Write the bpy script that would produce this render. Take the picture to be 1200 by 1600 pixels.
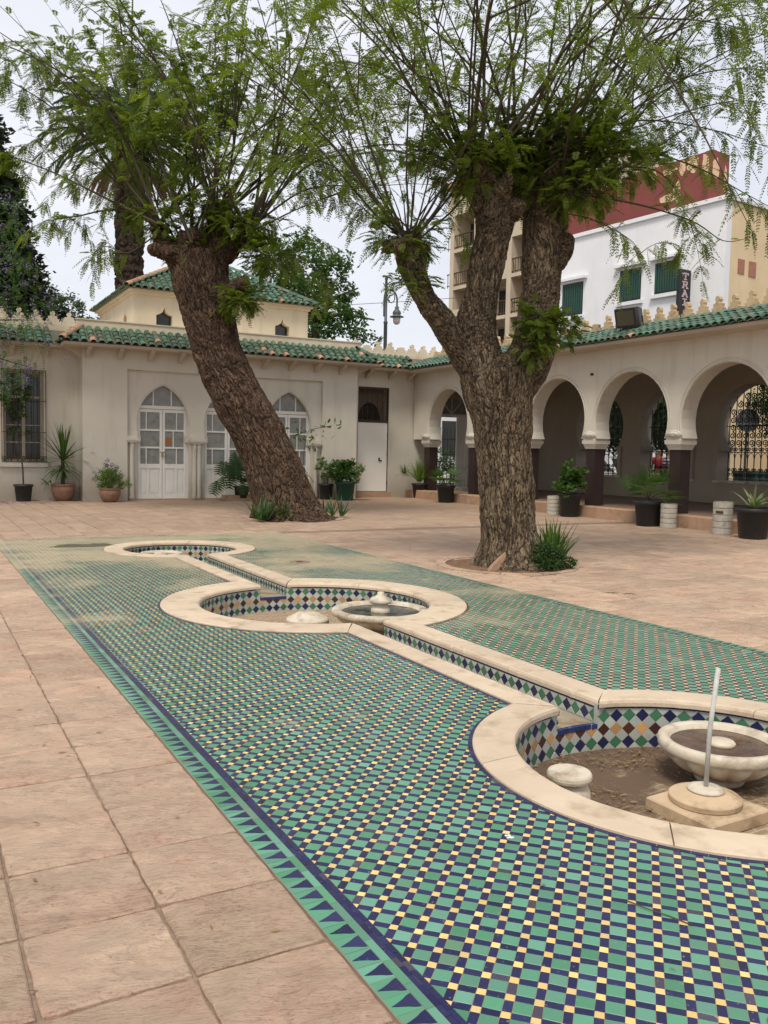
import bpy, math, random
import numpy as np
from mathutils import Vector, Matrix, noise as mnoise
from mathutils.geometry import tessellate_polygon

for o in list(bpy.data.objects): bpy.data.objects.remove(o)
random.seed(7); RNG = np.random.default_rng(11)
SC = bpy.context.scene
COL = SC.collection
PI = math.pi; R_ = math.radians

# ---------------------------------------------------------------- camera
F_PX, PITCH, ROLL, YAW, CAM_H = 1354.0, R_(4.02), R_(1.14), R_(28.73), 1.45
_c, _s = math.cos, math.sin
FW = np.array([_s(YAW)*_c(PITCH), _c(YAW)*_c(PITCH), -_s(PITCH)])
_r0 = np.array([_c(YAW), -_s(YAW), 0.0]); _u0 = np.cross(_r0, FW)
RT = _r0*_c(ROLL)+_u0*_s(ROLL); UP = -_r0*_s(ROLL)+_u0*_c(ROLL)
CAM = np.array([0, 0, CAM_H])
cam = bpy.data.cameras.new('camera'); camo = bpy.data.objects.new('camera', cam); COL.objects.link(camo)
cam.sensor_fit = 'VERTICAL'; cam.sensor_height = 24; cam.lens = 24*F_PX/1600.0
cam.clip_start = .05; cam.clip_end = 2000
camo.matrix_world = Matrix(((RT[0], UP[0], -FW[0], 0), (RT[1], UP[1], -FW[1], 0), (RT[2], UP[2], -FW[2], CAM_H), (0, 0, 0, 1)))
SC.camera = camo
SC.render.resolution_x, SC.render.resolution_y = 768, 1024

# ---------------------------------------------------------------- sky, sun, exposure
SUN_EL, SUN_AZ = R_(60), R_(-48)
W = bpy.data.worlds.new('World'); SC.world = W; W.use_nodes = True
nt = W.node_tree; nt.nodes.clear()
sky = nt.nodes.new('ShaderNodeTexSky'); sky.sky_type = 'NISHITA'; sky.sun_disc = False
sky.sun_elevation = SUN_EL; sky.sun_rotation = R_(180)-SUN_AZ; sky.dust_density = 4; sky.air_density = 1.3
tc = nt.nodes.new('ShaderNodeTexCoord'); mp = nt.nodes.new('ShaderNodeMapping'); mp.inputs['Scale'].default_value = (1, 1, 2.6)
nz = nt.nodes.new('ShaderNodeTexNoise'); nz.inputs['Scale'].default_value = 2.4; nz.inputs['Detail'].default_value = 6; nz.inputs['Roughness'].default_value = .55
cr = nt.nodes.new('ShaderNodeValToRGB'); cr.color_ramp.elements[0].position = .3; cr.color_ramp.elements[0].color = (6.5, 6.75, 7.5, 1)
cr.color_ramp.elements[1].position = .7; cr.color_ramp.elements[1].color = (8.3, 8.35, 8.7, 1)
mx = nt.nodes.new('ShaderNodeMix'); mx.data_type = 'RGBA'; mx.inputs[0].default_value = .88
bg = nt.nodes.new('ShaderNodeBackground'); bg.inputs['Strength'].default_value = .1
ow = nt.nodes.new('ShaderNodeOutputWorld')
L = nt.links.new
L(tc.outputs['Generated'], mp.inputs[0]); L(mp.outputs[0], nz.inputs['Vector']); L(nz.outputs['Fac'], cr.inputs[0])
L(sky.outputs[0], mx.inputs[6]); L(cr.outputs[0], mx.inputs[7]); L(mx.outputs[2], bg.inputs[0]); L(bg.outputs[0], ow.inputs[0])
sd = bpy.data.lights.new('sun', 'SUN'); sd.energy = 2.3; sd.angle = R_(16); sd.color = (1, .93, .82)
so = bpy.data.objects.new('sun', sd); COL.objects.link(so)
so.rotation_euler = (PI/2-SUN_EL, 0, SUN_AZ)   # light comes from behind the camera, high
SC.view_settings.view_transform = 'Standard'; SC.view_settings.look = 'None'
SC.view_settings.exposure = 0.36; SC.view_settings.gamma = 1.0
SC.render.engine = 'CYCLES'

def at(px, py, depth):
    """world point seen at photo pixel px,py at a distance along the view axis"""
    return CAM + depth*(FW + RT*(px-600)/F_PX - UP*(py-800)/F_PX)

# ---------------------------------------------------------------- materials
MATS = {}
def nodes(name):
    m = bpy.data.materials.new(name); m.use_nodes = True; t = m.node_tree; t.nodes.clear()
    o = t.nodes.new('ShaderNodeOutputMaterial'); b = t.nodes.new('ShaderNodeBsdfPrincipled'); t.links.new(b.outputs[0], o.inputs[0])
    MATS[name] = m
    return m, t, b, o
def N(t, kind, **kw):
    n = t.nodes.new('ShaderNode'+kind)
    for k, v in kw.items():
        if k.startswith('i_'): n.inputs[k[2:].replace('_', ' ')].default_value = v
        else: setattr(n, k, v)
    return n
def rgb(c): return (c[0], c[1], c[2], 1)
def mixc(t, fac, a, b, mode='MIX'):
    n = t.nodes.new('ShaderNodeMix'); n.data_type = 'RGBA'; n.blend_type = mode
    for i, v in ((0, fac), (6, a), (7, b)):
        if hasattr(v, 'is_linked') or hasattr(v, 'links'): t.links.new(v, n.inputs[i])
        elif i == 0: n.inputs[0].default_value = v
        else: n.inputs[i].default_value = rgb(v)
    return n.outputs[2]
def ramp(t, fac, p0, p1, c0=(0, 0, 0), c1=(1, 1, 1)):
    n = t.nodes.new('ShaderNodeValToRGB'); e = n.color_ramp.elements
    e[0].position = p0; e[0].color = rgb(c0); e[1].position = p1; e[1].color = rgb(c1)
    t.links.new(fac, n.inputs[0]); return n.outputs[0]
def math_(t, op, a, b=None, c=None, clamp=False):
    n = t.nodes.new('ShaderNodeMath'); n.operation = op; n.use_clamp = clamp
    for i, v in enumerate((a, b, c)):
        if v is None: continue
        if isinstance(v, (int, float)): n.inputs[i].default_value = v
        else: t.links.new(v, n.inputs[i])
    return n.outputs[0]
def noise(t, scale, detail=4, rough=.55, vec=None, stretch=None):
    n = N(t, 'TexNoise'); n.inputs['Scale'].default_value = scale; n.inputs['Detail'].default_value = detail; n.inputs['Roughness'].default_value = rough
    if vec is None: vec = N(t, 'NewGeometry').outputs['Position']
    if stretch:
        m = N(t, 'Mapping'); m.inputs['Scale'].default_value = stretch; t.links.new(vec, m.inputs[0]); vec = m.outputs[0]
    t.links.new(vec, n.inputs['Vector']); return n.outputs['Fac']
def tint(t):
    a = N(t, 'Attribute'); a.attribute_name = 'rnd'; oi = N(t, 'ObjectInfo')
    return math_(t, 'FRACT', math_(t, 'ADD', a.outputs['Fac'], oi.outputs['Random']))
def bump(t, b, h, strength=.3, dist=.01):
    n = N(t, 'Bump'); n.inputs['Strength'].default_value = strength; n.inputs['Distance'].default_value = dist
    t.links.new(h, n.inputs['Height']); t.links.new(n.outputs[0], b.inputs['Normal'])
def M(name, c, c2=None, rough=.75, scale=3, bscale=60, bstr=.25, bdist=.006, rnd=0, spec=.35, metal=0, stretch=None, dirt=None, dirt_amt=(.55, .75), dscale=1.2):
    """general matte material: two tones mixed by noise, per-piece tint, patches of dirt, fine relief"""
    m, t, b, o = nodes(name)
    c2 = c2 or tuple(x*.8 for x in c)
    col = mixc(t, ramp(t, noise(t, scale, 6, .6, stretch=stretch), .3, .7), c, c2)
    if rnd:
        k = tint(t); lo, hi = 1-rnd, 1+rnd
        g = ramp(t, k, 0, 1, (lo, lo, lo), (hi, hi*1.0, hi)); col = mixc(t, 1.0, col, g, 'MULTIPLY')
    if dirt:
        col = mixc(t, ramp(t, noise(t, dscale, 8, .65), *dirt_amt), col, dirt)
    t.links.new(col, b.inputs['Base Color'])
    b.inputs['Roughness'].default_value = rough; b.inputs['Metallic'].default_value = metal; b.inputs['Specular IOR Level'].default_value = spec
    if bstr: bump(t, b, noise(t, bscale, 5, .6, stretch=stretch), bstr, bdist)
    return m

def mosaic_mat(name, c, c2, rough=.28, far=None, spec=.5):
    """glazed tile: tint per tile, chips and scratches, sandy dust blown over the far half, a dried puddle"""
    m, t, b, o = nodes(name)
    k = tint(t); pos = N(t, 'NewGeometry').outputs['Position']
    col = mixc(t, k, c, c2)
    k2 = math_(t, 'FRACT', math_(t, 'MULTIPLY', k, 7.31))
    g = ramp(t, k2, .0, 1, (.78, .78, .78), (1.14, 1.14, 1.14)); col = mixc(t, 1, col, g, 'MULTIPLY')
    sep = N(t, 'SeparateXYZ'); t.links.new(pos, sep.inputs[0])
    if far:      # warmer, browner tone to the right of the channel
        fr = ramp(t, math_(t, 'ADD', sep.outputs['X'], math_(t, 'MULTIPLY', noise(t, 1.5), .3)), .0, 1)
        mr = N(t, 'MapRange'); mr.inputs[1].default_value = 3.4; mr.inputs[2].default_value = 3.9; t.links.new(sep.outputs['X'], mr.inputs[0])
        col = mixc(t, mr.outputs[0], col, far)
    odd = ramp(t, math_(t, 'FRACT', math_(t, 'MULTIPLY', k, 53.7)), .955, .97); col = mixc(t, math_(t, 'MULTIPLY', odd, .22), col, (.20, .16, .10))
    # worn spots
    ch = ramp(t, noise(t, 55, 3, .7), .64, .70); col = mixc(t, math_(t, 'MULTIPLY', ch, .55), col, (.30, .27, .2))
    # dust
    md = N(t, 'MapRange'); md.inputs[1].default_value = 4.5; md.inputs[2].default_value = 12.5; md.inputs[3].default_value = -.14; md.inputs[4].default_value = .15
    t.links.new(sep.outputs['Y'], md.inputs[0])
    dn = math_(t, 'ADD', noise(t, .75, 7, .6), md.outputs[0])
    du = math_(t, 'MULTIPLY', ramp(t, dn, .49, .66), .80)
    col = mixc(t, du, col, (.42, .335, .215))
    film = N(t, 'MapRange'); film.inputs[1].default_value = 2; film.inputs[2].default_value = 11; film.inputs[3].default_value = .02; film.inputs[4].default_value = .2
    t.links.new(sep.outputs['Y'], film.inputs[0]); col = mixc(t, film.outputs[0], col, (.36, .32, .23))
    # dried puddle with leaf slime
    px = math_(t, 'MULTIPLY', math_(t, 'SUBTRACT', sep.outputs['X'], 2.15), 1.15); py = math_(t, 'MULTIPLY', math_(t, 'SUBTRACT', sep.outputs['Y'], 13.0), 2.1)
    rr = math_(t, 'ADD', math_(t, 'SQRT', math_(t, 'ADD', math_(t, 'MULTIPLY', px, px), math_(t, 'MULTIPLY', py, py))), math_(t, 'MULTIPLY', noise(t, 3, 5), .9))
    pu = ramp(t, rr, .95, 1.25, (.9, .9, .9), (0, 0, 0)); col = mixc(t, pu, col, (.09, .075, .04))
    t.links.new(col, b.inputs['Base Color'])
    t.links.new(math_(t, 'ADD', math_(t, 'MULTIPLY', du, .5), rough, clamp=True), b.inputs['Roughness'])
    b.inputs['Specular IOR Level'].default_value = spec
    bump(t, b, noise(t, 160, 3), .12, .002)
    return m

def plaster(name, c, c2, stain=(.33, .27, .2), zlow=.6):
    m, t, b, o = nodes(name)
    pos = N(t, 'NewGeometry').outputs['Position']; sep = N(t, 'SeparateXYZ'); t.links.new(pos, sep.inputs[0])
    col = mixc(t, ramp(t, noise(t, .9, 6, .6), .35, .65), c, c2)
    col = mixc(t, math_(t, 'MULTIPLY', ramp(t, noise(t, 4.0, 5, .6, stretch=(1, 1, .12)), .52, .80), .34), col, stain)
    mr = N(t, 'MapRange'); mr.inputs[1].default_value = 0; mr.inputs[2].default_value = zlow; mr.inputs[3].default_value = .75; mr.inputs[4].default_value = 0
    t.links.new(math_(t, 'SUBTRACT', sep.outputs['Z'], math_(t, 'MULTIPLY', noise(t, 3, 5), .35)), mr.inputs[0])
    col = mixc(t, math_(t, 'MULTIPLY', mr.outputs[0], .8, clamp=True), col, stain)
    t.links.new(col, b.inputs['Base Color']); b.inputs['Roughness'].default_value = .9; b.inputs['Specular IOR Level'].default_value = .2
    bump(t, b, noise(t, 28, 8, .7), .35, .012)
    return m

def slab_mat():
    m, t, b, o = nodes('paving_stone')
    pos = N(t, 'NewGeometry').outputs['Position']; k = tint(t)
    of = N(t, 'CombineXYZ'); t.links.new(math_(t, 'MULTIPLY', k, 37), of.inputs[0]); t.links.new(math_(t, 'MULTIPLY', k, 91), of.inputs[1])
    va = N(t, 'VectorMath', operation='ADD'); t.links.new(pos, va.inputs[0]); t.links.new(of.outputs[0], va.inputs[1])
    v = va.outputs[0]
    rot = N(t, 'Mapping'); rot.inputs['Rotation'].default_value = (0, 0, R_(14)); t.links.new(v, rot.inputs[0])
    wn = N(t, 'TexNoise'); wn.inputs['Scale'].default_value = 3.5; t.links.new(rot.outputs[0], wn.inputs['Vector'])
    wv = N(t, 'VectorMath', operation='MULTIPLY_ADD'); t.links.new(wn.outputs['Color'], wv.inputs[0]); wv.inputs[1].default_value = (.16, .16, 0); t.links.new(rot.outputs[0], wv.inputs[2])
    n1 = noise(t, 7, 6, .62, vec=wv.outputs[0], stretch=(.8, 3.2, 1)); n2 = noise(t, 20, 9, .78, vec=wv.outputs[0], stretch=(.5, 3.4, 1)); n3 = noise(t, 60, 6, .75, vec=wv.outputs[0], stretch=(.6, 1.6, 1))
    # cleft layers: terraces with crisp broken edges
    lay = math_(t, 'MULTIPLY', math_(t, 'ADD', n1, math_(t, 'MULTIPLY', n3, .10)), 9.0); fr = math_(t, 'FRACT', lay); fl_ = math_(t, 'FLOOR', lay)
    gate = ramp(t, noise(t, 4, 3, .5, vec=v), .42, .60)
    crack = math_(t, 'MULTIPLY', ramp(t, fr, .0, .17, (1, 1, 1), (0, 0, 0)), gate)
    col = mixc(t, ramp(t, n1, .35, .68), (.57, .41, .29), (.48, .325, .23))
    col = mixc(t, math_(t, 'MULTIPLY', ramp(t, noise(t, 2.1, 5, .6, vec=v), .46, .62), .6), col, (.47, .25, .18))
    g = ramp(t, k, 0, 1, (.72, .70, .68), (1.12, 1.12, 1.11)); col = mixc(t, 1, col, g, 'MULTIPLY')
    col = mixc(t, math_(t, 'MULTIPLY', ramp(t, n2, .54, .62), .42), col, (.36, .20, .14))
    col = mixc(t, math_(t, 'MULTIPLY', crack, .85), col, (.15, .085, .062))
    col = mixc(t, math_(t, 'MULTIPLY', ramp(t, n3, .56, .68), .45), col, (.24, .15, .105))
    col = mixc(t, math_(t, 'MULTIPLY', ramp(t, n3, .46, .34), .35), col, (.68, .52, .38))
    col = mixc(t, math_(t, 'MULTIPLY', ramp(t, noise(t, 1.1, 7, .65), .5, .72), .5), col, (.50, .40, .29))
    sep = N(t, 'SeparateXYZ'); t.links.new(pos, sep.inputs[0])
    # sand and reddish dust near the arcade and doors
    mr = N(t, 'MapRange'); mr.inputs[1].default_value = 11; mr.inputs[2].default_value = 21; mr.inputs[3].default_value = -.25; mr.inputs[4].default_value = .2
    t.links.new(sep.outputs['Y'], mr.inputs[0])
    mr2 = N(t, 'MapRange'); mr2.inputs[1].default_value = 5; mr2.inputs[2].default_value = 11; mr2.inputs[3].default_value = -.2; mr2.inputs[4].default_value = .03
    t.links.new(sep.outputs['X'], mr2.inputs[0])
    du = ramp(t, math_(t, 'ADD', math_(t, 'ADD', noise(t, .6, 6, .6), mr.outputs[0]), mr2.outputs[0]), .42, .66)
    col = mixc(t, math_(t, 'MULTIPLY', du, .55), col, (.47, .31, .18))
    # shade under the tree crowns, put into the far paving colour
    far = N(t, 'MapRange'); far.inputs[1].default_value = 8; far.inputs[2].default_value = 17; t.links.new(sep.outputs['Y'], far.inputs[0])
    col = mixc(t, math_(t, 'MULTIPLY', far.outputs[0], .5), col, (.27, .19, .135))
    # dark gum marks
    vo = N(t, 'TexVoronoi'); vo.inputs['Scale'].default_value = 2.2; t.links.new(pos, vo.inputs['Vector'])
    gm = ramp(t, math_(t, 'ADD', vo.outputs['Distance'], math_(t, 'MULTIPLY', noise(t, 30), .03)), .045, .06, (1, 1, 1), (0, 0, 0))
    col = mixc(t, math_(t, 'MULTIPLY', gm, .6), col, (.12, .09, .07))
    t.links.new(col, b.inputs['Base Color']); b.inputs['Roughness'].default_value = .82; b.inputs['Specular IOR Level'].default_value = .3
    h = math_(t, 'ADD', math_(t, 'MULTIPLY', n1, .8), math_(t, 'ADD', math_(t, 'MULTIPLY', n2, 1.1), math_(t, 'MULTIPLY', n3, .35)))
    h = math_(t, 'ADD', math_(t, 'MULTIPLY', h, .5), math_(t, 'MULTIPLY', math_(t, 'MULTIPLY', fl_, .16), gate))
    bump(t, b, h, 1.0, .032)
    return m

def leaf_mat(name, c, c2, trans=.35, rough=.55):
    m, t, b, o = nodes(name)
    a = N(t, 'Attribute'); a.attribute_name = 'rnd'
    col = mixc(t, a.outputs['Fac'], c, c2)
    t.links.new(col, b.inputs['Base Color']); b.inputs['Roughness'].default_value = rough; b.inputs['Specular IOR Level'].default_value = .3
    tr = N(t, 'BsdfTranslucent'); t.links.new(mixc(t, 1, col, (1.5, 1.6, .7), 'MULTIPLY'), tr.inputs[0])
    ms = N(t, 'MixShader'); ms.inputs[0].default_value = trans
    t.links.new(b.outputs[0], ms.inputs[1]); t.links.new(tr.outputs[0], ms.inputs[2]); t.links.new(ms.outputs[0], o.inputs[0])
    return m

def bark_mat(name, c, c2, dark, plate=9.0, pale=None):
    m, t, b, o = nodes(name)
    a = N(t, 'Attribute'); a.attribute_name = 'bark'; v = a.outputs['Vector']
    nw = N(t, 'TexNoise'); nw.inputs['Scale'].default_value = 4; t.links.new(v, nw.inputs['Vector'])
    wv = N(t, 'VectorMath', operation='MULTIPLY_ADD'); t.links.new(nw.outputs['Color'], wv.inputs[0]); wv.inputs[1].default_value = (.11, .11, .09); t.links.new(v, wv.inputs[2])
    vo = N(t, 'TexVoronoi'); vo.feature = 'DISTANCE_TO_EDGE'; vo.inputs['Scale'].default_value = plate; t.links.new(wv.outputs[0], vo.inputs['Vector'])
    n1 = noise(t, 3, 6, .6, vec=v); n2 = noise(t, 30, 6, .7, vec=v)
    col = mixc(t, ramp(t, n1, .35, .65), c, c2)
    col = mixc(t, math_(t, 'MULTIPLY', ramp(t, n2, .35, .7), .5), col, tuple(x*.6 for x in c2))
    vc = N(t, 'TexVoronoi'); vc.inputs['Scale'].default_value = plate; t.links.new(wv.outputs[0], vc.inputs['Vector']); sc_ = N(t, 'SeparateColor'); t.links.new(vc.outputs['Color'], sc_.inputs[0])
    col = mixc(t, 1, col, ramp(t, sc_.outputs[0], 0, 1, (.62, .62, .64), (1.35, 1.32, 1.28)), 'MULTIPLY')
    if pale: col = mixc(t, ramp(t, noise(t, 2.2, 4, .5, vec=v), .58, .66), col, pale)
    fa = N(t, 'Attribute'); fa.attribute_name = 'furrow'
    lines = math_(t, 'ABSOLUTE', math_(t, 'SUBTRACT', noise(t, plate*.8, 3, .5, vec=v), .5))
    e2 = ramp(t, lines, .0, .055); e3 = ramp(t, math_(t, 'ADD', vo.outputs['Distance'], math_(t, 'MULTIPLY', n2, .2)), .06, .2)
    edge = math_(t, 'MULTIPLY', math_(t, 'MULTIPLY', ramp(t, math_(t, 'ADD', fa.outputs['Fac'], math_(t, 'MULTIPLY', math_(t, 'SUBTRACT', n2, .5), .5)), .05, .55), math_(t, 'ADD', math_(t, 'MULTIPLY', e2, .5), .5)), math_(t, 'ADD', math_(t, 'MULTIPLY', e3, .3), .7))
    col = mixc(t, edge, dark, col)
    t.links.new(col, b.inputs['Base Color']); b.inputs['Roughness'].default_value = .93; b.inputs['Specular IOR Level'].default_value = .15
    h = math_(t, 'ADD', math_(t, 'MULTIPLY', edge, 1.0), math_(t, 'MULTIPLY', n2, .5))
    bump(t, b, h, 1.0, .03)
    return m

GREEN_T = mosaic_mat('green_glaze', (.068, .240, .132), (.118, .285, .21), rough=.38)
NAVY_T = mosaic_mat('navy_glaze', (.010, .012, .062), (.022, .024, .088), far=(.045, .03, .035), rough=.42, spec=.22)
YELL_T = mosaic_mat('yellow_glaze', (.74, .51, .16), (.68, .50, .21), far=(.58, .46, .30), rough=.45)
GROUT = mosaic_mat('grout', (.33, .26, .19), (.30, .22, .16), rough=.85)
WHITE_T = M('white_glaze', (.42, .44, .39), (.34, .36, .33), rough=.3, rnd=.14, bstr=.1, dirt=(.25, .19, .12), dirt_amt=(.55, .8), dscale=5)
WG_T = M('wall_green_glaze', (.045, .14, .07), (.06, .17, .10), rough=.3, rnd=.2, bstr=.1)
WN_T = M('wall_navy_glaze', (.014, .017, .06), (.025, .03, .08), rough=.28, rnd=.2, bstr=.1)
WO_T = M('orange_glaze', (.50, .27, .10), (.42, .26, .13), rough=.35, rnd=.2, bstr=.1)
WB_T = M('brown_glaze', (.075, .03, .02), (.05, .025, .02), rough=.3, rnd=.2, bstr=.1)
BLUE_T = M('blue_glaze', (.022, .036, .12), (.035, .05, .14), rough=.4, rnd=.2, bstr=.1)
MORTAR = M('pool_mortar', (.40, .36, .29), (.30, .26, .19), scale=6, dirt=(.12, .085, .05), dscale=3)
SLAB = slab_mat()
JOINT = M('joint_dirt', (.16, .115, .08), (.30, .21, .145), scale=30, bscale=90, bstr=.6)
COPING = M('coping_stone', (.585, .475, .35), (.49, .39, .28), rough=.75, scale=3.2, bscale=45, bstr=.5, rnd=.07, dirt=(.32, .235, .15), dirt_amt=(.52, .74), dscale=4.5)
MARBLE = M('worn_marble', (.60, .54, .43), (.47, .40, .30), rough=.6, scale=4, bscale=60, bstr=.35, dirt=(.24, .17, .11), dirt_amt=(.48, .72), dscale=7)
SANDST = M('sandstone', (.56, .42, .27), (.45, .33, .21), rough=.75, scale=5, bstr=.3, dirt=(.25, .17, .10), dirt_amt=(.5, .72), dscale=7)
PLAST = plaster('courtyard_plaster', (.62, .58, .495), (.56, .525, .445))
PLAST_SH = plaster('upper_plaster', (.67, .585, .44), (.59, .51, .38), stain=(.36, .26, .17), zlow=.01)
TRIM = plaster('soffit_plaster', (.55, .48, .39), (.46, .40, .32), zlow=.01)
CREN = M('crenel_plaster', (.56, .42, .24), (.42, .31, .19), scale=3, bscale=30, bstr=.5, dirt=(.14, .11, .08), dirt_amt=(.55, .72), dscale=6)
ROOFT = M('green_roof_tile', (.05, .125, .075), (.035, .09, .055), rough=.45, rnd=.5, scale=5, bstr=.3, spec=.35, dirt=(.15, .14, .095), dirt_amt=(.46, .72), dscale=5)
TERRA = M('terracotta', (.40, .22, .13), (.32, .19, .12), rough=.8, rnd=.2, scale=8, bstr=.3)
ROOFBED = M('roof_bedding', (.16, .13, .09), (.07, .09, .06), scale=9, bstr=.5)
DOORW = M('white_door_paint', (.76, .75, .70), (.68, .66, .60), rough=.55, scale=3, bstr=.15, dirt=(.33, .28, .21), dirt_amt=(.6, .85), dscale=2.5)
METALD = M('white_steel_paint', (.88, .86, .80), (.84, .82, .75), rough=.5, scale=1.5, bstr=.1, dirt=(.42, .33, .22), dirt_amt=(.68, .85), dscale=1.8)
FROST = M('obscure_glass', (.27, .275, .255), (.20, .205, .19), rough=.25, scale=5, bstr=.4, bscale=25, spec=.5, dirt=(.14, .13, .11), dirt_amt=(.5, .75), dscale=7)
DGLASS = M('dark_glass', (.02, .024, .024), (.03, .034, .03), rough=.12, bstr=.0, spec=.5)
IRON = M('black_iron', (.018, .016, .016), (.03, .024, .02), rough=.5, bstr=.1, spec=.4)
RUST = M('rusty_iron', (.05, .032, .024), (.09, .05, .03), rough=.8, scale=20)
GALW = plaster('gallery_plaster', (.38, .335, .27), (.32, .28, .225), zlow=.8)  # gallery shade put into the plaster colour, darker than the courtyard walls
MAROON = M('maroon_column', (.036, .021, .019), (.028, .017, .016), rough=.45, scale=6, bstr=.15)
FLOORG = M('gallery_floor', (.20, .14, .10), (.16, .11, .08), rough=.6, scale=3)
KERBM = M('kerb_stone', (.42, .27, .17), (.33, .21, .14), rough=.85, scale=5, rnd=.12, bstr=.5, dirt=(.2, .13, .08), dscale=3)
BLKPOT = M('black_plastic', (.02, .022, .022), (.03, .03, .028), rough=.5, bstr=.1, dirt=(.1, .08, .06), dirt_amt=(.6, .9), dscale=8)
GRNPOT = M('green_plastic', (.015, .075, .05), (.018, .06, .04), rough=.45, bstr=.05)
TERPOT = M('terracotta_pot', (.30, .16, .10), (.20, .12, .085), rough=.85, scale=10, bstr=.4, dirt=(.3, .24, .18), dirt_amt=(.6, .8), dscale=9)
WHTPOT = M('white_cement', (.50, .47, .40), (.40, .37, .31), rough=.8, scale=9, bstr=.4, dirt=(.2, .17, .12), dirt_amt=(.55, .8), dscale=7)
SOIL = M('soil', (.07, .045, .03), (.13, .085, .05), scale=20, bscale=50, bstr=1, bdist=.03)
REDSOIL = M('red_soil', (.26, .14, .075), (.17, .09, .05), scale=9, bscale=40, bstr=1, bdist=.03)
LF_TIPU = leaf_mat('tipuana_leaf', (.062, .100, .012), (.155, .20, .03), .48)
LF_DARK = leaf_mat('dark_leaf', (.022, .055, .012), (.045, .09, .02), .3)
LF_MID = leaf_mat('mid_leaf', (.035, .085, .018), (.075, .14, .03), .35)
LF_BRIGHT = leaf_mat('bright_leaf', (.075, .15, .025), (.16, .23, .05), .4)
LF_CYP = leaf_mat('cypress_leaf', (.014, .024, .011), (.028, .042, .016), .15)
LF_PALM = leaf_mat('palm_leaf', (.030, .055, .018), (.06, .085, .03), .2)
LF_BLUE = leaf_mat('blue_green_leaf', (.05, .09, .045), (.09, .15, .07), .3)
LF_VARI = leaf_mat('variegated_leaf', (.08, .16, .05), (.38, .42, .25), .3)
LF_FLOW = leaf_mat('lilac_petal', (.13, .10, .26), (.24, .18, .42), .3)
LF_DEAD = leaf_mat('dead_leaf', (.16, .10, .05), (.30, .21, .11), .15)
LF_DRYF = leaf_mat('dead_frond', (.13, .09, .05), (.22, .15, .085), .1)
BARK_A = bark_mat('forked_tree_bark', (.235, .175, .112), (.165, .125, .082), (.028, .02, .014), 26, pale=(.28, .22, .155))
BARK_B = bark_mat('leaning_tree_bark', (.155, .10, .065), (.105, .07, .048), (.025, .016, .012), 20)
BARK_C = bark_mat('palm_bark', (.085, .06, .042), (.06, .042, .03), (.012, .009, .007), 9.0)
TWIG = M('young_branch_bark', (.075, .058, .034), (.045, .036, .022), rough=.9, scale=6, bstr=.3)
WHITEW = plaster('white_render', (.78, .785, .80), (.73, .735, .75), stain=(.6, .58, .53), zlow=.01)
CREAMW = plaster('cream_render', (.72, .57, .36), (.64, .50, .31), stain=(.36, .27, .19), zlow=.01)
def red_mat():
    m, t, b, o = nodes('red_render')
    col = mixc(t, ramp(t, noise(t, .5, 5), .3, .7), (.22, .05, .042), (.165, .042, .035))
    col = mixc(t, math_(t, 'MULTIPLY', ramp(t, noise(t, 5, 5, .6, stretch=(1, 1, .2)), .5, .8), .4), col, (.13, .04, .03))
    t.links.new(col, b.inputs['Base Color']); b.inputs['Roughness'].default_value = .9
    return m
REDW = red_mat()
APTW = plaster('apartment_render', (.56, .47, .35), (.50, .42, .31), zlow=.01)
SHUT = M('green_shutter', (.02, .07, .05), (.015, .05, .04), rough=.6)
SIGNB = M('sign_black', (.014, .014, .018), (.02, .02, .024), rough=.4, bstr=0)
SIGNL = M('sign_letter', (.62, .48, .50), (.55, .42, .45), rough=.5, bstr=0)
STREET = M('asphalt', (.06, .06, .06), (.045, .045, .045), scale=8, bscale=90)
GROUNDM = M('ground_dirt', (.25, .19, .14), (.2, .15, .11), scale=2)

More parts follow.
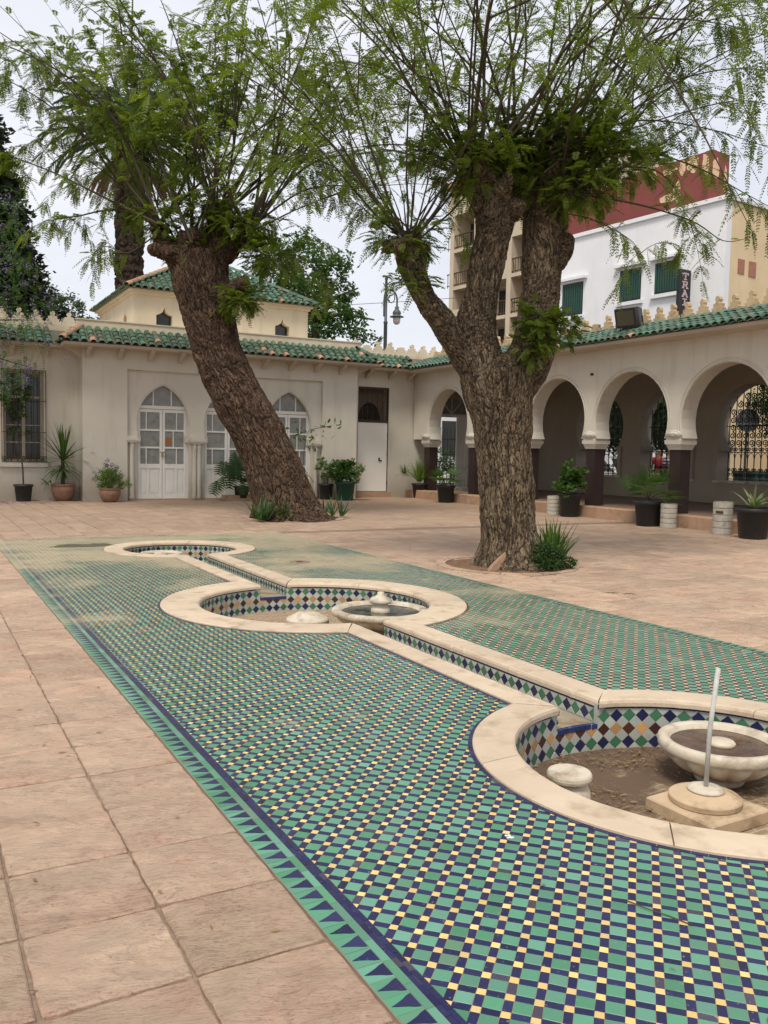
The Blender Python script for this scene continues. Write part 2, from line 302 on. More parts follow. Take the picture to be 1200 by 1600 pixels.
# ---------------------------------------------------------------- object helpers
WPOS = {}
def link(o, parent=None):
    COL.objects.link(o)
    if parent is not None: o.parent = parent
    return o
def tag(o, label=None, cat=None, group=None, kind=None):
    for k, v in (('label', label), ('category', cat), ('group', group), ('kind', kind)):
        if v: o[k] = v
    return o
def T(name, label, cat, loc=(0, 0, 0), group=None, rz=0):
    o = bpy.data.objects.new(name, None); link(o); o.location = loc; o.rotation_euler = (0, 0, rz); o.empty_display_size = .2
    WPOS[o.name] = Vector(loc); return tag(o, label, cat, group)
def base_of(p):
    v = Vector((0, 0, 0))
    while p is not None:
        v += Vector(p.location); p = p.parent
    return v
class MB:
    def __init__(s): s.v = []; s.f = []; s.n = 0
    def add(s, v, f):
        v = np.asarray(v, float).reshape(-1, 3); s.v.append(v)
        s.f += [tuple(i+s.n for i in q) for q in f]; s.n += len(v); return s
    def box(s, x0, x1, y0, y1, z0, z1):
        return s.add([(x0, y0, z0), (x1, y0, z0), (x1, y1, z0), (x0, y1, z0), (x0, y0, z1), (x1, y0, z1), (x1, y1, z1), (x0, y1, z1)],
                     [(0, 3, 2, 1), (4, 5, 6, 7), (0, 1, 5, 4), (1, 2, 6, 5), (2, 3, 7, 6), (3, 0, 4, 7)])
    def tube(s, pts, rad, n=8, cap=True):
        pts = np.asarray(pts, float); k = len(pts)
        rad = np.full(k, rad) if np.isscalar(rad) else np.asarray(rad, float)
        d = np.gradient(pts, axis=0); d /= np.linalg.norm(d, axis=1)[:, None]+1e-12
        ref = np.array([0, 0, 1.]) if abs(d[0][2]) < .9 else np.array([1., 0, 0])
        a = np.cross(d[0], ref); a /= np.linalg.norm(a); th = np.linspace(0, 2*PI, n, endpoint=False); V = []
        for i in range(k):
            a = a-d[i]*(a@d[i]); a /= np.linalg.norm(a)+1e-12; b = np.cross(d[i], a)
            V.append(pts[i]+rad[i]*(np.cos(th)[:, None]*a+np.sin(th)[:, None]*b))
        f = [(i*n+j, i*n+(j+1) % n, (i+1)*n+(j+1) % n, (i+1)*n+j) for i in range(k-1) for j in range(n)]
        if cap: f += [tuple(range(n))[::-1], tuple((k-1)*n+j for j in range(n))]
        return s.add(np.vstack(V), f)
    def lathe(s, prof, n=24, c=(0, 0, 0), flute=0, nf=0, a0=0.0):
        th = np.linspace(0, 2*PI, n, endpoint=False)+a0; V = []
        for p in prof:
            r, z = p[0], p[1]; amp = p[2] if len(p) > 2 else 0
            rr = r*(1+amp*np.abs(np.sin(th*nf/2))) if nf else np.full(n, r)
            V.append(np.c_[c[0]+rr*np.cos(th), c[1]+rr*np.sin(th), np.full(n, c[2]+z)])
        k = len(prof)
        f = [(i*n+j, i*n+(j+1) % n, (i+1)*n+(j+1) % n, (i+1)*n+j) for i in range(k-1) for j in range(n)]
        f += [tuple(range(n))[::-1], tuple((k-1)*n+j for j in range(n))]
        return s.add(np.vstack(V), f)
    def sheet(s, outer, holes, fn, d0, d1):
        """2D outline with holes, given thickness; fn(u, v, d) -> world"""
        loops = [outer]+holes
        tri = tessellate_polygon([[Vector((p[0], p[1], 0)) for p in l] for l in loops])
        flat = [p for l in loops for p in l]; m = len(flat)
        V = [fn(p[0], p[1], d0) for p in flat]+[fn(p[0], p[1], d1) for p in flat]
        f = [tuple(t) for t in tri]+[tuple(i+m for i in t[::-1]) for t in tri]
        k = 0
        for l in loops:
            for i in range(len(l)):
                a, b = k+i, k+(i+1) % len(l); f.append((a, b, b+m, a+m))
            k += len(l)
        return s.add(V, f)
    def prism(s, poly, fn, d0, d1): return s.sheet(poly, [], fn, d0, d1)
    def build(s, name, mat, parent=None, smooth=False, kind=None, rnd=None, shift=None, fix=False):
        off = base_of(parent) if shift is None else Vector(shift)
        me = mesh_of(name, np.vstack(s.v)-np.array(off), s.f, mat, smooth, rnd, fix)
        o = link(bpy.data.objects.new(name, me), parent)
        if kind: o['kind'] = kind
        return o
def mesh_of(name, V, F, mat, smooth=False, rnd=None, fix=False):
    me = bpy.data.meshes.new(name); V = np.asarray(V, np.float32)
    if isinstance(F, np.ndarray):
        n, k = F.shape
        me.vertices.add(len(V)); me.vertices.foreach_set('co', V.ravel()); me.loops.add(n*k); me.loops.foreach_set('vertex_index', F.ravel().astype(np.int32))
        me.polygons.add(n); me.polygons.foreach_set('loop_start', np.arange(0, n*k, k, dtype=np.int32)); me.update(calc_edges=True)
    else:
        me.from_pydata(V.tolist(), [], [list(map(int, f)) for f in F]); me.update()
    if fix:
        import bmesh
        bm = bmesh.new(); bm.from_mesh(me); bmesh.ops.recalc_face_normals(bm, faces=bm.faces); bm.to_mesh(me); bm.free()
    me.materials.append(mat)
    if smooth: me.polygons.foreach_set('use_smooth', np.ones(len(me.polygons), bool))
    if rnd is not None:
        a = me.attributes.new('rnd', 'FLOAT', 'FACE'); a.data.foreach_set('value', np.asarray(rnd, np.float32))
    return me
def inst(name, me, parent, loc, rot=(0, 0, 0), scale=(1, 1, 1), kind=None):
    o = bpy.data.objects.new(name, me); link(o, parent); o.location = Vector(loc)-base_of(parent); o.rotation_euler = rot; o.scale = scale
    if kind: o['kind'] = kind
    return o
def boxme(name, mat, sx, sy, sz, bev=0.0, smooth=False):
    """box centred in xy, top at z=0, bevelled top edge"""
    m = MB(); x, y = sx/2, sy/2; b = bev
    V = [(-x, -y, -sz), (x, -y, -sz), (x, y, -sz), (-x, y, -sz), (-x, -y, -b), (x, -y, -b), (x, y, -b), (-x, y, -b)]
    F = [(0, 1, 5, 4), (1, 2, 6, 5), (2, 3, 7, 6), (3, 0, 4, 7)]
    if b:
        V += [(-x+b, -y+b, 0), (x-b, -y+b, 0), (x-b, y-b, 0), (-x+b, y-b, 0)]
        F += [(4, 5, 9, 8), (5, 6, 10, 9), (6, 7, 11, 10), (7, 4, 8, 11), (8, 9, 10, 11)]
    else: F += [(4, 5, 6, 7)]
    return mesh_of(name, V, F, mat, smooth)
def project(P):
    P = np.atleast_2d(P)-CAM; z = P@FW; z = np.where(z < .05, np.nan, z)
    return 600+F_PX*(P@RT)/z, 800-F_PX*(P@UP)/z, z
def in_view(P, m=30):
    x, y, z = project(P)
    return (x > -m) & (x < 1200+m) & (y > -m) & (y < 1600+m) & np.isfinite(z)
def vnoise(p, s=1.0): return mnoise.noise(Vector(p)*s)

# foliage: every leaf is real faces; arrays in, one mesh out
def unit(a): return a/(np.linalg.norm(a, axis=-1, keepdims=True)+1e-12)
def rand_dirs(n): return unit(RNG.normal(size=(n, 3)))
def pinnate(P, D, Ls, k=8, leaflet=.04, wid=.32, droop=.35):
    """compound leaves: base points P, directions D, lengths Ls, k pairs of leaflets"""
    n = len(P); D = unit(D)
    upv = np.tile([0, 0, 1.], (n, 1))+.32*rand_dirs(n); S = unit(np.cross(D, upv)); Nn = unit(np.cross(S, D))
    tt = (np.arange(k)+1.2)/(k+.5)
    V = []; 
    for j, t in enumerate(tt):
        c = P+D*(Ls*t)[:, None]; c[:, 2] -= droop*Ls*t*t
        dd = unit(D-np.array([0, 0, 1.])*(2*droop*t))
        for sgn in (-1, 1):
            l = (leaflet*(1-.45*abs(2*t-1)**2)*RNG.uniform(.8, 1.2, n))[:, None]
            ld = unit(S*sgn+dd*.45-np.array([0, 0, 1.])*RNG.uniform(.0, .5, n)[:, None])
            ws = unit(np.cross(ld, Nn))*wid*l/1.0
            V.append(np.stack([c, c+ld*l*.5+ws*.5, c+ld*l, c+ld*l*.5-ws*.5], 1))
    c = P; e = P+D*Ls[:, None]; e[:, 2] -= droop*Ls; mid = P+D*(Ls*.5)[:, None]; mid[:, 2] -= droop*Ls*.25
    w = S*.0025
    V.append(np.stack([c-w, c+w, mid+w, mid-w], 1)); V.append(np.stack([mid-w, mid+w, e+w*.5, e-w*.5], 1))
    A = np.stack(V, 1)            # n, 2k+2, 4, 3
    rn = np.clip(RNG.uniform(0, 1, (n, 1))*.7+RNG.uniform(0, .3, (n, A.shape[1])), 0, 1)
    return A.reshape(-1, 4, 3), rn.ravel()
def simple_leaves(P, D, Ls, wid=.45):
    n = len(P); D = unit(D); S = unit(np.cross(D, rand_dirs(n))); w = S*(Ls*wid/2)[:, None]; L_ = D*Ls[:, None]
    nn = unit(np.cross(S, D))*(Ls*.12)[:, None]
    a = np.stack([P, P+L_*.45+w, P+L_-nn*.8, P+L_*.45-w], 1); return a, RNG.uniform(0, 1, n)
def quads_obj(name, Q, rn, mat, parent, kind='stuff'):
    Q = np.asarray(Q).reshape(-1, 4, 3); off = np.array(base_of(parent))
    V = (Q-off).reshape(-1, 3); F = np.arange(len(V)).reshape(-1, 4)
    o = link(bpy.data.objects.new(name, mesh_of(name, V, F, mat, False, rn)), parent)
    if kind: o['kind'] = kind
    return o
def blades(P, D, Ls, w, arch=.5, seg=5):
    """strap leaves curving over; returns quads"""
    n = len(P); D = unit(D); S = unit(np.cross(D, np.array([0, 0, 1.])+.05*rand_dirs(n))); out = []
    prev = P; pw = S*(w*.6)[:, None]; d = D.copy()
    for i in range(seg):
        t = (i+1)/seg; d = unit(d-np.array([0, 0, 1.])*(arch*t/seg*2.2)[:, None] if not np.isscalar(arch) else d-np.array([0, 0, 1.])*arch*t/seg*2.2)
        cur = prev+d*(Ls/seg)[:, None]; cw = S*(w*(1.0-t**2.2)*.5+.0005)[:, None] if i < seg-1 else S*.0006
        out.append(np.stack([prev-pw*.5 if i == 0 else prev-pw, prev+pw*.5 if i == 0 else prev+pw, cur+cw, cur-cw], 1)); prev = cur; pw = cw
    Q = np.stack(out, 1).reshape(-1, 4, 3); return Q, np.repeat(RNG.uniform(0, 1, n), seg)
def catmull(pts, m=8):
    pts = np.asarray(pts, float); P = np.vstack([2*pts[0]-pts[1], pts, 2*pts[-1]-pts[-2]]); out = []
    for i in range(1, len(P)-2):
        for t in np.linspace(0, 1, m, endpoint=False):
            a, b, c, d = P[i-1], P[i], P[i+1], P[i+2]
            out.append(.5*((2*b)+(-a+c)*t+(2*a-5*b+4*c-d)*t*t+(-a+3*b-3*c+d)*t**3))
    out.append(P[-2]); return np.array(out)

# ================================================================ GROUND
g = MB(); g.add([(-400, -400, -.46), (400, -400, -.46), (400, 400, -.46), (-400, 400, -.46)], [(0, 1, 2, 3)])
g.build('ground', GROUNDM, kind='structure')
CX = 3.385                                   # axis of the water channel
POOLS = [(CX-.01, 2.87, 1.12, .915), (CX, 7.50, 1.44, 1.10), (CX, 12.20, 1.05, .80)]
CO, CI = .345, .15                           # channel: outer edge of coping, inner edge
MX0, MX1, MY0, MY1 = 1.075, 5.645, -1.0, 14.2
PX0, PX1, PY1 = -6.0, 13.87, 24.0
def inpool(x, y, pad=0.0):
    for cx, cy, ro, ri in POOLS:
        if (x-cx)**2+(y-cy)**2 < (ri+.04+pad)**2: return True
    return abs(x-CX) < CI+.04+pad and POOLS[0][1] < y < POOLS[2][1]
# bed under the paving with the pools cut out
def circ(cx, cy, r, n=48): return [(cx+r*math.cos(2*PI*i/n), cy+r*math.sin(2*PI*i/n)) for i in range(n)]
def keyhole(dr, dc):
    """outline of the three pools joined by the channel, grown outward by dr / dc"""
    pts = []
    def arc(c, r, a0, a1, n):
        for i in range(n+1):
            a = a0+(a1-a0)*i/n; pts.append((c[0]+r*math.sin(a), c[1]+r*math.cos(a)))
    w = CI+dc; r = [p[3]+dr for p in POOLS]; g_ = [math.asin(w/q) for q in r]
    arc(POOLS[0], r[0], g_[0], 2*PI-g_[0], 56)       # clockwise from the top right round to the top left
    arc(POOLS[1], r[1], PI+g_[1], 2*PI-g_[1], 30)
    arc(POOLS[2], r[2], PI+g_[2], 3*PI-g_[2], 56)
    arc(POOLS[1], r[1], g_[1], PI-g_[1], 30)
    return pts
hole = keyhole(.05, .05)
pav = MB(); pav.sheet([(PX0, -6), (PX1+.05, -6), (PX1+.05, PY1+.3), (PX0, PY1+.3)], [hole], lambda u, v, d: (u, v, d), -.10, -.012)
paving = pav.build('paving', JOINT, kind='structure', fix=True)

# ---- stone slabs
TREE_A = (6.78, 9.06); TREE_B = (7.02, 17.0)
P_ = .403; slabs = []
JY0 = 2.655-8*.41
def slab_rows():
    nx0 = int((MX0-PX0)/P_)
    for i in range(nx0):
        x1 = MX0-.004-i*P_; x0 = x1-P_
        for j in range(-4, 60):
            y0 = JY0+j*.41; y1 = y0+.41
            if y1 < MY1+.02: yield x0, x1, y0, y1
    xs = list(np.arange(MX1+.004, PX1, P_))
    for i, x0 in enumerate(xs):
        x1 = min(x0+P_, PX1)
        if x1-x0 < .05: continue
        for j in range(-4, 60):
            off = .0
            y0 = JY0+.12+j*.41+off; y1 = y0+.41
            if y1 < MY1+.02: yield x0, x1, y0, y1
    x = PX0
    while x < PX1-.05:
        for j in range(0, 30):
            y0 = MY1+.012+j*.41; y1 = min(y0+.41, PY1)
            if y1-y0 > .08: yield x, min(x+P_, PX1), y0, y1
        x += P_
for x0, x1, y0, y1 in slab_rows():
    cx_, cy_ = (x0+x1)/2, (y0+y1)/2
    if math.hypot(cx_-TREE_A[0], (cy_-TREE_A[1])) < .78 or math.hypot(cx_-TREE_B[0], cy_-TREE_B[1]) < .85: continue
    if y1 < -2.5: continue
    slabs.append((x0, x1, y0, y1))
slabs = np.array(slabs); cen = np.c_[(slabs[:, 0]+slabs[:, 1])/2, (slabs[:, 2]+slabs[:, 3])/2, np.zeros(len(slabs))]
full = (np.abs(slabs[:, 3]-slabs[:, 2]-.41) < .003) & (np.abs(slabs[:, 1]-slabs[:, 0]-P_) < .003)
dist = np.where(in_view(cen, 60) & full, np.linalg.norm(cen-CAM, axis=1), 1e9)
order = np.argsort(dist); single = set(order[:300][dist[order[:300]] < 1e8].tolist())
def slab_mesh(k):
    r = random.Random(k); gx, gy = P_/2-.0035-r.random()*.002, .205-.0045-r.random()*.002; n = 9; b = .006
    # irregular edges: a ring of outline points, chamfer, worn corners
    ring = []
    for (ax, ay), (bx, by) in (((-gx, -gy), (gx, -gy)), ((gx, -gy), (gx, gy)), ((gx, gy), (-gx, gy)), ((-gx, gy), (-gx, -gy))):
        for i in range(n):
            t = i/n; j = 0 if i == 0 else r.uniform(-.0042, .0018)
            x, y = ax+(bx-ax)*t, ay+(by-ay)*t
            if ax == bx: x += j*(1 if ax < 0 else -1)
            else: y += j*(1 if ay < 0 else -1)
            if i == 0: x *= 1-r.uniform(.004, .022); y *= 1-r.uniform(.004, .022)
            ring.append((x, y))
    m = len(ring); V = [(x, y, -.03) for x, y in ring]+[(x, y, -.005) for x, y in ring]+[(x*(1-b/gx), y*(1-b/gy), r.uniform(-.0006, .0006)) for x, y in ring]
    F = [(i, (i+1) % m, m+(i+1) % m, m+i) for i in range(m)]+[(m+i, m+(i+1) % m, 2*m+(i+1) % m, 2*m+i) for i in range(m)]+[tuple(range(2*m, 3*m))]
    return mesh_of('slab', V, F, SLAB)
SM = [slab_mesh(k) for k in range(9)]
far_v = MB(); far_r = []
for i, (x0, x1, y0, y1) in enumerate(slabs):
    z = random.uniform(-.0022, .0022); tx, ty = random.gauss(0, .0035), random.gauss(0, .0035)
    if i in single:
        inst('slab', SM[i % 9], paving, ((x0+x1)/2, (y0+y1)/2, z), (tx, ty, random.gauss(0, .004)))
    else:
        gx = .0075; b = .006; xa, xb, ya, yb = x0+gx, x1-gx, y0+gx, y1-gx
        zz = lambda x, y: z+(x-(x0+x1)/2)*-ty+(y-(y0+y1)/2)*tx
        V = [(xa, ya, -.03), (xb, ya, -.03), (xb, yb, -.03), (xa, yb, -.03)]+[(x, y, zz(x, y)-.004) for x, y in ((xa, ya), (xb, ya), (xb, yb), (xa, yb))]+[(x, y, zz(x, y)) for x, y in ((xa+b, ya+b), (xb-b, ya+b), (xb-b, yb-b), (xa+b, yb-b))]
        far_v.add(V, [(0, 1, 5, 4), (1, 2, 6, 5), (2, 3, 7, 6), (3, 0, 4, 7), (4, 5, 9, 8), (5, 6, 10, 9), (6, 7, 11, 10), (7, 4, 8, 11), (8, 9, 10, 11)]); far_r += [random.random()]*9
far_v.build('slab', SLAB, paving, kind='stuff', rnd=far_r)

# ================================================================ MOSAIC
mo = MB()
mo.sheet([(MX0, MY0), (MX1, MY0), (MX1, MY1), (MX0, MY1)], [keyhole(.04, .04)], lambda u, v, d: (u, v, d), -.011, -.0016)
mosaic = mo.build('mosaic_floor', GROUT, kind='structure', fix=True)
BX = 1.226                                   # inner edge of the border
LX0, LX1, LY1 = BX, 2*CX-BX-.01, MY1-.155
p = .0775; a = .0265; b = p-a; g2 = .0011; q2 = p/math.sqrt(2)
OX, OY = 1.660, 1.610
def clip(poly, ax, val, keep_gt):
    out = []
    for i in range(len(poly)):
        P0, P1 = poly[i], poly[(i+1) % len(poly)]
        i0 = (P0[ax] > val) == keep_gt; i1 = (P1[ax] > val) == keep_gt
        if i0: out.append(P0)
        if i0 != i1:
            t = (val-P0[ax])/(P1[ax]-P0[ax]); out.append((P0[0]+(P1[0]-P0[0])*t, P0[1]+(P1[1]-P0[1])*t))
    return out
def warp(x, y): return (x+.0028*vnoise((x*2.3, y*2.3, 7)), y+.0028*vnoise((x*2.3, y*2.3, 17)))
def uv2w(u, v): return (OX+(u-v)*.7071068, OY+(u+v)*.7071068)
kinds = {'green_tile': [], 'navy_tile': [], 'yellow_tile': []}
for i in range(-30, 230):
    for j in range(-130, 130):
        cx_, cy_ = uv2w(i*p, j*p)
        if not (LX0-.08 < cx_ < LX1+.08 and MY0-.08 < cy_ < LY1+.08): continue
        u, v = i*p, j*p; h = a/2
        for kd, (u0, u1, v0, v1) in (('yellow_tile', (u-h, u+h, v-h, v+h)), ('navy_tile', (u+h, u+p-h, v-h, v+h)), ('navy_tile', (u-h, u+h, v+h, v+p-h)), ('green_tile', (u+h, u+p-h, v+h, v+p-h))):
            mxy = uv2w((u0+u1)/2, (v0+v1)/2)
            if not (LX0-.04 < mxy[0] < LX1+.04 and MY0-.04 < mxy[1] < LY1+.04): continue
            skip = False
            for px_, py_, ro, ri in POOLS:
                if (mxy[0]-px_)**2+(mxy[1]-py_)**2 < (ro-.035)**2: skip = True
            if abs(mxy[0]-CX) < CO-.035 and POOLS[0][1] < mxy[1] < POOLS[2][1]: skip = True
            if skip: continue
            kinds[kd].append((u0, u1, v0, v1, mxy[0], mxy[1]))
MATK = {'green_tile': GREEN_T, 'navy_tile': NAVY_T, 'yellow_tile': YELL_T}
for kd, L_ in kinds.items():
    A = np.array(L_); c3 = np.c_[A[:, 4], A[:, 5], np.zeros(len(A))]
    inner = (A[:, 4] > LX0+.045) & (A[:, 4] < LX1-.045) & (A[:, 5] < LY1-.05)
    d = np.where(in_view(c3, 0) & inner, np.linalg.norm(c3-CAM, axis=1), 1e9); od = np.argsort(d)[:300]; S = set(od[d[od] < 1e8].tolist())
    meshes = {}
    V = []; F = []; n = 0; rn = []
    for k, (u0, u1, v0, v1, mx_, my_) in enumerate(L_):
        z = random.gauss(0, .00035); tx, ty = random.gauss(0, .012), random.gauss(0, .012)
        if k in S:
            key = (round(u1-u0, 4), round(v1-v0, 4), k % 3)
            if key not in meshes:
                rr = random.Random(str(key)); hu, hv = (u1-u0)/2-g2*.6, (v1-v0)/2-g2*.6; c = .0007
                O = []
                for su, sv in ((-1, -1), (1, -1), (1, 1), (-1, 1)): O.append((su*hu+rr.uniform(-.0007, .0007), sv*hv+rr.uniform(-.0007, .0007)))
                rot = lambda q: ((q[0]-q[1])*.7071068, (q[0]+q[1])*.7071068)
                O = [rot(q) for q in O]; I = [(x*(1-c/hu), y*(1-c/hv)) for x, y in O]
                meshes[key] = mesh_of(kd, [(x, y, -.006) for x, y in O]+[(x, y, -.0006) for x, y in O]+[(x, y, 0) for x, y in I],
                                      [(0, 1, 5, 4), (1, 2, 6, 5), (2, 3, 7, 6), (3, 0, 4, 7), (4, 5, 9, 8), (5, 6, 10, 9), (6, 7, 11, 10), (7, 4, 8, 11), (8, 9, 10, 11)], MATK[kd])
            wx_, wy_ = warp(mx_, my_); inst(kd, meshes[key], mosaic, (wx_, wy_, z), (tx, ty, random.gauss(0, .012)))
            continue
        jt = [random.uniform(-.0011, .0011) for _ in range(8)]
        poly = [uv2w(u0+g2*.6+jt[0], v0+g2*.6+jt[1]), uv2w(u1-g2*.6+jt[2], v0+g2*.6+jt[3]), uv2w(u1-g2*.6+jt[4], v1-g2*.6+jt[5]), uv2w(u0+g2*.6+jt[6], v1-g2*.6+jt[7])]
        if mx_ < LX0+.05: poly = clip(poly, 0, LX0, True)
        if mx_ > LX1-.05: poly = clip(poly, 0, LX1, False)
        if my_ > LY1-.05: poly = clip(poly, 1, LY1, False)
        if len(poly) < 3: continue
        poly = [warp(*q_) for q_ in poly]; m = len(poly); top = [(x, y, z+(x-mx_)*-ty+(y-my_)*tx) for x, y in poly]
        V += top; F.append(tuple(range(n, n+m)))
        rv = random.random(); rn.append(rv)
        if my_ < 7:
            V += [(x, y, -.006) for x, y in poly]
            for q in range(m): F.append((n+m+q, n+m+(q+1) % m, n+(q+1) % m, n+q)); rn.append(rv)
            n += m
        n += m
    o = link(bpy.data.objects.new(kd, mesh_of(kd, V, F, MATK[kd], False, rn)), mosaic); o['kind'] = 'stuff'

# border: saw-toothed flames, a green band and a navy band of two rows
def border_piece(m, rn, pts, z):
    k = len(pts); m.add([(x, y, z) for x, y in pts]+[(x, y, -.006) for x, y in pts], [tuple(range(k))]+[(k+i, k+(i+1) % k, (i+1) % k, i) for i in range(k)]); r = random.random(); rn += [r]*(k+1)
gb, gr, nb, nr = MB(), [], MB(), []
fl = MB(); flr = []; flames = []
SAWP = .0768; S0, S1 = .0, .082; G0, G1 = .084, .110; N0, N1 = .112, .1495
def bmap(side):
    if side == 'L': return lambda d, s: (MX0+d, s)
    if side == 'R': return lambda d, s: (MX1-d, s)
    return lambda d, s: (s, MY1-d)
for side in 'LRT':
    fn = bmap(side); s = MY0 if side != 'T' else MX0+.15; end = MY1-.15 if side != 'T' else MX1-.15
    def fix(pts): 
        q = [fn(d, y) for d, y in pts]
        ar = sum(q[i][0]*q[(i+1) % len(q)][1]-q[(i+1) % len(q)][0]*q[i][1] for i in range(len(q)))
        return q if ar > 0 else q[::-1]
    while s < end:
        z = random.gauss(0, .0003)
        border_piece(gb, gr, fix([(S0+.002, s+.0008), (S1-.001, s+.0008), (S1-.001, s+SAWP-.0008), (S0+.002, s+SAWP-.0008)]), z-.0004)
        # flame: wide at the band, waisted, pointed outward
        c = s+SAWP*.5; j = random.uniform(-.003, .003); w = .030+random.uniform(-.002, .002)
        fl_ = [(S1-.001, c-w), (S1-.016, c-w*.86), (.050, c-w*.55), (.026, c-w*.22), (S0+.006+abs(j), c+j*.3), (.026, c+w*.20), (.050, c+w*.52), (S1-.018, c+w*.80), (S1-.001, c+w)]
        flames.append((fix(fl_), z+.0011, fn(.05, c)))
        s += SAWP
    s = MY0 if side != 'T' else MX0+.15
    while s < end:
        l = .118; border_piece(gb, gr, fix([(G0, s+.0008), (G1, s+.0008), (G1, s+l-.0008), (G0, s+l-.0008)]), random.gauss(0, .0003)); s += l
    for r0, r1, of in ((N0, (N0+N1)/2-.0006, 0), ((N0+N1)/2+.0006, N1, .02)):
        s = (MY0 if side != 'T' else MX0+.15)+of
        while s < end:
            l = .048; border_piece(nb, nr, fix([(r0, s+.0007), (r1, s+.0007), (r1, s+l-.0007), (r0, s+l-.0007)]), random.gauss(0, .0003)); s += l
gb.build('green_border_tile', GREEN_T, mosaic, kind='stuff', rnd=gr); nb.build('navy_border_tile', NAVY_T, mosaic, kind='stuff', rnd=nr)
c3 = np.array([(f[2][0], f[2][1], 0) for f in flames]); d = np.where(in_view(c3, 0), np.linalg.norm(c3-CAM, axis=1), 1e9); S = set(np.argsort(d)[:110].tolist())
for k, (pts, z, c) in enumerate(flames):
    if k in S and d[k] < 1e8:
        m_ = MB(); border_piece(m_, [], pts, z); cxy = (c[0], c[1], 0); me = mesh_of('flame_tile', np.vstack(m_.v)-np.array(cxy), m_.f, NAVY_T); inst('flame_tile', me, mosaic, cxy)
    else: border_piece(fl, flr, pts, z)
fl.build('flame_tile', NAVY_T, mosaic, kind='stuff', rnd=flr)
# navy edging round the copings
eg = MB(); er = []
def quad_piece(m, rn, p0, p1, p2, p3, z):
    q = [p0, p1, p2, p3]; ar = sum(q[i][0]*q[(i+1) % 4][1]-q[(i+1) % 4][0]*q[i][1] for i in range(4))
    border_piece(m, rn, q if ar > 0 else q[::-1], z)
EW = .022
for pi, (cx_, cy_, ro, ri) in enumerate(POOLS):
    g_ = math.asin((CO+EW*.4)/(ro+EW))
    for a0, a1 in (((g_, 2*PI-g_),) if pi == 0 else ((g_, PI-g_), (PI+g_, 2*PI-g_)) if pi == 1 else ((-PI+g_, PI-g_),)):
        n = int((a1-a0)*ro/.06)
        for i in range(n):
            t0, t1 = a0+(a1-a0)*(i+.02)/n, a0+(a1-a0)*(i+.98)/n
            P0 = lambda r, t: (cx_+r*math.sin(t), cy_+r*math.cos(t))
            quad_piece(eg, er, P0(ro-.004, t0), P0(ro+EW, t0), P0(ro+EW, t1), P0(ro-.004, t1), .0016)
for (x0, y0, r0, _), (x1, y1, r1, _) in zip(POOLS[:-1], POOLS[1:]):
    ya = y0+math.sqrt((r0+EW)**2-CO**2)+.004; yb = y1-math.sqrt((r1+EW)**2-CO**2)-.004; n = int((yb-ya)/.06)
    for sg in (-1, 1):
        for i in range(n):
            s0, s1 = ya+(yb-ya)*(i+.02)/n, ya+(yb-ya)*(i+.98)/n
            quad_piece(eg, er, (CX+sg*(CO-.004), s0), (CX+sg*(CO+EW), s0), (CX+sg*(CO+EW), s1), (CX+sg*(CO-.004), s1), .0016)
eg.build('navy_edging_tile', NAVY_T, mosaic, kind='stuff', rnd=er)

# ================================================================ POOLS AND CHANNELS
PLAB = ['nearest round sunken pool, with a square plinth and rod standing in it',
        'middle round sunken pool with beige stone rim and a fountain bowl full of water',
        'farthest and smallest round sunken pool at the end of the water channel']
COPS = [(-.012,), ]
def coping_piece(fnr, n, closed=False):
    """fnr(t, k) -> xy for outer(0) / inner(1), profile swept over n steps; returns MB"""
    m = MB(); V = []
    prof = [(0, -.012), (0, .010), (.02, .0145), (.90, .0145), (.97, .009), (1.0, -.006), (1.0, -.028), (.93, -.034)]
    for i in range(n+1):
        (xo, yo), (xi, yi) = fnr(i/n)
        for s, z in prof:
            x_, y_ = xo+(xi-xo)*s, yo+(yi-yo)*s; j_ = vnoise((x_*9, y_*9, 3)); k_ = min(0, vnoise((x_*22, y_*22, s*3))+.28)
            V.append((x_+(xi-xo)*.012*j_*(s > .5)+(xo-xi)*.10*-k_*(s > .95)*-1, y_+(yi-yo)*.012*j_*(s > .5), z+.0016*j_+(.012*k_ if s in (.97, .90) else 0)))
    k = len(prof); F = [(i*k+j, i*k+(j+1) % k, (i+1)*k+(j+1) % k, (i+1)*k+j) for i in range(n) for j in range(k)]
    F += [tuple(range(k))[::-1], tuple(n*k+j for j in range(k))]
    return m.add(V, F)
D_ = .08; FLOORZ = -.285
DT = {}
def dia_mesh(name, mat, w=D_/2, top=None, bot=None):
    key = (name, top, bot)
    if key in DT: return DT[key]
    e = w-.0012; pts = [(-e, 0), (0, -e), (e, 0), (0, e)]
    if top is not None: pts = [(-e, 0), (0, -e), (e, 0)]          # lower half only
    if bot is not None: pts = [(-e, 0), (e, 0), (0, e)]           # upper half only
    if top is not None or bot is not None:
        pass
    c = .001; k = len(pts); gx = sum(q[0] for q in pts)/k; gz = sum(q[1] for q in pts)/k
    I = [(gx+(x-gx)*(1-c/e), gz+(z_-gz)*(1-c/e)) for x, z_ in pts]
    # local frame: x along the wall, y out of the wall (towards the water), z up
    V = [(x, -.004, z_) for x, z_ in pts]+[(x, .0022, z_) for x, z_ in pts]+[(x, .003, z_) for x, z_ in I]
    F = [(i, k+i, k+(i+1) % k, (i+1) % k) for i in range(k)]+[(k+i, 2*k+i, 2*k+(i+1) % k, k+(i+1) % k) for i in range(k)]+[tuple(range(2*k, 3*k))[::-1]]
    DT[key] = mesh_of('wall_tile', V, F, mat); return DT[key]
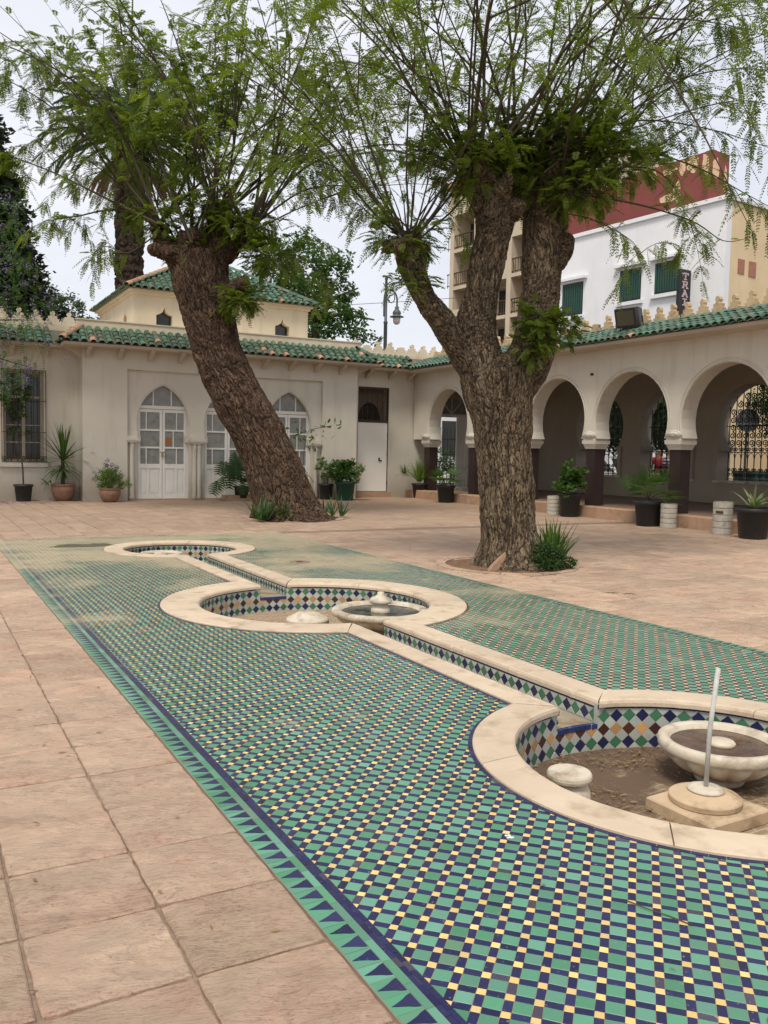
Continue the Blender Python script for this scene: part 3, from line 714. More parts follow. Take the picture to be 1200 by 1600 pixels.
def wall_tiles(parent, frame, length, rows, ztop, closed=False, omit=None, maxs=300):
    """diamond tiles; frame(s) -> (origin xy, tangent angle): x axis along the wall"""
    n = int(round(length/D_)); step = length/n; items = []
    for j in range(rows*2+1):
        z = ztop-D_/2*j
        for i in range(n):
            s = (i+(0 if j % 2 else .5))*step; half = None
            if not closed and rows == 1 and i == 0 and j % 2 == 0: continue
            if j == 0: mat, half = WHITE_T, 'lo'; s = (i)*step; 
            elif j == rows*2: mat, half = WHITE_T, 'hi'; s = i*step
            else:
                s = (i+.5)*step if j % 2 else i*step
                if j % 2 == 0: mat = WHITE_T
                else:
                    row = (j-1)//2
                    if rows == 3 and row == 1: mat = WO_T if i % 2 else WB_T
                    else: mat = WN_T if (i+(row//2)) % 2 else WG_T
            if omit and omit(s, z): continue
            items.append((s, z, mat, half))
    pos = []
    for s, z, mat, half in items:
        (x, y), ang = frame(s); pos.append((x, y, z))
    pos = np.array(pos); vis = in_view(pos, 0)
    nrm = np.array([(-math.sin(frame(s)[1]), math.cos(frame(s)[1]), 0) for s, *_ in items]); facing = ((CAM-pos)*nrm).sum(1) > 0
    d = np.where(vis & facing, np.linalg.norm(pos-CAM, axis=1), 1e9); S = set(np.argsort(d)[:maxs].tolist()); rest = {}
    for k, (s, z, mat, half) in enumerate(items):
        (x, y), ang = frame(s)
        me = dia_mesh(mat.name, mat, top=1 if half == 'lo' else None, bot=1 if half == 'hi' else None)
        if k in S and d[k] < 1e8: inst('wall_tile', me, parent, (x, y, z), (random.gauss(0, .012), 0, ang+random.gauss(0, .01)), (step/D_, 1, 1))
        else:
            ca, sa = math.cos(ang), math.sin(ang); V = np.array([v.co[:] for v in me.vertices]); V[:, 0] *= step/D_
            W_ = np.c_[x+V[:, 0]*ca-V[:, 1]*sa, y+V[:, 0]*sa+V[:, 1]*ca, z+V[:, 2]]
            rest.setdefault(mat.name, (MB(), mat))[0].add(W_, [tuple(p_.vertices) for p_ in me.polygons])
    for nm, (m_, mat) in rest.items(): m_.build('wall_tile', mat, parent, kind='stuff')
CHZ = -.135
pools = []
for pi, (cx_, cy_, ro, ri) in enumerate(POOLS):
    t = T('round_pool', PLAB[pi], 'pool', (cx_, cy_, FLOORZ), 'round pools along the water channel'); pools.append(t)
    go, gi = math.asin(CO/ro), math.asin(CI/ri)
    spans = [(0, 2*PI, 1, 1)] if False else ([(0, 2*PI)] if pi == 0 else [(0, PI), (PI, 2*PI)] if pi == 1 else [(-PI, PI)])
    for (A0, A1) in spans:
        o0 = go; i0 = gi
        n_p = max(2, int(round((A1-A0)*ro/(1.15 if pi < 2 else 1.0))))
        for k in range(n_p):
            def ang(fr, kind, A0=A0, A1=A1):
                lim = o0 if kind == 0 else i0
                a0_, a1_ = A0+lim, A1-lim
                return a0_+(a1_-a0_)*fr
            gap = .0018/ro/(A1-A0)*2
            f0, f1 = k/n_p+gap, (k+1)/n_p-gap
            fnr = lambda u: tuple((cx_+rr*math.sin(ang(f0+(f1-f0)*u, kk)), cy_+rr*math.cos(ang(f0+(f1-f0)*u, kk))) for kk, rr in ((0, ro), (1, ri-.012)))
            coping_piece(fnr, 36).build('coping_stone', COPING, t, fix=True)
    # wall behind the tiles, floor
    w = MB(); n = 72; rw = ri+.006
    def gapped(a):
        a = a % (2*PI); near_top = min(a, 2*PI-a) < gi+.003; near_bot = abs(a-PI) < gi+.003
        return (near_top and pi < 2) or (near_bot and pi > 0)
    angs = sorted(set([2*PI*i/n for i in range(n+1)]+([gi, 2*PI-gi] if pi < 2 else [])+([PI-gi, PI+gi] if pi > 0 else [])))
    for a0_, a1_ in zip(angs[:-1], angs[1:]):
        zt = CHZ if gapped((a0_+a1_)/2) and (min((a0_+a1_)/2, 2*PI-(a0_+a1_)/2) < gi-.001 or abs((a0_+a1_)/2-PI) < gi-.001) else -.012
        P0 = lambda r, a_: (cx_+r*math.sin(a_), cy_+r*math.cos(a_))
        A_, B_ = P0(rw, a0_), P0(rw, a1_); C_, D2 = P0(rw+.03, a1_), P0(rw+.03, a0_)
        w.add([(*A_, FLOORZ-.03), (*B_, FLOORZ-.03), (*C_, FLOORZ-.03), (*D2, FLOORZ-.03), (*A_, zt), (*B_, zt), (*C_, zt), (*D2, zt)],
              [(0, 1, 5, 4), (1, 2, 6, 5), (2, 3, 7, 6), (3, 0, 4, 7), (4, 5, 6, 7)])
    w.build('pool_wall', WHITE_T, t, fix=True)
    def frame(s, cx_=cx_, cy_=cy_, rw=rw):
        a_ = s/rw; return (cx_+rw*math.sin(a_), cy_+rw*math.cos(a_)), PI-a_
    def omit(s, z, pi=pi, rw=rw, gi=gi):
        a_ = (s/rw) % (2*PI); tol = gi+D_*.45/rw
        if z < CHZ-.025: return False
        return (min(a_, 2*PI-a_) < tol and pi < 2) or (abs(a_-PI) < tol and pi > 0)
    wall_tiles(t, frame, 2*PI*rw, 3, -.045, omit=omit)
    nb_ = MB(); nn = int(2*PI*rw/.05); nrn = []
    for i in range(nn):
        a0_, a1_ = 2*PI*(i+.02)/nn, 2*PI*(i+.98)/nn
        if omit((a0_+a1_)/2*rw, -.02): continue
        P0 = lambda r, a_: (cx_+r*math.sin(a_), cy_+r*math.cos(a_))
        A_, B_ = P0(rw-.0035, a0_), P0(rw-.0035, a1_); C_, D2 = P0(rw+.002, a1_), P0(rw+.002, a0_)
        nb_.add([(*A_, -.042), (*B_, -.042), (*C_, -.042), (*D2, -.042), (*A_, -.014), (*B_, -.014), (*C_, -.014), (*D2, -.014)], [(0, 1, 5, 4), (1, 2, 6, 5), (2, 3, 7, 6), (3, 0, 4, 7), (4, 5, 6, 7), (0, 3, 2, 1)]); nrn += [random.random()]*6
    nb_.build('navy_strip_tile', WN_T, t, kind='stuff', rnd=nrn, fix=True)
def floor_mat(name, wet):
    m, t, b, o = nodes(name)
    pos = N(t, 'NewGeometry').outputs['Position']
    br = N(t, 'TexBrick'); br.inputs['Scale'].default_value = 5; br.inputs['Mortar Size'].default_value = .03; br.inputs['Color1'].default_value = (.36, .26, .16, 1); br.inputs['Color2'].default_value = (.25, .16, .095, 1); br.inputs['Mortar'].default_value = (.42, .34, .24, 1)
    t.links.new(pos, br.inputs['Vector'])
    sy = N(t, 'SeparateXYZ'); t.links.new(pos, sy.inputs[0]); mr = N(t, 'MapRange'); mr.inputs[1].default_value = 2.5; mr.inputs[2].default_value = 3.6; mr.inputs[3].default_value = -.17; mr.inputs[4].default_value = .14; t.links.new(sy.outputs['Y'], mr.inputs[0])
    d = ramp(t, math_(t, 'ADD', noise(t, 2.4, 8, .68), mr.outputs[0]) if wet else noise(t, 2.4, 8, .68), .44 if wet else .5, .56 if wet else .8)
    col = mixc(t, d, br.outputs['Color'], (.125, .078, .048) if wet else (.2, .14, .09))
    col = mixc(t, math_(t, 'MULTIPLY', ramp(t, noise(t, 6, 6, .7), .5, .75), .6), col, (.40, .30, .19)) if not wet else mixc(t, math_(t, 'MULTIPLY', ramp(t, noise(t, 9, 6, .7), .58, .7), .5), col, (.33, .23, .14))
    t.links.new(col, b.inputs['Base Color']); b.inputs['Roughness'].default_value = .85
    bump(t, b, math_(t, 'ADD', noise(t, 22, 8, .75), math_(t, 'MULTIPLY', d, .5)), .8, .02)
    return m
PFM = [floor_mat('muddy_pool_floor', True), floor_mat('dusty_pool_floor', False), floor_mat('dusty_pool_floor_far', False)]
for pi, (cx_, cy_, ro, ri) in enumerate(POOLS):
    f_ = MB(); nr_, na = 14, 64; V = [(cx_, cy_, FLOORZ)]
    for i in range(1, nr_+1):
        for j in range(na):
            r_ = (ri+.012)*i/nr_; x, y = cx_+r_*math.cos(2*PI*j/na), cy_+r_*math.sin(2*PI*j/na)
            V.append((x, y, FLOORZ+.018*max(0, vnoise((x*3, y*3, 1)))+.006*vnoise((x*14, y*14, 5))))
    F = [(0, 1+j, 1+(j+1) % na) for j in range(na)]+[(1+(i-1)*na+j, 1+i*na+j, 1+i*na+(j+1) % na, 1+(i-1)*na+(j+1) % na) for i in range(1, nr_) for j in range(na)]
    f_.add(V, F); f_.build('pool_floor', PFM[pi], pools[pi], smooth=True)
CHLAB = ['near straight water channel with diamond-tiled sides, running between the nearest and the middle pool', 'far straight water channel running between the middle pool and the farthest pool']
for ci in range(2):
    (x0, y0, ro0, ri0), (x1, y1, ro1, ri1) = POOLS[ci], POOLS[ci+1]
    ya_o, ya_i = y0+math.sqrt(ro0**2-CO**2), y0+math.sqrt(ri0**2-CI**2)
    yb_o, yb_i = y1-math.sqrt(ro1**2-CO**2), y1-math.sqrt(ri1**2-CI**2)
    t = T('water_channel', CHLAB[ci], 'channel', (CX, (ya_i+yb_i)/2, CHZ), 'tiled water channels')
    n_p = 3 if ci == 0 else 2
    for sg in (-1, 1):
        for k in range(n_p):
            f0, f1 = k/n_p+.0008, (k+1)/n_p-.0008
            fnr = lambda u: ((CX+sg*CO, ya_o+(yb_o-ya_o)*(f0+(f1-f0)*u)), (CX+sg*(CI-.006), ya_i+(yb_i-ya_i)*(f0+(f1-f0)*u)))
            coping_piece(fnr, 30).build('coping_stone', COPING, t, fix=True)
        w = MB(); w.box(min(CX+sg*CI, CX+sg*(CI+.03)), max(CX+sg*CI, CX+sg*(CI+.03)), ya_i+.014, yb_i-.014, CHZ-.04, -.013); w.build('channel_wall', WHITE_T, t)
        Ln = yb_i-ya_i
        if sg > 0: fr = lambda s: ((CX+CI, ya_i+s), PI/2)
        else: fr = lambda s: ((CX-CI, ya_i+s), -PI/2)
        wall_tiles(t, fr, Ln, 1, -.043, maxs=90)
        nm = MB(); nn = int(Ln/.05); rr_ = []
        for i in range(nn):
            s0, s1 = ya_i+Ln*(i+.02)/nn, ya_i+Ln*(i+.98)/nn; xa, xb = sorted((CX+sg*(CI-.0035), CX+sg*(CI+.002))); nm.box(xa, xb, s0, s1, -.040, -.0135); rr_ += [random.random()]*6
        nm.build('navy_strip_tile', WN_T, t, kind='stuff', rnd=rr_)
    w = MB(); w.box(CX-CI-.001, CX+CI+.001, y0+ri0+.004, y1-ri1-.004, CHZ-.05, CHZ); w.build('channel_floor', M('channel_floor_%d' % ci, (.36, .30, .21), (.26, .21, .14), scale=4, bstr=.5, dirt=(.13, .09, .05), dirt_amt=(.5, .7), dscale=5), t)
    for yy, sg, ri_ in ((ya_i, -1, ri0), (yb_i, 1, ri1)):
        w = 0.3/7
        for i in range(7):
            xc = CX-CI+w*(i+.5); yc = (y0+math.sqrt(ri0**2-(xc-CX)**2) if sg < 0 else y1-math.sqrt(ri1**2-(xc-CX)**2))
            m_ = MB(); m_.box(xc-w/2+.001, xc+w/2-.001, min(yc-sg*-.0, yc-sg*.03), max(yc+0, yc-sg*.03), CHZ-.022, CHZ+.006); m_.build('blue_edge_tile', BLUE_T, t)

# ---- things standing in the pools
def bowl(name, label, cx_, cy_, zr, r, depth, water_mat, parts, foot=.14):
    t = T(name, label, 'fountain bowl', (cx_, cy_, FLOORZ+.01), 'marble fountain bowls')
    m = MB(); H = zr-(FLOORZ+.01)
    prof = [(foot, 0), (foot+.01, .02), (foot*.9, .035), (r*.46, H*.22, .10), (r*.63, H*.38, .15), (r*.75, H*.54, .16), (r*.82, H*.66, .10), (r*.88, H*.705, 0), (r*.885, H*.73), (r*.975, H*.75), (r*.995, H*.80), (r, H*.88), (r*.99, H*.96), (r*.95, H), (r*.87, H), (r*.82, H*.96), (r*.79, H*.82), (r*.6, H*.6), (.02, H*.5)]
    m.lathe(prof, 120, (cx_, cy_, FLOORZ+.01), nf=14); m.build('bowl', MARBLE, t, smooth=True)
    w = MB(); w.lathe([(r*.80, -.004), (r*.805, .0)], 48, (cx_, cy_, FLOORZ+.01+H*.86)); w.build('water', water_mat, t)
    k = MB(); k.lathe(parts, 32, (cx_, cy_, FLOORZ+.01+H*.86)); k.build('finial', MARBLE, t, smooth=True)
    return t
def water_mat(name, c):
    m, t, b, o = nodes(name); t.links.new(mixc(t, ramp(t, noise(t, 14, 8, .7), .4, .7), c, tuple(x*2.4 for x in c)), b.inputs['Base Color'])
    t.links.new(ramp(t, noise(t, 5, 5), .35, .65, (.05, .05, .05), (.6, .6, .6)), b.inputs['Roughness']); bump(t, b, noise(t, 40, 4), .12, .004); return m
WAT1 = water_mat('brown_water', (.05, .026, .014)); WAT2 = water_mat('green_black_water', (.016, .018, .010))
bowl('fountain_bowl', 'scalloped marble bowl with brown leafy water, in the nearest pool beside the square plinth', 3.78, 3.10, -.045, .325, .2, WAT1, [(.055, -.02), (.072, 0), (.075, .012), (.065, .022), (.0, .024)], .12)
bowl('fountain_bowl', 'large scalloped marble bowl of dark water with a bulbous finial, in the middle pool', 3.93, 7.20, -.05, .47, .2, WAT2, [(.085, -.02), (.095, .0), (.09, .03), (.075, .045), (.07, .07), (.10, .085), (.11, .105), (.09, .13), (.05, .15), (.035, .165), (.03, .19), (0, .195)], .17)
bowl('fountain_bowl', 'low pale bowl lying in the farthest small pool', 3.16, 12.42, -.07, .30, .2, WAT2, [(.05, -.02), (.10, .0), (.10, .02), (.08, .03), (0, .035)], .12)
t = T('plinth', 'square sandstone plinth with a round disc and thin upright rod in the nearest pool', 'plinth', (3.36, 2.82, FLOORZ+.004))
z0 = FLOORZ+.004; m = MB()
q = [(-.205, -.195), (.21, -.2), (.205, .205), (-.2, .2)]; cz, sz = math.cos(.04), math.sin(.04); q = [(3.36+x*cz-y*sz, 2.82+x*sz+y*cz) for x, y in q]
V = [(x, y, z0) for x, y in q]+[(x, y, z0+.055) for x, y in q]+[(3.36+(x-3.36)*.97, 2.82+(y-2.82)*.97, z0+.062) for x, y in q]
m.add(V, [(0, 3, 2, 1), (0, 1, 5, 4), (1, 2, 6, 5), (2, 3, 7, 6), (3, 0, 4, 7), (4, 5, 9, 8), (5, 6, 10, 9), (6, 7, 11, 10), (7, 4, 8, 11), (8, 9, 10, 11)]); m.build('base', SANDST, t)
m = MB(); m.lathe([(.166, 0), (.171, .004), (.172, .026), (.167, .031), (.165, .032), (.12, .048), (.09, .056), (.0, .057)], 48, (3.37, 2.84, z0+.0625)); m.build('disc', SANDST, t)
m = MB(); m.lathe([(.088, 0), (.086, .010), (.06, .016), (0, .018)], 32, (3.37, 2.84, z0+.1198)); m.build('cap', MARBLE, t, smooth=True)
m = MB(); m.tube([(3.37, 2.84, z0+.12), (3.378, 2.838, z0+.42), (3.402, 2.826, z0+.72)], .0115, 10); m.build('rod', M('grey_pipe', (.55, .54, .50), (.42, .41, .38), rough=.5, scale=20), t, smooth=True)
t = T('baluster_stump', 'short marble baluster stump with a round cap, at the left side of the nearest pool', 'stump', (2.735, 3.10, FLOORZ+.004))
m = MB(); m.lathe([(.095, 0, .0), (.098, .06, .05), (.098, .13, .05), (.09, .155, .02), (.075, .172, 0), (.072, .182, 0)], 60, (2.735, 3.10, FLOORZ+.004), nf=16); m.build('shaft', MARBLE, t, smooth=True)
m = MB(); m.lathe([(.07, 0), (.096, .003), (.105, .010), (.108, .022), (.106, .036), (.100, .045), (.088, .049), (.0, .050)], 48, (2.735, 3.10, FLOORZ+.004+.183)); m.build('cap', MARBLE, t)
t = T('round_stone', 'upturned round beige stone cap lying in the middle pool beside the big bowl', 'stone cap', (3.40, 7.72, FLOORZ+.004))
m = MB(); m.lathe([(.20, 0), (.212, .01), (.212, .075), (.20, .088), (.17, .10), (.115, .132), (.10, .138), (0, .138)], 44, (3.40, 7.72, FLOORZ+.004)); m.build('stone_block', MARBLE, t)
t = T('drain', 'small round drain in a dusty patch of the mosaic right of the far channel', 'drain', (4.40, 10.27, 0))
m = MB(); m.lathe([(.14, .001), (.135, .006), (.10, .008), (.085, .004), (.08, .002), (0, .002)], 28, (4.40, 10.27, 0)); m.build('ring', JOINT, t)
m = MB(); m.lathe([(.05, .0012), (.05, .006), (0, .007)], 20, (4.40, 10.27, 0)); m.build('cover', RUST, t)

# ================================================================ COURTYARD BUILDINGS
fY = lambda Y0: (lambda u, v, d: (u, Y0+d, v))
fX = lambda X0: (lambda u, v, d: (X0+d, u, v))
def tile_me(name, mat, r0=.083, r1=.070, ln=.30, th=.012, n=6):
    V = []
    for y, r in ((0, r0), (ln, r1)):
        for rr in (r, r-th):
            for i in range(n+1):
                a_ = PI*i/n; V.append((rr*math.cos(a_), y, rr*math.sin(a_)*.85))
    k = n+1; F = []
    for i in range(n):
        F.append((i+1, i, 2*k+i, 2*k+i+1)); F.append((k+i, k+i+1, 3*k+i+1, 3*k+i)); F.append((i, i+1, k+i+1, k+i))
    F += [(0, k, 3*k, 2*k), (n, 2*k+n, 3*k+n, k+n)]
    return mesh_of(name, V, F, mat)
TG = tile_me('roof_tile', ROOFT); TG2 = tile_me('roof_tile', ROOFT, .086, .068); TT = tile_me('roof_tile', TERRA)
def tile_roof(parent, O, along, up, n, m, sp, ex, keep=None, bare=.012, maxn=300, bed=True, lift=.02):
    O = np.array(O, float); X = unit(np.array(along, float)); Y = unit(np.array(up, float)); Z = np.cross(X, Y)
    if Z[2] < 0: Z = -Z
    items = []
    for j in range(m):
        for i in range(n):
            P = O+X*(i+.5)*sp+Y*(j*ex-.03)+Z*(lift-.004*j*0)
            if keep and not keep(P+Y*ex*.5): continue
            items.append((P+np.array([random.gauss(0, .004), random.gauss(0, .004), random.gauss(0, .003)]), j))
    if not items: return
    pos = np.array([q[0] for q in items]); d = np.where(in_view(pos, 20), np.linalg.norm(pos-CAM, axis=1), 1e9); S = set(np.argsort(d)[:maxn].tolist())
    rest = {}
    for k, (P, j) in enumerate(items):
        tilt = .045+random.gauss(0, .008); yaw = random.gauss(0, .025)
        x2 = X*math.cos(yaw)+Y*math.sin(yaw); y2 = Y*math.cos(yaw)-X*math.sin(yaw)
        y3 = y2*math.cos(tilt)-Z*math.sin(tilt); z3 = Z*math.cos(tilt)+y2*math.sin(tilt)
        terr = random.random() < (bare*4 if j == 0 else bare*.6); me = TT if terr else (TG if k % 2 else TG2)
        hand = np.dot(np.cross(X, Y), Z)
        if hand < 0: x2 = -x2
        Mx = Matrix(((x2[0], y3[0], z3[0], P[0]), (x2[1], y3[1], z3[1], P[1]), (x2[2], y3[2], z3[2], P[2]+.035*0), (0, 0, 0, 1)))
        if k in S and d[k] < 1e8:
            o = bpy.data.objects.new('roof_tile', me); link(o, parent); o.matrix_local = Matrix.Translation(-base_of(parent)) @ Mx
        else:
            V = np.array([v.co[:] for v in me.vertices]); W_ = V@np.array([x2, y3, z3])+P; key = me.materials[0].name
            r = rest.setdefault(key, [MB(), [], me.materials[0]]); r[0].add(W_, [tuple(q.vertices) for q in me.polygons]); r[1] += [random.random()]*len(me.polygons)
    for b_, rn, mat in rest.values(): b_.build('roof_tile', mat, parent, kind='stuff', rnd=rn)
def ridge(parent, A, B, sp=.24, mat=None):
    """ridge tiles along a hip line"""
    A, B = np.array(A, float), np.array(B, float); L_ = np.linalg.norm(B-A); Y = (B-A)/L_; X = unit(np.cross(Y, [0, 0, 1])); Z = np.cross(X, Y); n = int(L_/sp)
    for i in range(n):
        P = A+Y*i*sp+Z*.05; Mx = Matrix(((X[0]*1.25, Y[0], Z[0]*1.2, P[0]), (X[1]*1.25, Y[1], Z[1]*1.2, P[1]), (X[2]*1.25, Y[2], Z[2]*1.2, P[2]), (0, 0, 0, 1)))
        o = bpy.data.objects.new('ridge_tile', mat and TT or TG); link(o, parent); o.matrix_local = Matrix.Translation(-base_of(parent)) @ Mx
MER = [(-.2, 0), (-.2, .075), (-.15, .085), (-.165, .145), (-.105, .155), (-.115, .215), (-.055, .225), (-.04, .25), (-.062, .29), (-.045, .335), (0, .355), (.045, .335), (.062, .29), (.04, .25), (.055, .225), (.115, .215), (.105, .155), (.165, .145), (.15, .085), (.2, .075), (.2, 0)]
def merlons(parent, fn_at, count, scale=1.0, mat=None, sz=1.0, sx=1.0):
    """fn_at(k) -> (x, y, z, angle)"""
    ms = []
    for q in range(4):
        r = random.Random(q*5); pts = [(x*scale+r.uniform(-.006, .006), z*scale+r.uniform(-.005, .005) if z > 0 else 0) for x, z in MER]
        if q == 3: pts = [p_ for p_ in pts if p_[1] < .24*scale]
        m_ = MB(); m_.prism(pts, lambda u, v, d: (u, d, v), -.055, .055); me = mesh_of('merlon', np.vstack(m_.v), m_.f, mat or CREN); ms.append(me)
    for k in range(count):
        x, y, z, an = fn_at(k); q = 3 if random.random() < .08 else k % 3
        inst('merlon', ms[q], parent, (x, y, z), (random.gauss(0, .015), random.gauss(0, .02), an), (sx*random.uniform(.95, 1.04), 1, sz*random.uniform(.95, 1.05)))
def eave(parent, fn, L0, L1, z, proj, corb):
    """soffit slab and corbels; fn(u, out, z)"""
    m = MB(); V = []
    for u in (L0, L1):
        for o_, zz in ((0, z-.02), (proj*.93, z+.0), (proj, z+.03), (proj, z+.075), (0, z+.075)): V.append(fn(u, o_, zz))
    m.add(V, [(0, 1, 6, 5), (1, 2, 7, 6), (2, 3, 8, 7), (3, 4, 9, 8), (4, 0, 5, 9), (0, 4, 3, 2, 1), (5, 6, 7, 8, 9)]); m.build('soffit', TRIM, parent, fix=True)
    for u in corb:
        m = MB(); V = []
        for uu in (u-.055, u+.055):
            for o_, zz in ((0, z-.015), (0, z-.25), (.07, z-.25), (.10, z-.21), (.24, z-.10), (.28, z-.11), (.40, z-.045), (.42, z-.005)): V.append(fn(uu, o_, zz))
        k = 8; m.add(V, [(i, (i+1) % k, k+(i+1) % k, k+i) for i in range(k)]+[tuple(range(k))[::-1], tuple(range(k, 2*k))]); m.build('corbel', TRIM, parent, fix=True)
def parch(cx_, zb, hwb, zc, hwn, zn, hw, zm, R, n=12):
    """pointed horseshoe opening, counter-clockwise from bottom left"""
    e = R-hw; za = zm+math.sqrt(R*R-e*e); side = [(hwb, zb), (hwb, zc), (hwn, zc+.02), (hwn, zn)]
    a0 = math.asin((zn-zm)/R); a1 = math.acos(e/R)
    for i in range(n+1):
        a_ = a0+(a1-a0)*i/n; side.append((R*math.cos(a_)-e, zm+R*math.sin(a_)))
    side[-1] = (0, za)
    return [(cx_-x, z) for x, z in side]+[(cx_+x, z) for x, z in side[::-1][1:]]

# ---- pavilion with three arched doors
YB = 23.4
pv = T('pavilion', 'cream pavilion with three arched white doors, green tiled eaves and a low roof lantern', 'building', (7.9, YB, 0))
outer = [(3.93, -.1), (11.83, -.1), (11.83, 4.4), (3.93, 4.4)]
w = MB(); w.sheet(outer, [[(5.06, -.05), (10.70, -.05), (10.70, 3.46), (5.06, 3.46)]], fY(YB), 0, .10)
w.box(3.93, 4.12, YB+.1, 24.2, -.1, 4.4); w.box(11.64, 11.83, YB+.1, 24.2, -.1, 4.4); w.build('wall', PLAST, pv, fix=True)
ARC = [6.03, 7.86, 9.68]
AR = lambda c: parch(c, -.04, .715, 1.56, .60, 1.75, .69, 2.10, 1.06)
w = MB(); w.sheet([(5.061, -.05), (10.699, -.05), (10.699, 3.459), (5.061, 3.459)], [AR(c) for c in ARC], fY(YB+.10), 0, .16); w.build('arched_wall', PLAST, pv, fix=True)
for c in ARC:                                  # carved band following each arch
    a_ = [p_ for p_ in AR(c) if p_[1] > 1.74]; m = MB()
    for i in range(len(a_)-1): pass
    pts = [(c+(x-c)*1.045, YB+.10, 2.1+(z-2.1)*1.045) for x, z in a_]; m.tube(pts, .012, 6); m.build('arch_moulding', PLAST, pv, smooth=True)
COLX = [5.19]+[(ARC[0]+ARC[1])/2, (ARC[1]+ARC[2])/2]+[10.53]
for x in COLX:
    m = MB()
    for dx in ((-.055, .055) if 5.3 < x < 10.4 else (0,)):
        m.lathe([(.075, 0), (.075, .10), (.06, .13), (.06, 1.42), (.066, 1.44), (.066, 1.47), (.058, 1.48), (.062, 1.52), (.085, 1.555)], 20, (x+dx*1.15, YB+.06, .0))
    m.build('column', PLAST, pv, smooth=True)
    m = MB(); wd = .20 if 5.3 < x < 10.4 else .135; m.box(x-wd, x+wd, YB-.03, YB+.17, 1.555, 1.60); m.box(x-wd-.02, x+wd+.02, YB-.045, YB+.18, 1.602, 1.655); m.box(x-wd+.01, x+wd-.01, YB-.02, YB+.17, 1.657, 1.72); m.build('capital', PLAST, pv)
def arch_door(c, label=None):
    Y = YB+.20; y1 = Y+.05
    fr = MB(); x0, x1 = c-.72, c+.72
    fr.box(x0, x0+.06, Y, y1+.03, .02, 2.46); fr.box(x1-.06, x1, Y, y1+.03, .02, 2.46); fr.box(x0, x1, Y-.01, y1+.02, 2.462, 2.55)
    fr.box(c-.26, c-.23, Y, y1, 2.552, 3.08); fr.box(c+.23, c+.26, Y, y1, 2.552, 3.08)
    top = [(c+.78*math.cos(a_), 2.50+.70*math.sin(a_)) for a_ in np.linspace(PI, 0, 17)]; top_in = [(c+.69*math.cos(a_), 2.553+.555*math.sin(a_)) for a_ in np.linspace(0, PI, 17)]
    fr.sheet(top+[(c+.78, 2.48), (c-.78, 2.48)][:0]+[], [], fY(Y+.06), 0, .001) if False else None
    f = fr.build('door_frame', DOORW, pv)
    for xa, xb in ((c-.70, c-.265), (c-.225, c+.225), (c+.265, c+.70)):
        m = MB(); m.box(xa, xb, Y+.02, Y+.03, 2.555, 3.10); m.build('pane', FROST, f)
    for sg in (-1, 1):
        xa, xb = (c-.655, c-.006) if sg < 0 else (c+.006, c+.655)
        m = MB(); st = .065
        m.box(xa, xa+st, Y, y1, .04, 2.45); m.box(xb-st, xb, Y, y1, .04, 2.45)
        for z0_, z1_ in ((.04, .16), (.86, .98), (1.40, 1.445), (1.87, 1.915), (2.37, 2.45)): m.box(xa+st, xb-st, Y+.001, y1-.001, z0_, z1_)
        mid = xa+st+(.16 if sg < 0 else .32)
        for z0_, z1_, q in ((.98, 1.40, 1), (1.445, 1.87, 0 if sg < 0 else 1), (1.915, 2.37, 1)):
            if q: 
                mm = mid if not (sg > 0 and abs(z0_-1.445) < .01) else xa+st+.23
                m.box(mm-.012, mm+.012, Y+.002, y1-.002, z0_, z1_)
        mp_ = (xa+xb)/2-(.05*sg*-1); m.box(mp_-.03, mp_+.03, Y+.001, y1-.001, .16, .86)
        lf = m.build('door_leaf', DOORW, pv)
        for z0_, z1_ in ((.98, 1.40), (1.445, 1.87), (1.915, 2.37)):
            g_ = MB(); g_.box(xa+st, xb-st, Y+.022, Y+.028, z0_, z1_); g_.build('pane', FROST, lf)
        for a_, b_ in ((xa+st, mp_-.03), (mp_+.03, xb-st)):
            g_ = MB(); g_.box(a_, b_, Y+.02, Y+.04, .16, .86); g_.box(a_+.035, b_-.035, Y+.008, Y+.02, .20, .82); g_.build('panel', DOORW, lf)
    return f
for c in ARC: arch_door(c)
m = MB(); m.box(5.3, 10.55, YB+.30, YB+.33, 0, 3.3); m.build('inner_blind', FROST, pv)
for c in ARC: m = MB(); m.box(c-.72, c+.72, YB+.1, YB+.28, 0, .035); m.build('threshold', KERBM, pv)
m = MB(); m.box(6.0, 6.06, YB+.165, YB+.195, 1.17, 1.24); m.tube([(6.01, YB+.18, 1.24), (6.01, YB+.18, 1.275), (6.03, YB+.18, 1.29), (6.05, YB+.18, 1.275), (6.05, YB+.18, 1.24)], .006, 6); m.build('padlock', M('brass', (.5, .4, .2), rough=.35, metal=.8, bstr=0), pv)
m = MB(); m.tube([(5.97, YB+.17, 1.31), (6.03, YB+.15, 1.27), (6.09, YB+.17, 1.31)], .012, 6); m.build('hasp_chain', RUST, pv)
m = MB(); m.box(6.13, 6.29, YB+.216, YB+.22, 1.47, 1.70); m.build('paper_notice', M('brown_paper', (.33, .16, .06), rough=.8), pv)
corb = np.arange(4.05, 12.0, .80)
eave(pv, lambda u, o_, z: (u, YB-o_, z), 3.4, 12.33, 3.95, .52, corb)
eave(pv, lambda u, o_, z: (3.93-o_, u, z), YB-.0, 24.0, 3.951, .50, [23.55])
eave(pv, lambda u, o_, z: (11.83+o_, u, z), YB-.0, 24.0, 3.951, .48, [23.5])
rf = MB(); EZ = 4.035
RV = [(3.36, 22.84, EZ), (12.36, 22.84, EZ), (11.80, 23.46, EZ+.42), (3.92, 23.46, EZ+.42), (3.36, 24.1, EZ), (12.36, 24.1, EZ), (11.8, 24.1, EZ+.42), (3.92, 24.1, EZ+.42)]
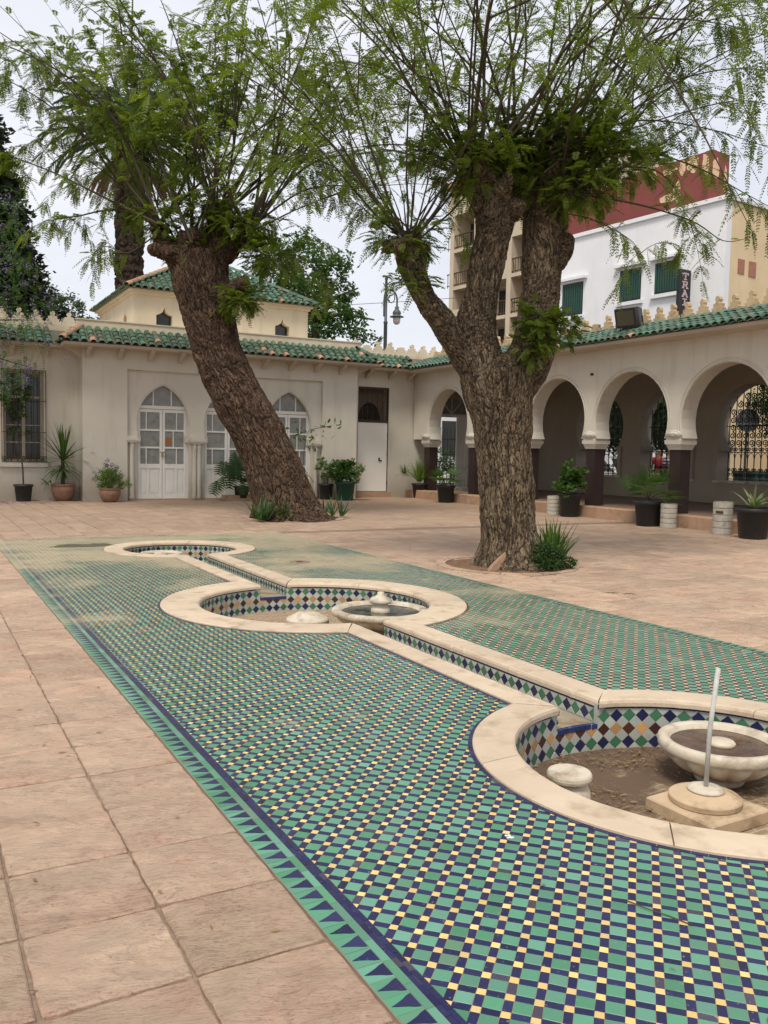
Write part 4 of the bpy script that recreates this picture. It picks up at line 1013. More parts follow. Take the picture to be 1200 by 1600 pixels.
rf.add(RV, [(0, 1, 2, 3), (0, 3, 7, 4), (1, 5, 6, 2)]); roof = rf.build('roof', ROOFBED, pv)
sl = (0, .62, .42)
tile_roof(roof, (3.36, 22.84, EZ), (1, 0, 0), sl, 43, 4, .21, .185, keep=lambda P: P[0]-3.36 > (P[1]-22.84)*.9-.02 and 12.36-P[0] > (P[1]-22.84)*.9-.02, bare=.03)
tile_roof(roof, (3.36, 24.0, EZ), (0, -1, 0), (.56, 0, .42), 6, 4, .2, .175, keep=lambda P: P[1]-22.84 > (P[0]-3.36)*1.1 and P[1] < 23.9-(P[0]-3.36)*.6, maxn=40)
tile_roof(roof, (12.36, 22.84, EZ), (0, 1, 0), (-.56, 0, .42), 6, 4, .2, .175, keep=lambda P: P[1]-22.84 > (12.36-P[0])*1.1 and P[1] < 23.9-(12.36-P[0])*.6, maxn=40)
ridge(roof, (3.36, 22.84, EZ), (3.92, 23.46, EZ+.42), .19, True); ridge(roof, (12.36, 22.84, EZ), (11.8, 23.46, EZ+.42), .19)
w = MB(); w.box(3.80, 11.95, 23.44, 23.58, 4.30, 4.655); w.box(3.78, 11.97, 23.42, 23.60, 4.657, 4.685); w.build('parapet', PLAST_SH, pv)
w = MB(); w.box(3.95, 11.8, 23.6, 31.5, 4.25, 4.4); w.build('flat_roof', PLAST_SH, pv)
# lantern
LX0_, LX1_, LY0_, LY1_, LZ = 5.68, 11.10, 25.5, 30.5, 5.90
def ogee(c, z, hw=.235, h=.36): return [(c-hw, z), (c-hw, z+h*.9), (c-hw*.55, z+h), (c-hw*.2, z+h*1.16), (c-.03, z+h*1.32), (c, z+h*1.52), (c+.03, z+h*1.32), (c+hw*.2, z+h*1.16), (c+hw*.55, z+h), (c+hw, z+h*.9), (c+hw, z)]
w = MB(); w.sheet([(LX0_, 4.3), (LX1_, 4.3), (LX1_, LZ), (LX0_, LZ)], [ogee(6.57, 4.93), ogee(10.24, 4.93)], fY(LY0_), 0, .28)
w.sheet([(LY0_+.28, 4.3), (LY1_, 4.3), (LY1_, LZ), (LY0_+.28, LZ)], [ogee(26.6, 4.93)], fX(LX0_), 0, .28); w.box(LX1_-.28, LX1_, LY0_+.28, LY1_, 4.3, LZ); w.build('lantern_wall', PLAST_SH, pv, fix=True)
for c in (6.57, 10.24): m = MB(); m.box(c-.26, c+.26, LY0_+.2, LY0_+.24, 4.9, 5.5); m.build('lantern_window', DGLASS, pv)
m = MB(); m.box(LX0_+.2, LX0_+.24, 26.3, 26.9, 4.9, 5.5); m.build('lantern_window', DGLASS, pv)
w = MB(); w.box(LX0_-.06, LX1_+.06, LY0_-.06, LY1_+.06, LZ-.11, LZ-.03); w.box(LX0_-.14, LX1_+.14, LY0_-.14, LY1_+.14, LZ-.028, LZ+.03); w.build('cornice', PLAST_SH, pv)
ox0, ox1, oy0, oy1 = LX0_-.24, LX1_+.24, LY0_-.24, LY1_+.24; AP = np.array([(ox0+ox1)/2, (oy0+oy1)/2, LZ+.04+1.62])
zz_ = LZ+.035; m = MB(); m.add([(ox0, oy0, zz_), (ox1, oy0, zz_), (ox1, oy1, zz_), (ox0, oy1, zz_), AP], [(0, 1, 4), (1, 2, 4), (2, 3, 4), (3, 0, 4), (0, 3, 2, 1)]); lroof = m.build('lantern_roof', ROOFBED, pv)
hx, hy = (ox1-ox0)/2, (oy1-oy0)/2
tile_roof(lroof, (ox0, oy0, zz_), (1, 0, 0), (0, hy, 1.62), 28, 14, .21, .22, keep=lambda P: min(P[0]-ox0, ox1-P[0])/hx > (P[1]-oy0)/hy-.02, maxn=220)
tile_roof(lroof, (ox0, oy1, zz_), (0, -1, 0), (hx, 0, 1.62), 26, 14, .21, .22, keep=lambda P: min(P[1]-oy0, oy1-P[1])/hy > (P[0]-ox0)/hx-.02, maxn=70)
ridge(lroof, (ox0, oy0, zz_), AP, .26, True); ridge(lroof, (ox1, oy0, zz_), AP, .26)

# ---- wing with the barred window (left)
lw = T('window_wing', 'low cream wing with a tall barred window and stepped crenels, left of the pavilion', 'building', (1.0, 24.0, 0))
w = MB(); w.sheet([(-6, -.1), (3.93, -.1), (3.93, 4.35), (-6, 4.35)], [[(2.10, .99), (3.07, .99), (3.07, 3.31), (2.10, 3.31)]], fY(24.0), 0, .35); w.build('wall', PLAST, lw, fix=True)
m = MB(); m.box(2.0, 3.16, 23.93, 24.05, .865, .965); m.build('window_sill', PLAST, lw)
m = MB(); Y = 24.12
for a_, b_ in ((2.10, 2.18), (2.55, 2.63), (2.99, 3.07)): m.box(a_, b_, Y, Y+.06, .99, 3.31)
for z in (1.0, 2.62, 3.25): m.box(2.18, 2.99, Y+.002, Y+.058, z, z+.06)
for z in (1.48, 1.92): m.box(2.18, 2.99, Y+.01, Y+.05, z, z+.025)
wf = m.build('window_frame', M('window_paint', (.40, .36, .28), (.33, .30, .23)), lw)
for a_, b_ in ((2.18, 2.55), (2.63, 2.99)):
    for z0_, z1_ in ((1.06, 1.48), (1.505, 1.92), (1.945, 2.62), (2.68, 3.25)): g_ = MB(); g_.box(a_, b_, Y+.03, Y+.036, z0_, z1_); g_.build('pane', DGLASS, wf)
def spiral(m, fn, u, v, r, turns=1.3, sg=1, a0=0.0, rad=.008, n=16):
    pts = []
    for i in range(n+1):
        t_ = i/n; a_ = a0+sg*t_*turns*2*PI; q = r*(1-.78*t_); pts.append(fn(u+q*math.cos(a_), v+q*math.sin(a_), 0))
    m.tube(pts, rad, 4, cap=False)
gr_ = MB(); f_ = fY(23.93)
for u in np.linspace(2.06, 3.11, 8): gr_.box(u-.008, u+.008, 23.922, 23.938, 1.0, 3.33)
for v in (1.0, 1.13, 1.75, 2.55, 3.33): gr_.box(2.05, 3.12, 23.92, 23.94, v-.009, v+.009)
for u in np.linspace(2.06, 3.11, 8)[:-1]+.075:
    for sg in (-1, 1): spiral(gr_, f_, u, 1.065, .05, 1.2, sg, PI/2*sg)
for z in (1.1, 3.2): gr_.box(2.05, 2.07, 23.93, 24.02, z-.01, z+.01); gr_.box(3.10, 3.12, 23.93, 24.02, z-.01, z+.01)
gr_.build('window_grille', RUST, lw)
eave(lw, lambda u, o_, z: (u, 24.0-o_, z), -6, 3.5, 3.93, .52, np.arange(-5.7, 3.6, .8))
m = MB(); m.add([(-6, 23.42, 4.0), (3.7, 23.42, 4.0), (3.7, 24.05, 4.40), (-6, 24.05, 4.40)], [(0, 1, 2, 3)]); roof = m.build('roof', ROOFBED, lw)
tile_roof(roof, (-6, 23.42, 4.0), (1, 0, 0), (0, .63, .40), 44, 4, .21, .182, keep=lambda P: P[0] < 3.36+.25, bare=.01)
w = MB(); w.box(-6, 3.93, 24.06, 24.2, 4.36, 4.56); w.build('parapet', PLAST_SH, lw)
merlons(lw, lambda k: (3.72-.405*k, 24.13, 4.555, 0), 24, mat=PLAST_SH)

# ---- wing with the steel door (right of the pavilion)
dw = T('door_wing', 'narrow cream wing with a white steel door under a lattice window, right of the pavilion', 'building', (13.0, 24.0, 0))
w = MB(); w.sheet([(11.83, -.1), (14.60, -.1), (14.60, 4.35), (11.83, 4.35)], [[(12.17, .17), (13.26, .17), (13.26, 3.43), (12.17, 3.43)]], fY(24.0), 0, .35); w.build('wall', PLAST, dw, fix=True)
m = MB(); m.box(12.19, 13.24, 24.05, 24.10, .19, 2.33); ld = m.build('steel_door', METALD, dw)
m = MB(); m.box(12.95, 13.05, 24.02, 24.05, 1.14, 1.17); m.box(12.94, 12.97, 24.0, 24.05, 1.15, 1.24); m.build('door_handle', RUST, ld)
for z in (.45, 1.35, 1.95): m = MB(); m.lathe([(.016, -.05), (.016, .05)], 8, (13.245, 24.04, z)); m.build('hinge', RUST, ld)
m = MB()
for a_, b_, z0_, z1_ in ((12.15, 12.19, .17, 3.44), (13.24, 13.28, .17, 3.44)): m.box(a_, b_, 24.02, 24.12, z0_, z1_)
m.box(12.19, 13.24, 24.021, 24.119, 2.34, 2.40); m.box(12.19, 13.24, 24.021, 24.119, 3.36, 3.44); m.build('door_frame', RUST, dw)
lat = MB()
for u in np.linspace(12.19, 13.24, 7): lat.box(u-.008, u+.008, 24.06, 24.075, 2.40, 3.36)
for v in np.linspace(2.42, 3.34, 6): lat.box(12.19, 13.24, 24.062, 24.072, v-.007, v+.007)
for i in range(6):
    for j in range(5):
        u, v = 12.19+.175*(i+.5), 2.42+.184*(j+.5)
        for q in range(4): spiral(lat, fY(24.067), u+.035*math.cos(q*PI/2+PI/4), v+.035*math.sin(q*PI/2+PI/4), .035, .9, 1, q*PI/2, .005, 8)
lat.build('lattice', RUST, dw)
m = MB(); pts = [(12.19, 2.4), (12.19, 3.36), (13.24, 3.36), (13.24, 2.4), (13.10, 2.4)]+[(12.715+.385*math.cos(a_), 2.45+.52*math.sin(a_)) for a_ in np.linspace(0, PI, 14)]+[(12.33, 2.4)]
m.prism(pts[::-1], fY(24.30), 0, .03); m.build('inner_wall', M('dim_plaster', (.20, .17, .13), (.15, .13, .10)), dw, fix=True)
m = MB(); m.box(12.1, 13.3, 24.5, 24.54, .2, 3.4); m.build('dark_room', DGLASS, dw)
m = MB(); m.box(12.1, 13.35, 23.9, 24.3, 0, .165); m.build('door_step', KERBM, dw)
eave(dw, lambda u, o_, z: (u, 24.0-o_, z), 12.3, 14.2, 3.93, .52, (12.45, 13.25, 13.95))
m = MB(); m.add([(12.1, 23.42, 4.0), (13.7, 23.42, 4.0), (14.5, 24.05, 4.40), (11.9, 24.05, 4.40)], [(0, 1, 2, 3)]); roof = m.build('roof', ROOFBED, dw)
tile_roof(roof, (12.2, 23.42, 4.0), (1, 0, 0), (0, .63, .40), 12, 4, .2, .182, keep=lambda P: P[0] < 13.55+(P[1]-23.4)*.85, bare=.01)
w = MB(); w.box(11.9, 15.4, 24.06, 24.2, 4.36, 4.5); w.build('parapet', PLAST_SH, dw)
merlons(dw, lambda k: (12.1+.405*k, 24.13, 4.495, 0), 9, mat=PLAST_SH)
t = T('drain_pipe', 'thin brown rainwater pipe in the corner between the pavilion and the steel door', 'pipe', (11.95, 23.93, 0))
m = MB(); m.tube([(11.93, 23.93, 0.02), (11.93, 23.93, 2.0), (11.93, 23.93, 3.9)], .028, 8); m.build('pipe', M('pipe_paint', (.24, .18, .13), (.2, .15, .11)), t, smooth=True)

# ---- arcade
AX = 14.15
ag = T('arcade', 'long cream arcade of horseshoe arches on maroon pillars with a green tiled roof edge', 'building', (AX, 15.0, 0))
PIL = [23.2, 20.72, 18.22, 15.76, 13.17, 10.58, 8.0, 5.4]
def harc(y0, y1, zb=1.84, n=22):
    c = (y0+y1)/2; R = (abs(y1-y0))/2-.19; zc = 3.33-R; a0 = math.asin((zb-zc)/R); return c, R, zc, [(c-R*math.cos(a_), zc+R*math.sin(a_)) for a_ in np.linspace(a0, PI-a0, n)]
outl = [(5.1, 4.0), (23.95, 4.0), (23.95, 1.84)]
rev = []
for i in range(len(PIL)-1):
    c, R, zc, pts = harc(PIL[i+1], PIL[i]); rev += pts[::-1]
outl += rev+[(5.1, 1.84)]
w = MB(); w.sheet(outl, [], fX(AX), 0, .42); w.build('arcade_wall', PLAST, ag, fix=True)
for i in range(len(PIL)-1):
    c, R, zc, pts = harc(PIL[i+1], PIL[i])
    m = MB()
    for dr, rad in ((.025, .016), (.085, .013)):
        a0 = math.asin((1.86-zc)/(R+dr)); m.tube([(AX-.004, c-(R+dr)*math.cos(a_), zc+(R+dr)*math.sin(a_)) for a_ in np.linspace(a0, PI-a0, 40)], rad, 6)
    m.build('arch_moulding', PLAST, ag, smooth=True)
for yc in PIL:
    m = MB(); m.box(AX+.06, AX+.36, yc-.15, yc+.15, .262, 1.60); m.box(AX+.04, AX+.38, yc-.17, yc+.17, .262, .36) if False else None
    m.build('pillar', MAROON, ag)
    m = MB()
    for e0, e1, z0_, z1_ in ((.02, .04, 1.60, 1.66), (.045, .055, 1.662, 1.71), (.075, .085, 1.712, 1.80), (.06, .06, 1.802, 1.838)):
        x0, x1, y0, y1 = AX+.06-e0, AX+.36+e0, yc-.15-e0, yc+.15+e0; d_ = e1-e0
        m.add([(x0, y0, z0_), (x1, y0, z0_), (x1, y1, z0_), (x0, y1, z0_), (x0-d_, y0-d_, z1_), (x1+d_, y0-d_, z1_), (x1+d_, y1+d_, z1_), (x0-d_, y1+d_, z1_)], [(0, 3, 2, 1), (4, 5, 6, 7), (0, 1, 5, 4), (1, 2, 6, 5), (2, 3, 7, 6), (3, 0, 4, 7)])
    m.build('capital', PLAST, ag)
    m = MB(); k = 40; V = [(AX-.052, yc, 1.925)]
    for ri_, dx in ((.34, -.05), (.58, -.04), (.64, -.016), (.90, -.034), (1.0, -.002)):
        for j in range(k):
            a_ = 2*PI*j/k; q = ri_*(1+.04*abs(math.sin(a_*6))); V.append((AX+dx*(1+.14*math.cos(a_*12)), yc+.215*q*math.copysign(abs(math.cos(a_))**1.25, math.cos(a_)), 1.925+.088*q*math.sin(a_)))
    m.add(V, [(0, 1+(j+1) % k, 1+j) for j in range(k)]+[(1+r_*k+j, 1+r_*k+(j+1) % k, 1+(r_+1)*k+(j+1) % k, 1+(r_+1)*k+j) for r_ in range(4) for j in range(k)]); m.build('shell_ornament', PLAST, ag, smooth=True)
for i, y in enumerate(np.arange(5.2, 23.4, .585)):
    m = MB(); x0, x1, y0, y1, z1_ = 13.872+random.uniform(-.004, .004), 14.2, y+.003, y+.582, .258+random.uniform(-.003, .003)
    m.add([(x0, y0, -.02), (x1, y0, -.02), (x1, y1, -.02), (x0, y1, -.02), (x0, y0, z1_-.015), (x1, y0, z1_-.015), (x1, y1, z1_-.015), (x0, y1, z1_-.015), (x0+.015, y0, z1_), (x1, y0, z1_), (x1, y1, z1_), (x0+.015, y1, z1_)],
          [(0, 1, 5, 4), (1, 2, 6, 5), (2, 3, 7, 6), (3, 0, 4, 7), (4, 5, 9, 8), (6, 7, 11, 10), (7, 4, 8, 11), (8, 9, 10, 11)]); m.build('kerb_stone', KERBM, ag)
m = MB(); m.box(14.2, 19.05, 5, 24.3, 0, .255); m.build('gallery_floor', FLOORG, ag)
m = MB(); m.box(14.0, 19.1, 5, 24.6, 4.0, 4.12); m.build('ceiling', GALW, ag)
WC = [20.3, 17.57, 14.84, 12.1, 9.4]
def hwin(c): 
    R, zc = 1.03, 2.30; a0 = math.asin((1.76-zc)/R)
    return [(c-.93, .86), (c-.93, 1.60), (c-.86, 1.62), (c-.86, 1.74)]+[(c-R*math.cos(a_), zc+R*math.sin(a_)) for a_ in np.linspace(a0, PI-a0, 24)]+[(c+.86, 1.74), (c+.86, 1.62), (c+.93, 1.60), (c+.93, .86)]
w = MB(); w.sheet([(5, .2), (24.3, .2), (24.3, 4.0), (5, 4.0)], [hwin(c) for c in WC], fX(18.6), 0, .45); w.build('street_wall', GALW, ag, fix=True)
for c in WC:
    m = MB(); m.box(18.54, 19.1, c-1.05, c+1.05, .80, .858); m.build('window_sill', MARBLE, ag)
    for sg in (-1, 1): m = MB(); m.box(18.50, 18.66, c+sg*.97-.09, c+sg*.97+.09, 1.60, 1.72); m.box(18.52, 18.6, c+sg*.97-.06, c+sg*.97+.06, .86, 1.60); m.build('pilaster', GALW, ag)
    gl = MB(); XG = 18.95; f_ = fX(XG); R = 1.0
    def ztop(u): 
        q = 1.03**2-(u-c)**2; return 2.30+math.sqrt(q) if q > 0 else 1.7
    us = np.linspace(c-.90, c+.90, 10)
    for u in us:
        gl.box(XG-.010, XG+.010, u-.010, u+.010, .86, ztop(u) if abs(u-c) < .98 else 1.6)
    for v in (.90, 1.60, 2.28): gl.box(XG-.012, XG+.012, c-.99 if v > 2 else c-.92, c+.99 if v > 2 else c+.92, v-.010, v+.010)
    for a_, b_ in zip(us[:-1], us[1:]):
        um = (a_+b_)/2; wd = (b_-a_)/2
        for sg in (-1, 1):
            spiral(gl, f_, um+sg*wd*.45, 1.02, wd*.50, 1.2, sg, -PI/2, .013, 12); spiral(gl, f_, um+sg*wd*.45, 1.14, wd*.45, 1.2, -sg, PI/2, .013, 12)
            spiral(gl, f_, um+sg*wd*.45, 1.68, wd*.48, 1.2, sg, -PI/2, .013, 12)
        gl.tube([f_(um-wd, 1.40, 0), f_(um-wd*.7, 1.53, 0), f_(um, 1.59, 0), f_(um+wd*.7, 1.53, 0), f_(um+wd, 1.40, 0)], .009, 4, cap=False)
        z = 1.82; k = 0
        while z+.1 < min(ztop(a_+.02), ztop(b_-.02)):
            spiral(gl, f_, um, z+.02, wd*.92, 1.5, 1 if k % 2 else -1, PI/2 if k % 2 else -PI/2, .016, 22); z += wd*2.0; k += 1
    gl.build('window_grille', IRON, ag)
# end wall with fanlight door
ew = MB(); dx0, dx1 = 15.0, 16.35; fan = [((dx0+dx1)/2+.675*math.cos(a_), 2.62+.6*math.sin(a_)) for a_ in np.linspace(0, PI, 16)]
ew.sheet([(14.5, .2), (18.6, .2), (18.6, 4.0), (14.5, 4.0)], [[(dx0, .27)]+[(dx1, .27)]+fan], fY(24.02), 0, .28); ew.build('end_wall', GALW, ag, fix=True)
m = MB(); m.box(dx0, dx0+.05, 24.06, 24.14, .27, 2.6); m.box(dx1-.05, dx1, 24.06, 24.14, .27, 2.6); m.box(dx0, dx1, 24.05, 24.15, 2.60, 2.70)
for a_ in (PI*.3, PI*.5, PI*.7): cxx = (dx0+dx1)/2; m.tube([(cxx, 24.1, 2.7), (cxx+.62*math.cos(a_), 24.1, 2.66+.55*math.sin(a_))], .018, 5)
m.build('door_frame', DOORW, ag)
m = MB(); fp = [(x, z) for x, z in fan if z > 2.63]; m.prism([(dx0+.05, 2.66), (dx1-.05, 2.66)]+fp[1:-1], fY(24.11), 0, .005); m.build('fanlight_pane', FROST, ag, fix=True)
m = MB(); m.box(dx1-.42, dx1-.06, 24.16, 24.20, .3, 2.6); m.build('door_leaf', DOORW, ag)
m = MB(); m.box(14.6, 15.8, 23.2, 23.7, .256, .33); m.build('door_step', MARBLE, ag)
roofm = MB(); AZ = 3.98
eave(ag, lambda u, o_, z: (AX-o_, u, z), 5, 23.5, 3.90, .48, ())
roofm.add([(13.62, 5, AZ), (13.62, 23.45, AZ), (14.62, 24.1, AZ+.42), (14.62, 5, AZ+.42)], [(0, 3, 2, 1)]); roof = roofm.build('roof', ROOFBED, ag)
tile_roof(roof, (13.62, 23.8, AZ), (0, -1, 0), (1.0, 0, .42), 97, 5, .193, .205, keep=lambda P: P[1] < 23.4+(P[0]-13.6)*.6, bare=.01)
w = MB(); w.box(14.66, 14.85, 5, 24.05, 4.12, 4.40); w.build('parapet', CREN, ag)
merlons(ag, lambda k: (14.75, 23.6-.405*k, 4.36, PI/2), 45, sz=1.18, sx=.84)
w = MB(); w.box(14.85, 19.0, 5, 24.05, 4.12, 4.2); w.build('flat_roof', CREN, ag)
t = T('wall_hole', 'small dark tube standing in for a hole in the arcade wall between two arches', 'wall hole', (14.14, 15.72, 3.35)); m = MB(); m.tube([(14.16, 15.72, 3.35), (14.09, 15.72, 3.345)], .03, 8); m.build('pipe', RUST, t)  # raised dark tube stands in for a hole in the wall
t = T('floodlight', 'black square floodlight mounted on the arcade roof among the crenels', 'floodlight', (14.15, 14.55, 4.25))
m = MB(); fl_c = np.array([14.2, 14.62, 4.56]); ax = unit(np.array([-.93, -.22, -.28])); sx = unit(np.cross(ax, [0, 0, 1])); uz = np.cross(sx, ax)
def lb(x, y, z): return tuple(fl_c+(sx*x+uz*y+ax*z*1.3)*1.25)
V = [lb(-.21, -.17, .13), lb(.21, -.17, .13), lb(.21, .17, .13), lb(-.21, .17, .13), lb(-.21, -.17, .05), lb(.21, -.17, .05), lb(.21, .17, .05), lb(-.21, .17, .05), lb(-.12, -.10, -.16), lb(.12, -.10, -.16), lb(.12, .10, -.16), lb(-.12, .10, -.16)]
m.add(V, [(0, 1, 2, 3), (0, 4, 5, 1), (1, 5, 6, 2), (2, 6, 7, 3), (3, 7, 4, 0), (4, 8, 9, 5), (5, 9, 10, 6), (6, 10, 11, 7), (7, 11, 8, 4), (8, 11, 10, 9)]); m.build('housing', IRON, t, fix=True)
m = MB(); m.add([lb(-.17, -.13, .135), lb(.17, -.13, .135), lb(.17, .13, .135), lb(-.17, .13, .135)], [(0, 1, 2, 3)]); m.build('glass', M('lamp_glass', (.10, .09, .06), rough=.15, bstr=0), t)
m = MB(); m.tube([lb(-.23, 0, 0), lb(-.24, -.22, 0), lb(.24, -.22, 0), lb(.23, 0, 0)], .018, 6); m.tube([lb(0, -.22, 0), (14.2, 14.62, 4.22)], .02, 6); m.box(14.08, 14.34, 14.5, 14.74, 4.2, 4.30); m.build('bracket', IRON, t)

# ================================================================ CITY BEHIND
fdir = R_(-5.4); A_ = np.array([math.sin(fdir), math.cos(fdir), 0]); B_ = np.array([math.cos(fdir), -math.sin(fdir), 0])
def hit(px, py, P0, D):
    d = FW+RT*(px-600)/F_PX-UP*(py-800)/F_PX; n_ = np.array([D[1], -D[0], 0]); t_ = ((P0-CAM)@n_)/(d@n_); P = CAM+d*t_; return (P-P0)@D, P[2]
def block(parent, name, mat, P0, a0, a1, b0, b1, z0, z1):
    m = MB(); c = [P0+A_*a+B_*b for a, b in ((a0, b0), (a1, b0), (a1, b1), (a0, b1))]
    m.add([(q[0], q[1], z0) for q in c]+[(q[0], q[1], z1) for q in c], [(0, 1, 2, 3), (4, 7, 6, 5), (0, 4, 5, 1), (1, 5, 6, 2), (2, 6, 7, 3), (3, 7, 4, 0)]); return m.build(name, mat, parent, fix=True)
C0 = at(1118, 730, 33.0); C0[2] = 0; ztop_ = hit(1118, 316, C0, A_)[1]
wb = T('white_building', 'white and cream flat-roofed building with green shuttered windows, behind the arcade', 'building', (C0[0], C0[1], -.4))
block(wb, 'side_wall', WHITEW, C0, .0, 8.9, 0, .3, -.4, ztop_); block(wb, 'front_wall', CREAMW, C0, -.004, .3, .302, 16, -.4, ztop_-.02)
block(wb, 'roof_slab', WHITEW, C0, -.1, 9.0, -.1, 16, ztop_+.002, ztop_+.16); block(wb, 'back_wall', CREAMW, C0, .31, 8.88, .31, 16, -.4, ztop_-.03)
FA = lambda s, z, out: C0+A_*s-B_*out+np.array([0, 0, z])
def fbox(m, s0, s1, z0, z1, o0, o1):
    P = [FA(s, z, o) for z in (z0, z1) for s, o in ((s0, o0), (s1, o0), (s1, o1), (s0, o1))]; m.add(P, [(0, 3, 2, 1), (4, 5, 6, 7), (0, 1, 5, 4), (1, 2, 6, 5), (2, 3, 7, 6), (3, 0, 4, 7)]); return m
for (x0, x1, yt, yb) in ((970, 1002, 421, 469), (1025, 1060, 409, 456), (880, 911, 443, 492)):
    s1, _ = hit(x0, yt, C0, A_); s0, z1 = hit(x1, yt, C0, A_); _, z0 = hit((x0+x1)/2, yb, C0, A_); z1 = hit((x0+x1)/2, yt, C0, A_)[1]
    m = MB(); fbox(m, s0-.02, s1+.02, z0-.02, z1+.02, -.04, .012); wn = m.build('window', IRON, wb, fix=True)
    m = MB(); n_ = 9
    for i in range(n_): a_ = s0+(s1-s0)*(i+.1)/n_; fbox(m, a_, a_+(s1-s0)/n_*.75, z0+.05, z1-.05, .012, .035)
    m.build('shutter', SHUT, wn, fix=True)
    m = MB(); fbox(m, s0-.25, s1+.25, z1+.12, z1+.24, -.02, .22); m.build('window_hood', WHITEW, wb, fix=True)
    m = MB(); fbox(m, s0-.15, s1+.15, z0-.2, z0-.06, -.02, .14); m.build('window_ledge', WHITEW, wb, fix=True)
for x0, x1, y0, y1 in ((1153, 1163, 404, 427), (1170, 1181, 408, 432)):
    s0, z1 = hit(x0, y0, C0, B_); s1, _ = hit(x1, y0, C0, B_); z0 = hit(x0, y1, C0, B_)[1]
    m = MB(); P = [C0+B_*s+A_*o+np.array([0, 0, z]) for z in (z0, z1) for s, o in ((s0, -.03), (s1, -.03), (s1, .05), (s0, .05))]
    m.add(P, [(0, 3, 2, 1), (4, 5, 6, 7), (0, 1, 5, 4), (1, 2, 6, 5), (2, 3, 7, 6), (3, 0, 4, 7)]); m.build('vent_block', M('brick_vent_%d' % x0, (.42, .19, .12), (.3, .13, .09), scale=12), wb, fix=True)
# hanging sign
s_, zt = hit(1081, 424, C0, A_)
S0_ = C0+A_*s_; sg = T('shop_sign', 'tall black projecting sign with pale pink letters on the white building', 'sign', tuple(S0_-B_*.45+np.array([0, 0, 6.4])))
def sbox(m, o0, o1, z0, z1, a0, a1):
    """o: distance out from the wall (reads right to left), a: towards the camera is negative"""
    P = [S0_-B_*o+A_*a+np.array([0, 0, z]) for z in (z0, z1) for o, a in ((o0, a0), (o1, a0), (o1, a1), (o0, a1))]; m.add(P, [(0, 3, 2, 1), (4, 5, 6, 7), (0, 1, 5, 4), (1, 2, 6, 5), (2, 3, 7, 6), (3, 0, 4, 7)])
m = MB(); sbox(m, .12, .80, 6.3, zt, -.06, .06); m.build('board', SIGNB, sg, fix=True)
m = MB(); sbox(m, 0, .12, zt-.10, zt-.05, -.02, .02); sbox(m, 0, .12, zt-1.5, zt-1.45, -.02, .02); sbox(m, .0, .03, 6.3, zt, -.02, .02); m.build('bracket', WHITEW, sg, fix=True)
GLY = {'T': ['#######', '#..#..#', '...#...', '...#...', '...#...', '...#...', '..###..'],
       'R': ['######.', '.#...#.', '.#...#.', '.####..', '.#..#..', '.#...#.', '##...##'],
       'A': ['..##...', '...#...', '..#.#..', '..#.#..', '.#####.', '.#...#.', '##...##'],
       'I': ['.#####.', '...#...', '...#...', '...#...', '...#...', '...#...', '.#####.']}
for k, ch in enumerate('TRAI'):
    m = MB(); zt_l = zt-.13-k*.325; w_, h_ = .34, .27
    for r_, row in enumerate(GLY[ch]):
        for c_, v in enumerate(row):
            if v == '#':
                o_l = .46+w_/2-c_*w_/7; sbox(m, o_l-w_/7-.006, o_l+.006, zt_l-(r_+1)*h_/7-.003, zt_l-r_*h_/7+.003, -.085, -.055)
    m.build('letter', SIGNL, sg, fix=True)

# ---- red block
RC = at(1092, 730, 42.0); RC[2] = 0; zr_ = hit(1092, 240, RC, A_)[1]
rb = T('red_building', 'dark red rendered building with flaking cream patches, rising behind the white building', 'building', (RC[0], RC[1], -.4))
b_end = hit(1140, 250, RC, B_)[0]
block(rb, 'wall', REDW, RC, 0, 12, 0, b_end, -.4, zr_-1.0); 
for a0, a1, dz in ((0, .4, 0), (.4, 5.2, -.02), (5.2, 9, -.25), (9, 12, -.1)):
    block(rb, 'parapet', REDW, RC, a0+.002, a1-.002, .0, .3, zr_-.998, zr_+dz)
block(rb, 'parapet', REDW, RC, 0.003, .3, .302, b_end, zr_-.997, zr_-.02); block(rb, 'parapet', REDW, RC, .302, 12, b_end-.3, b_end, zr_-.996, zr_-.15)
PATCH = M('flaked_cream', (.62, .45, .28), (.50, .32, .2), scale=4)
def patch(P0, D, out, s, z, ws, hs, seed):
    r = random.Random(seed); m = MB(); k = 14; pts = []
    for i in range(k):
        a_ = 2*PI*i/k; q = r.uniform(.72, 1.12); pts.append(P0+D*(s+ws*q*math.cos(a_))+out+np.array([0, 0, z+hs*q*math.sin(a_)]))
    m.add(pts+[q-out*3 for q in pts], [tuple(range(k)), tuple(range(k, 2*k))[::-1]]+[(i, k+i, k+(i+1) % k, (i+1) % k) for i in range(k)]); m.build('flaked_patch', PATCH, rb, fix=True)
for q, (x, y, ws, hs) in enumerate(((1083, 256, .35, .45), (1046, 268, .5, .16), (1058, 300, .2, .6), (1046, 309, .7, .2), (1066, 262, .2, .45), (1020, 275, .3, .2))):
    s1, z1 = hit(x, y, RC, A_); patch(RC, A_, -B_*.02, s1, z1, ws, hs, q)
for q, (x, y, ws, hs) in enumerate(((1103, 257, .25, .5), (1119, 263, .28, .5), (1133, 280, .12, .6), (1134, 295, .2, .3))):
    s1, z1 = hit(x, y, RC, B_); patch(RC, B_, -A_*.02, s1, z1, ws, hs, 50+q)

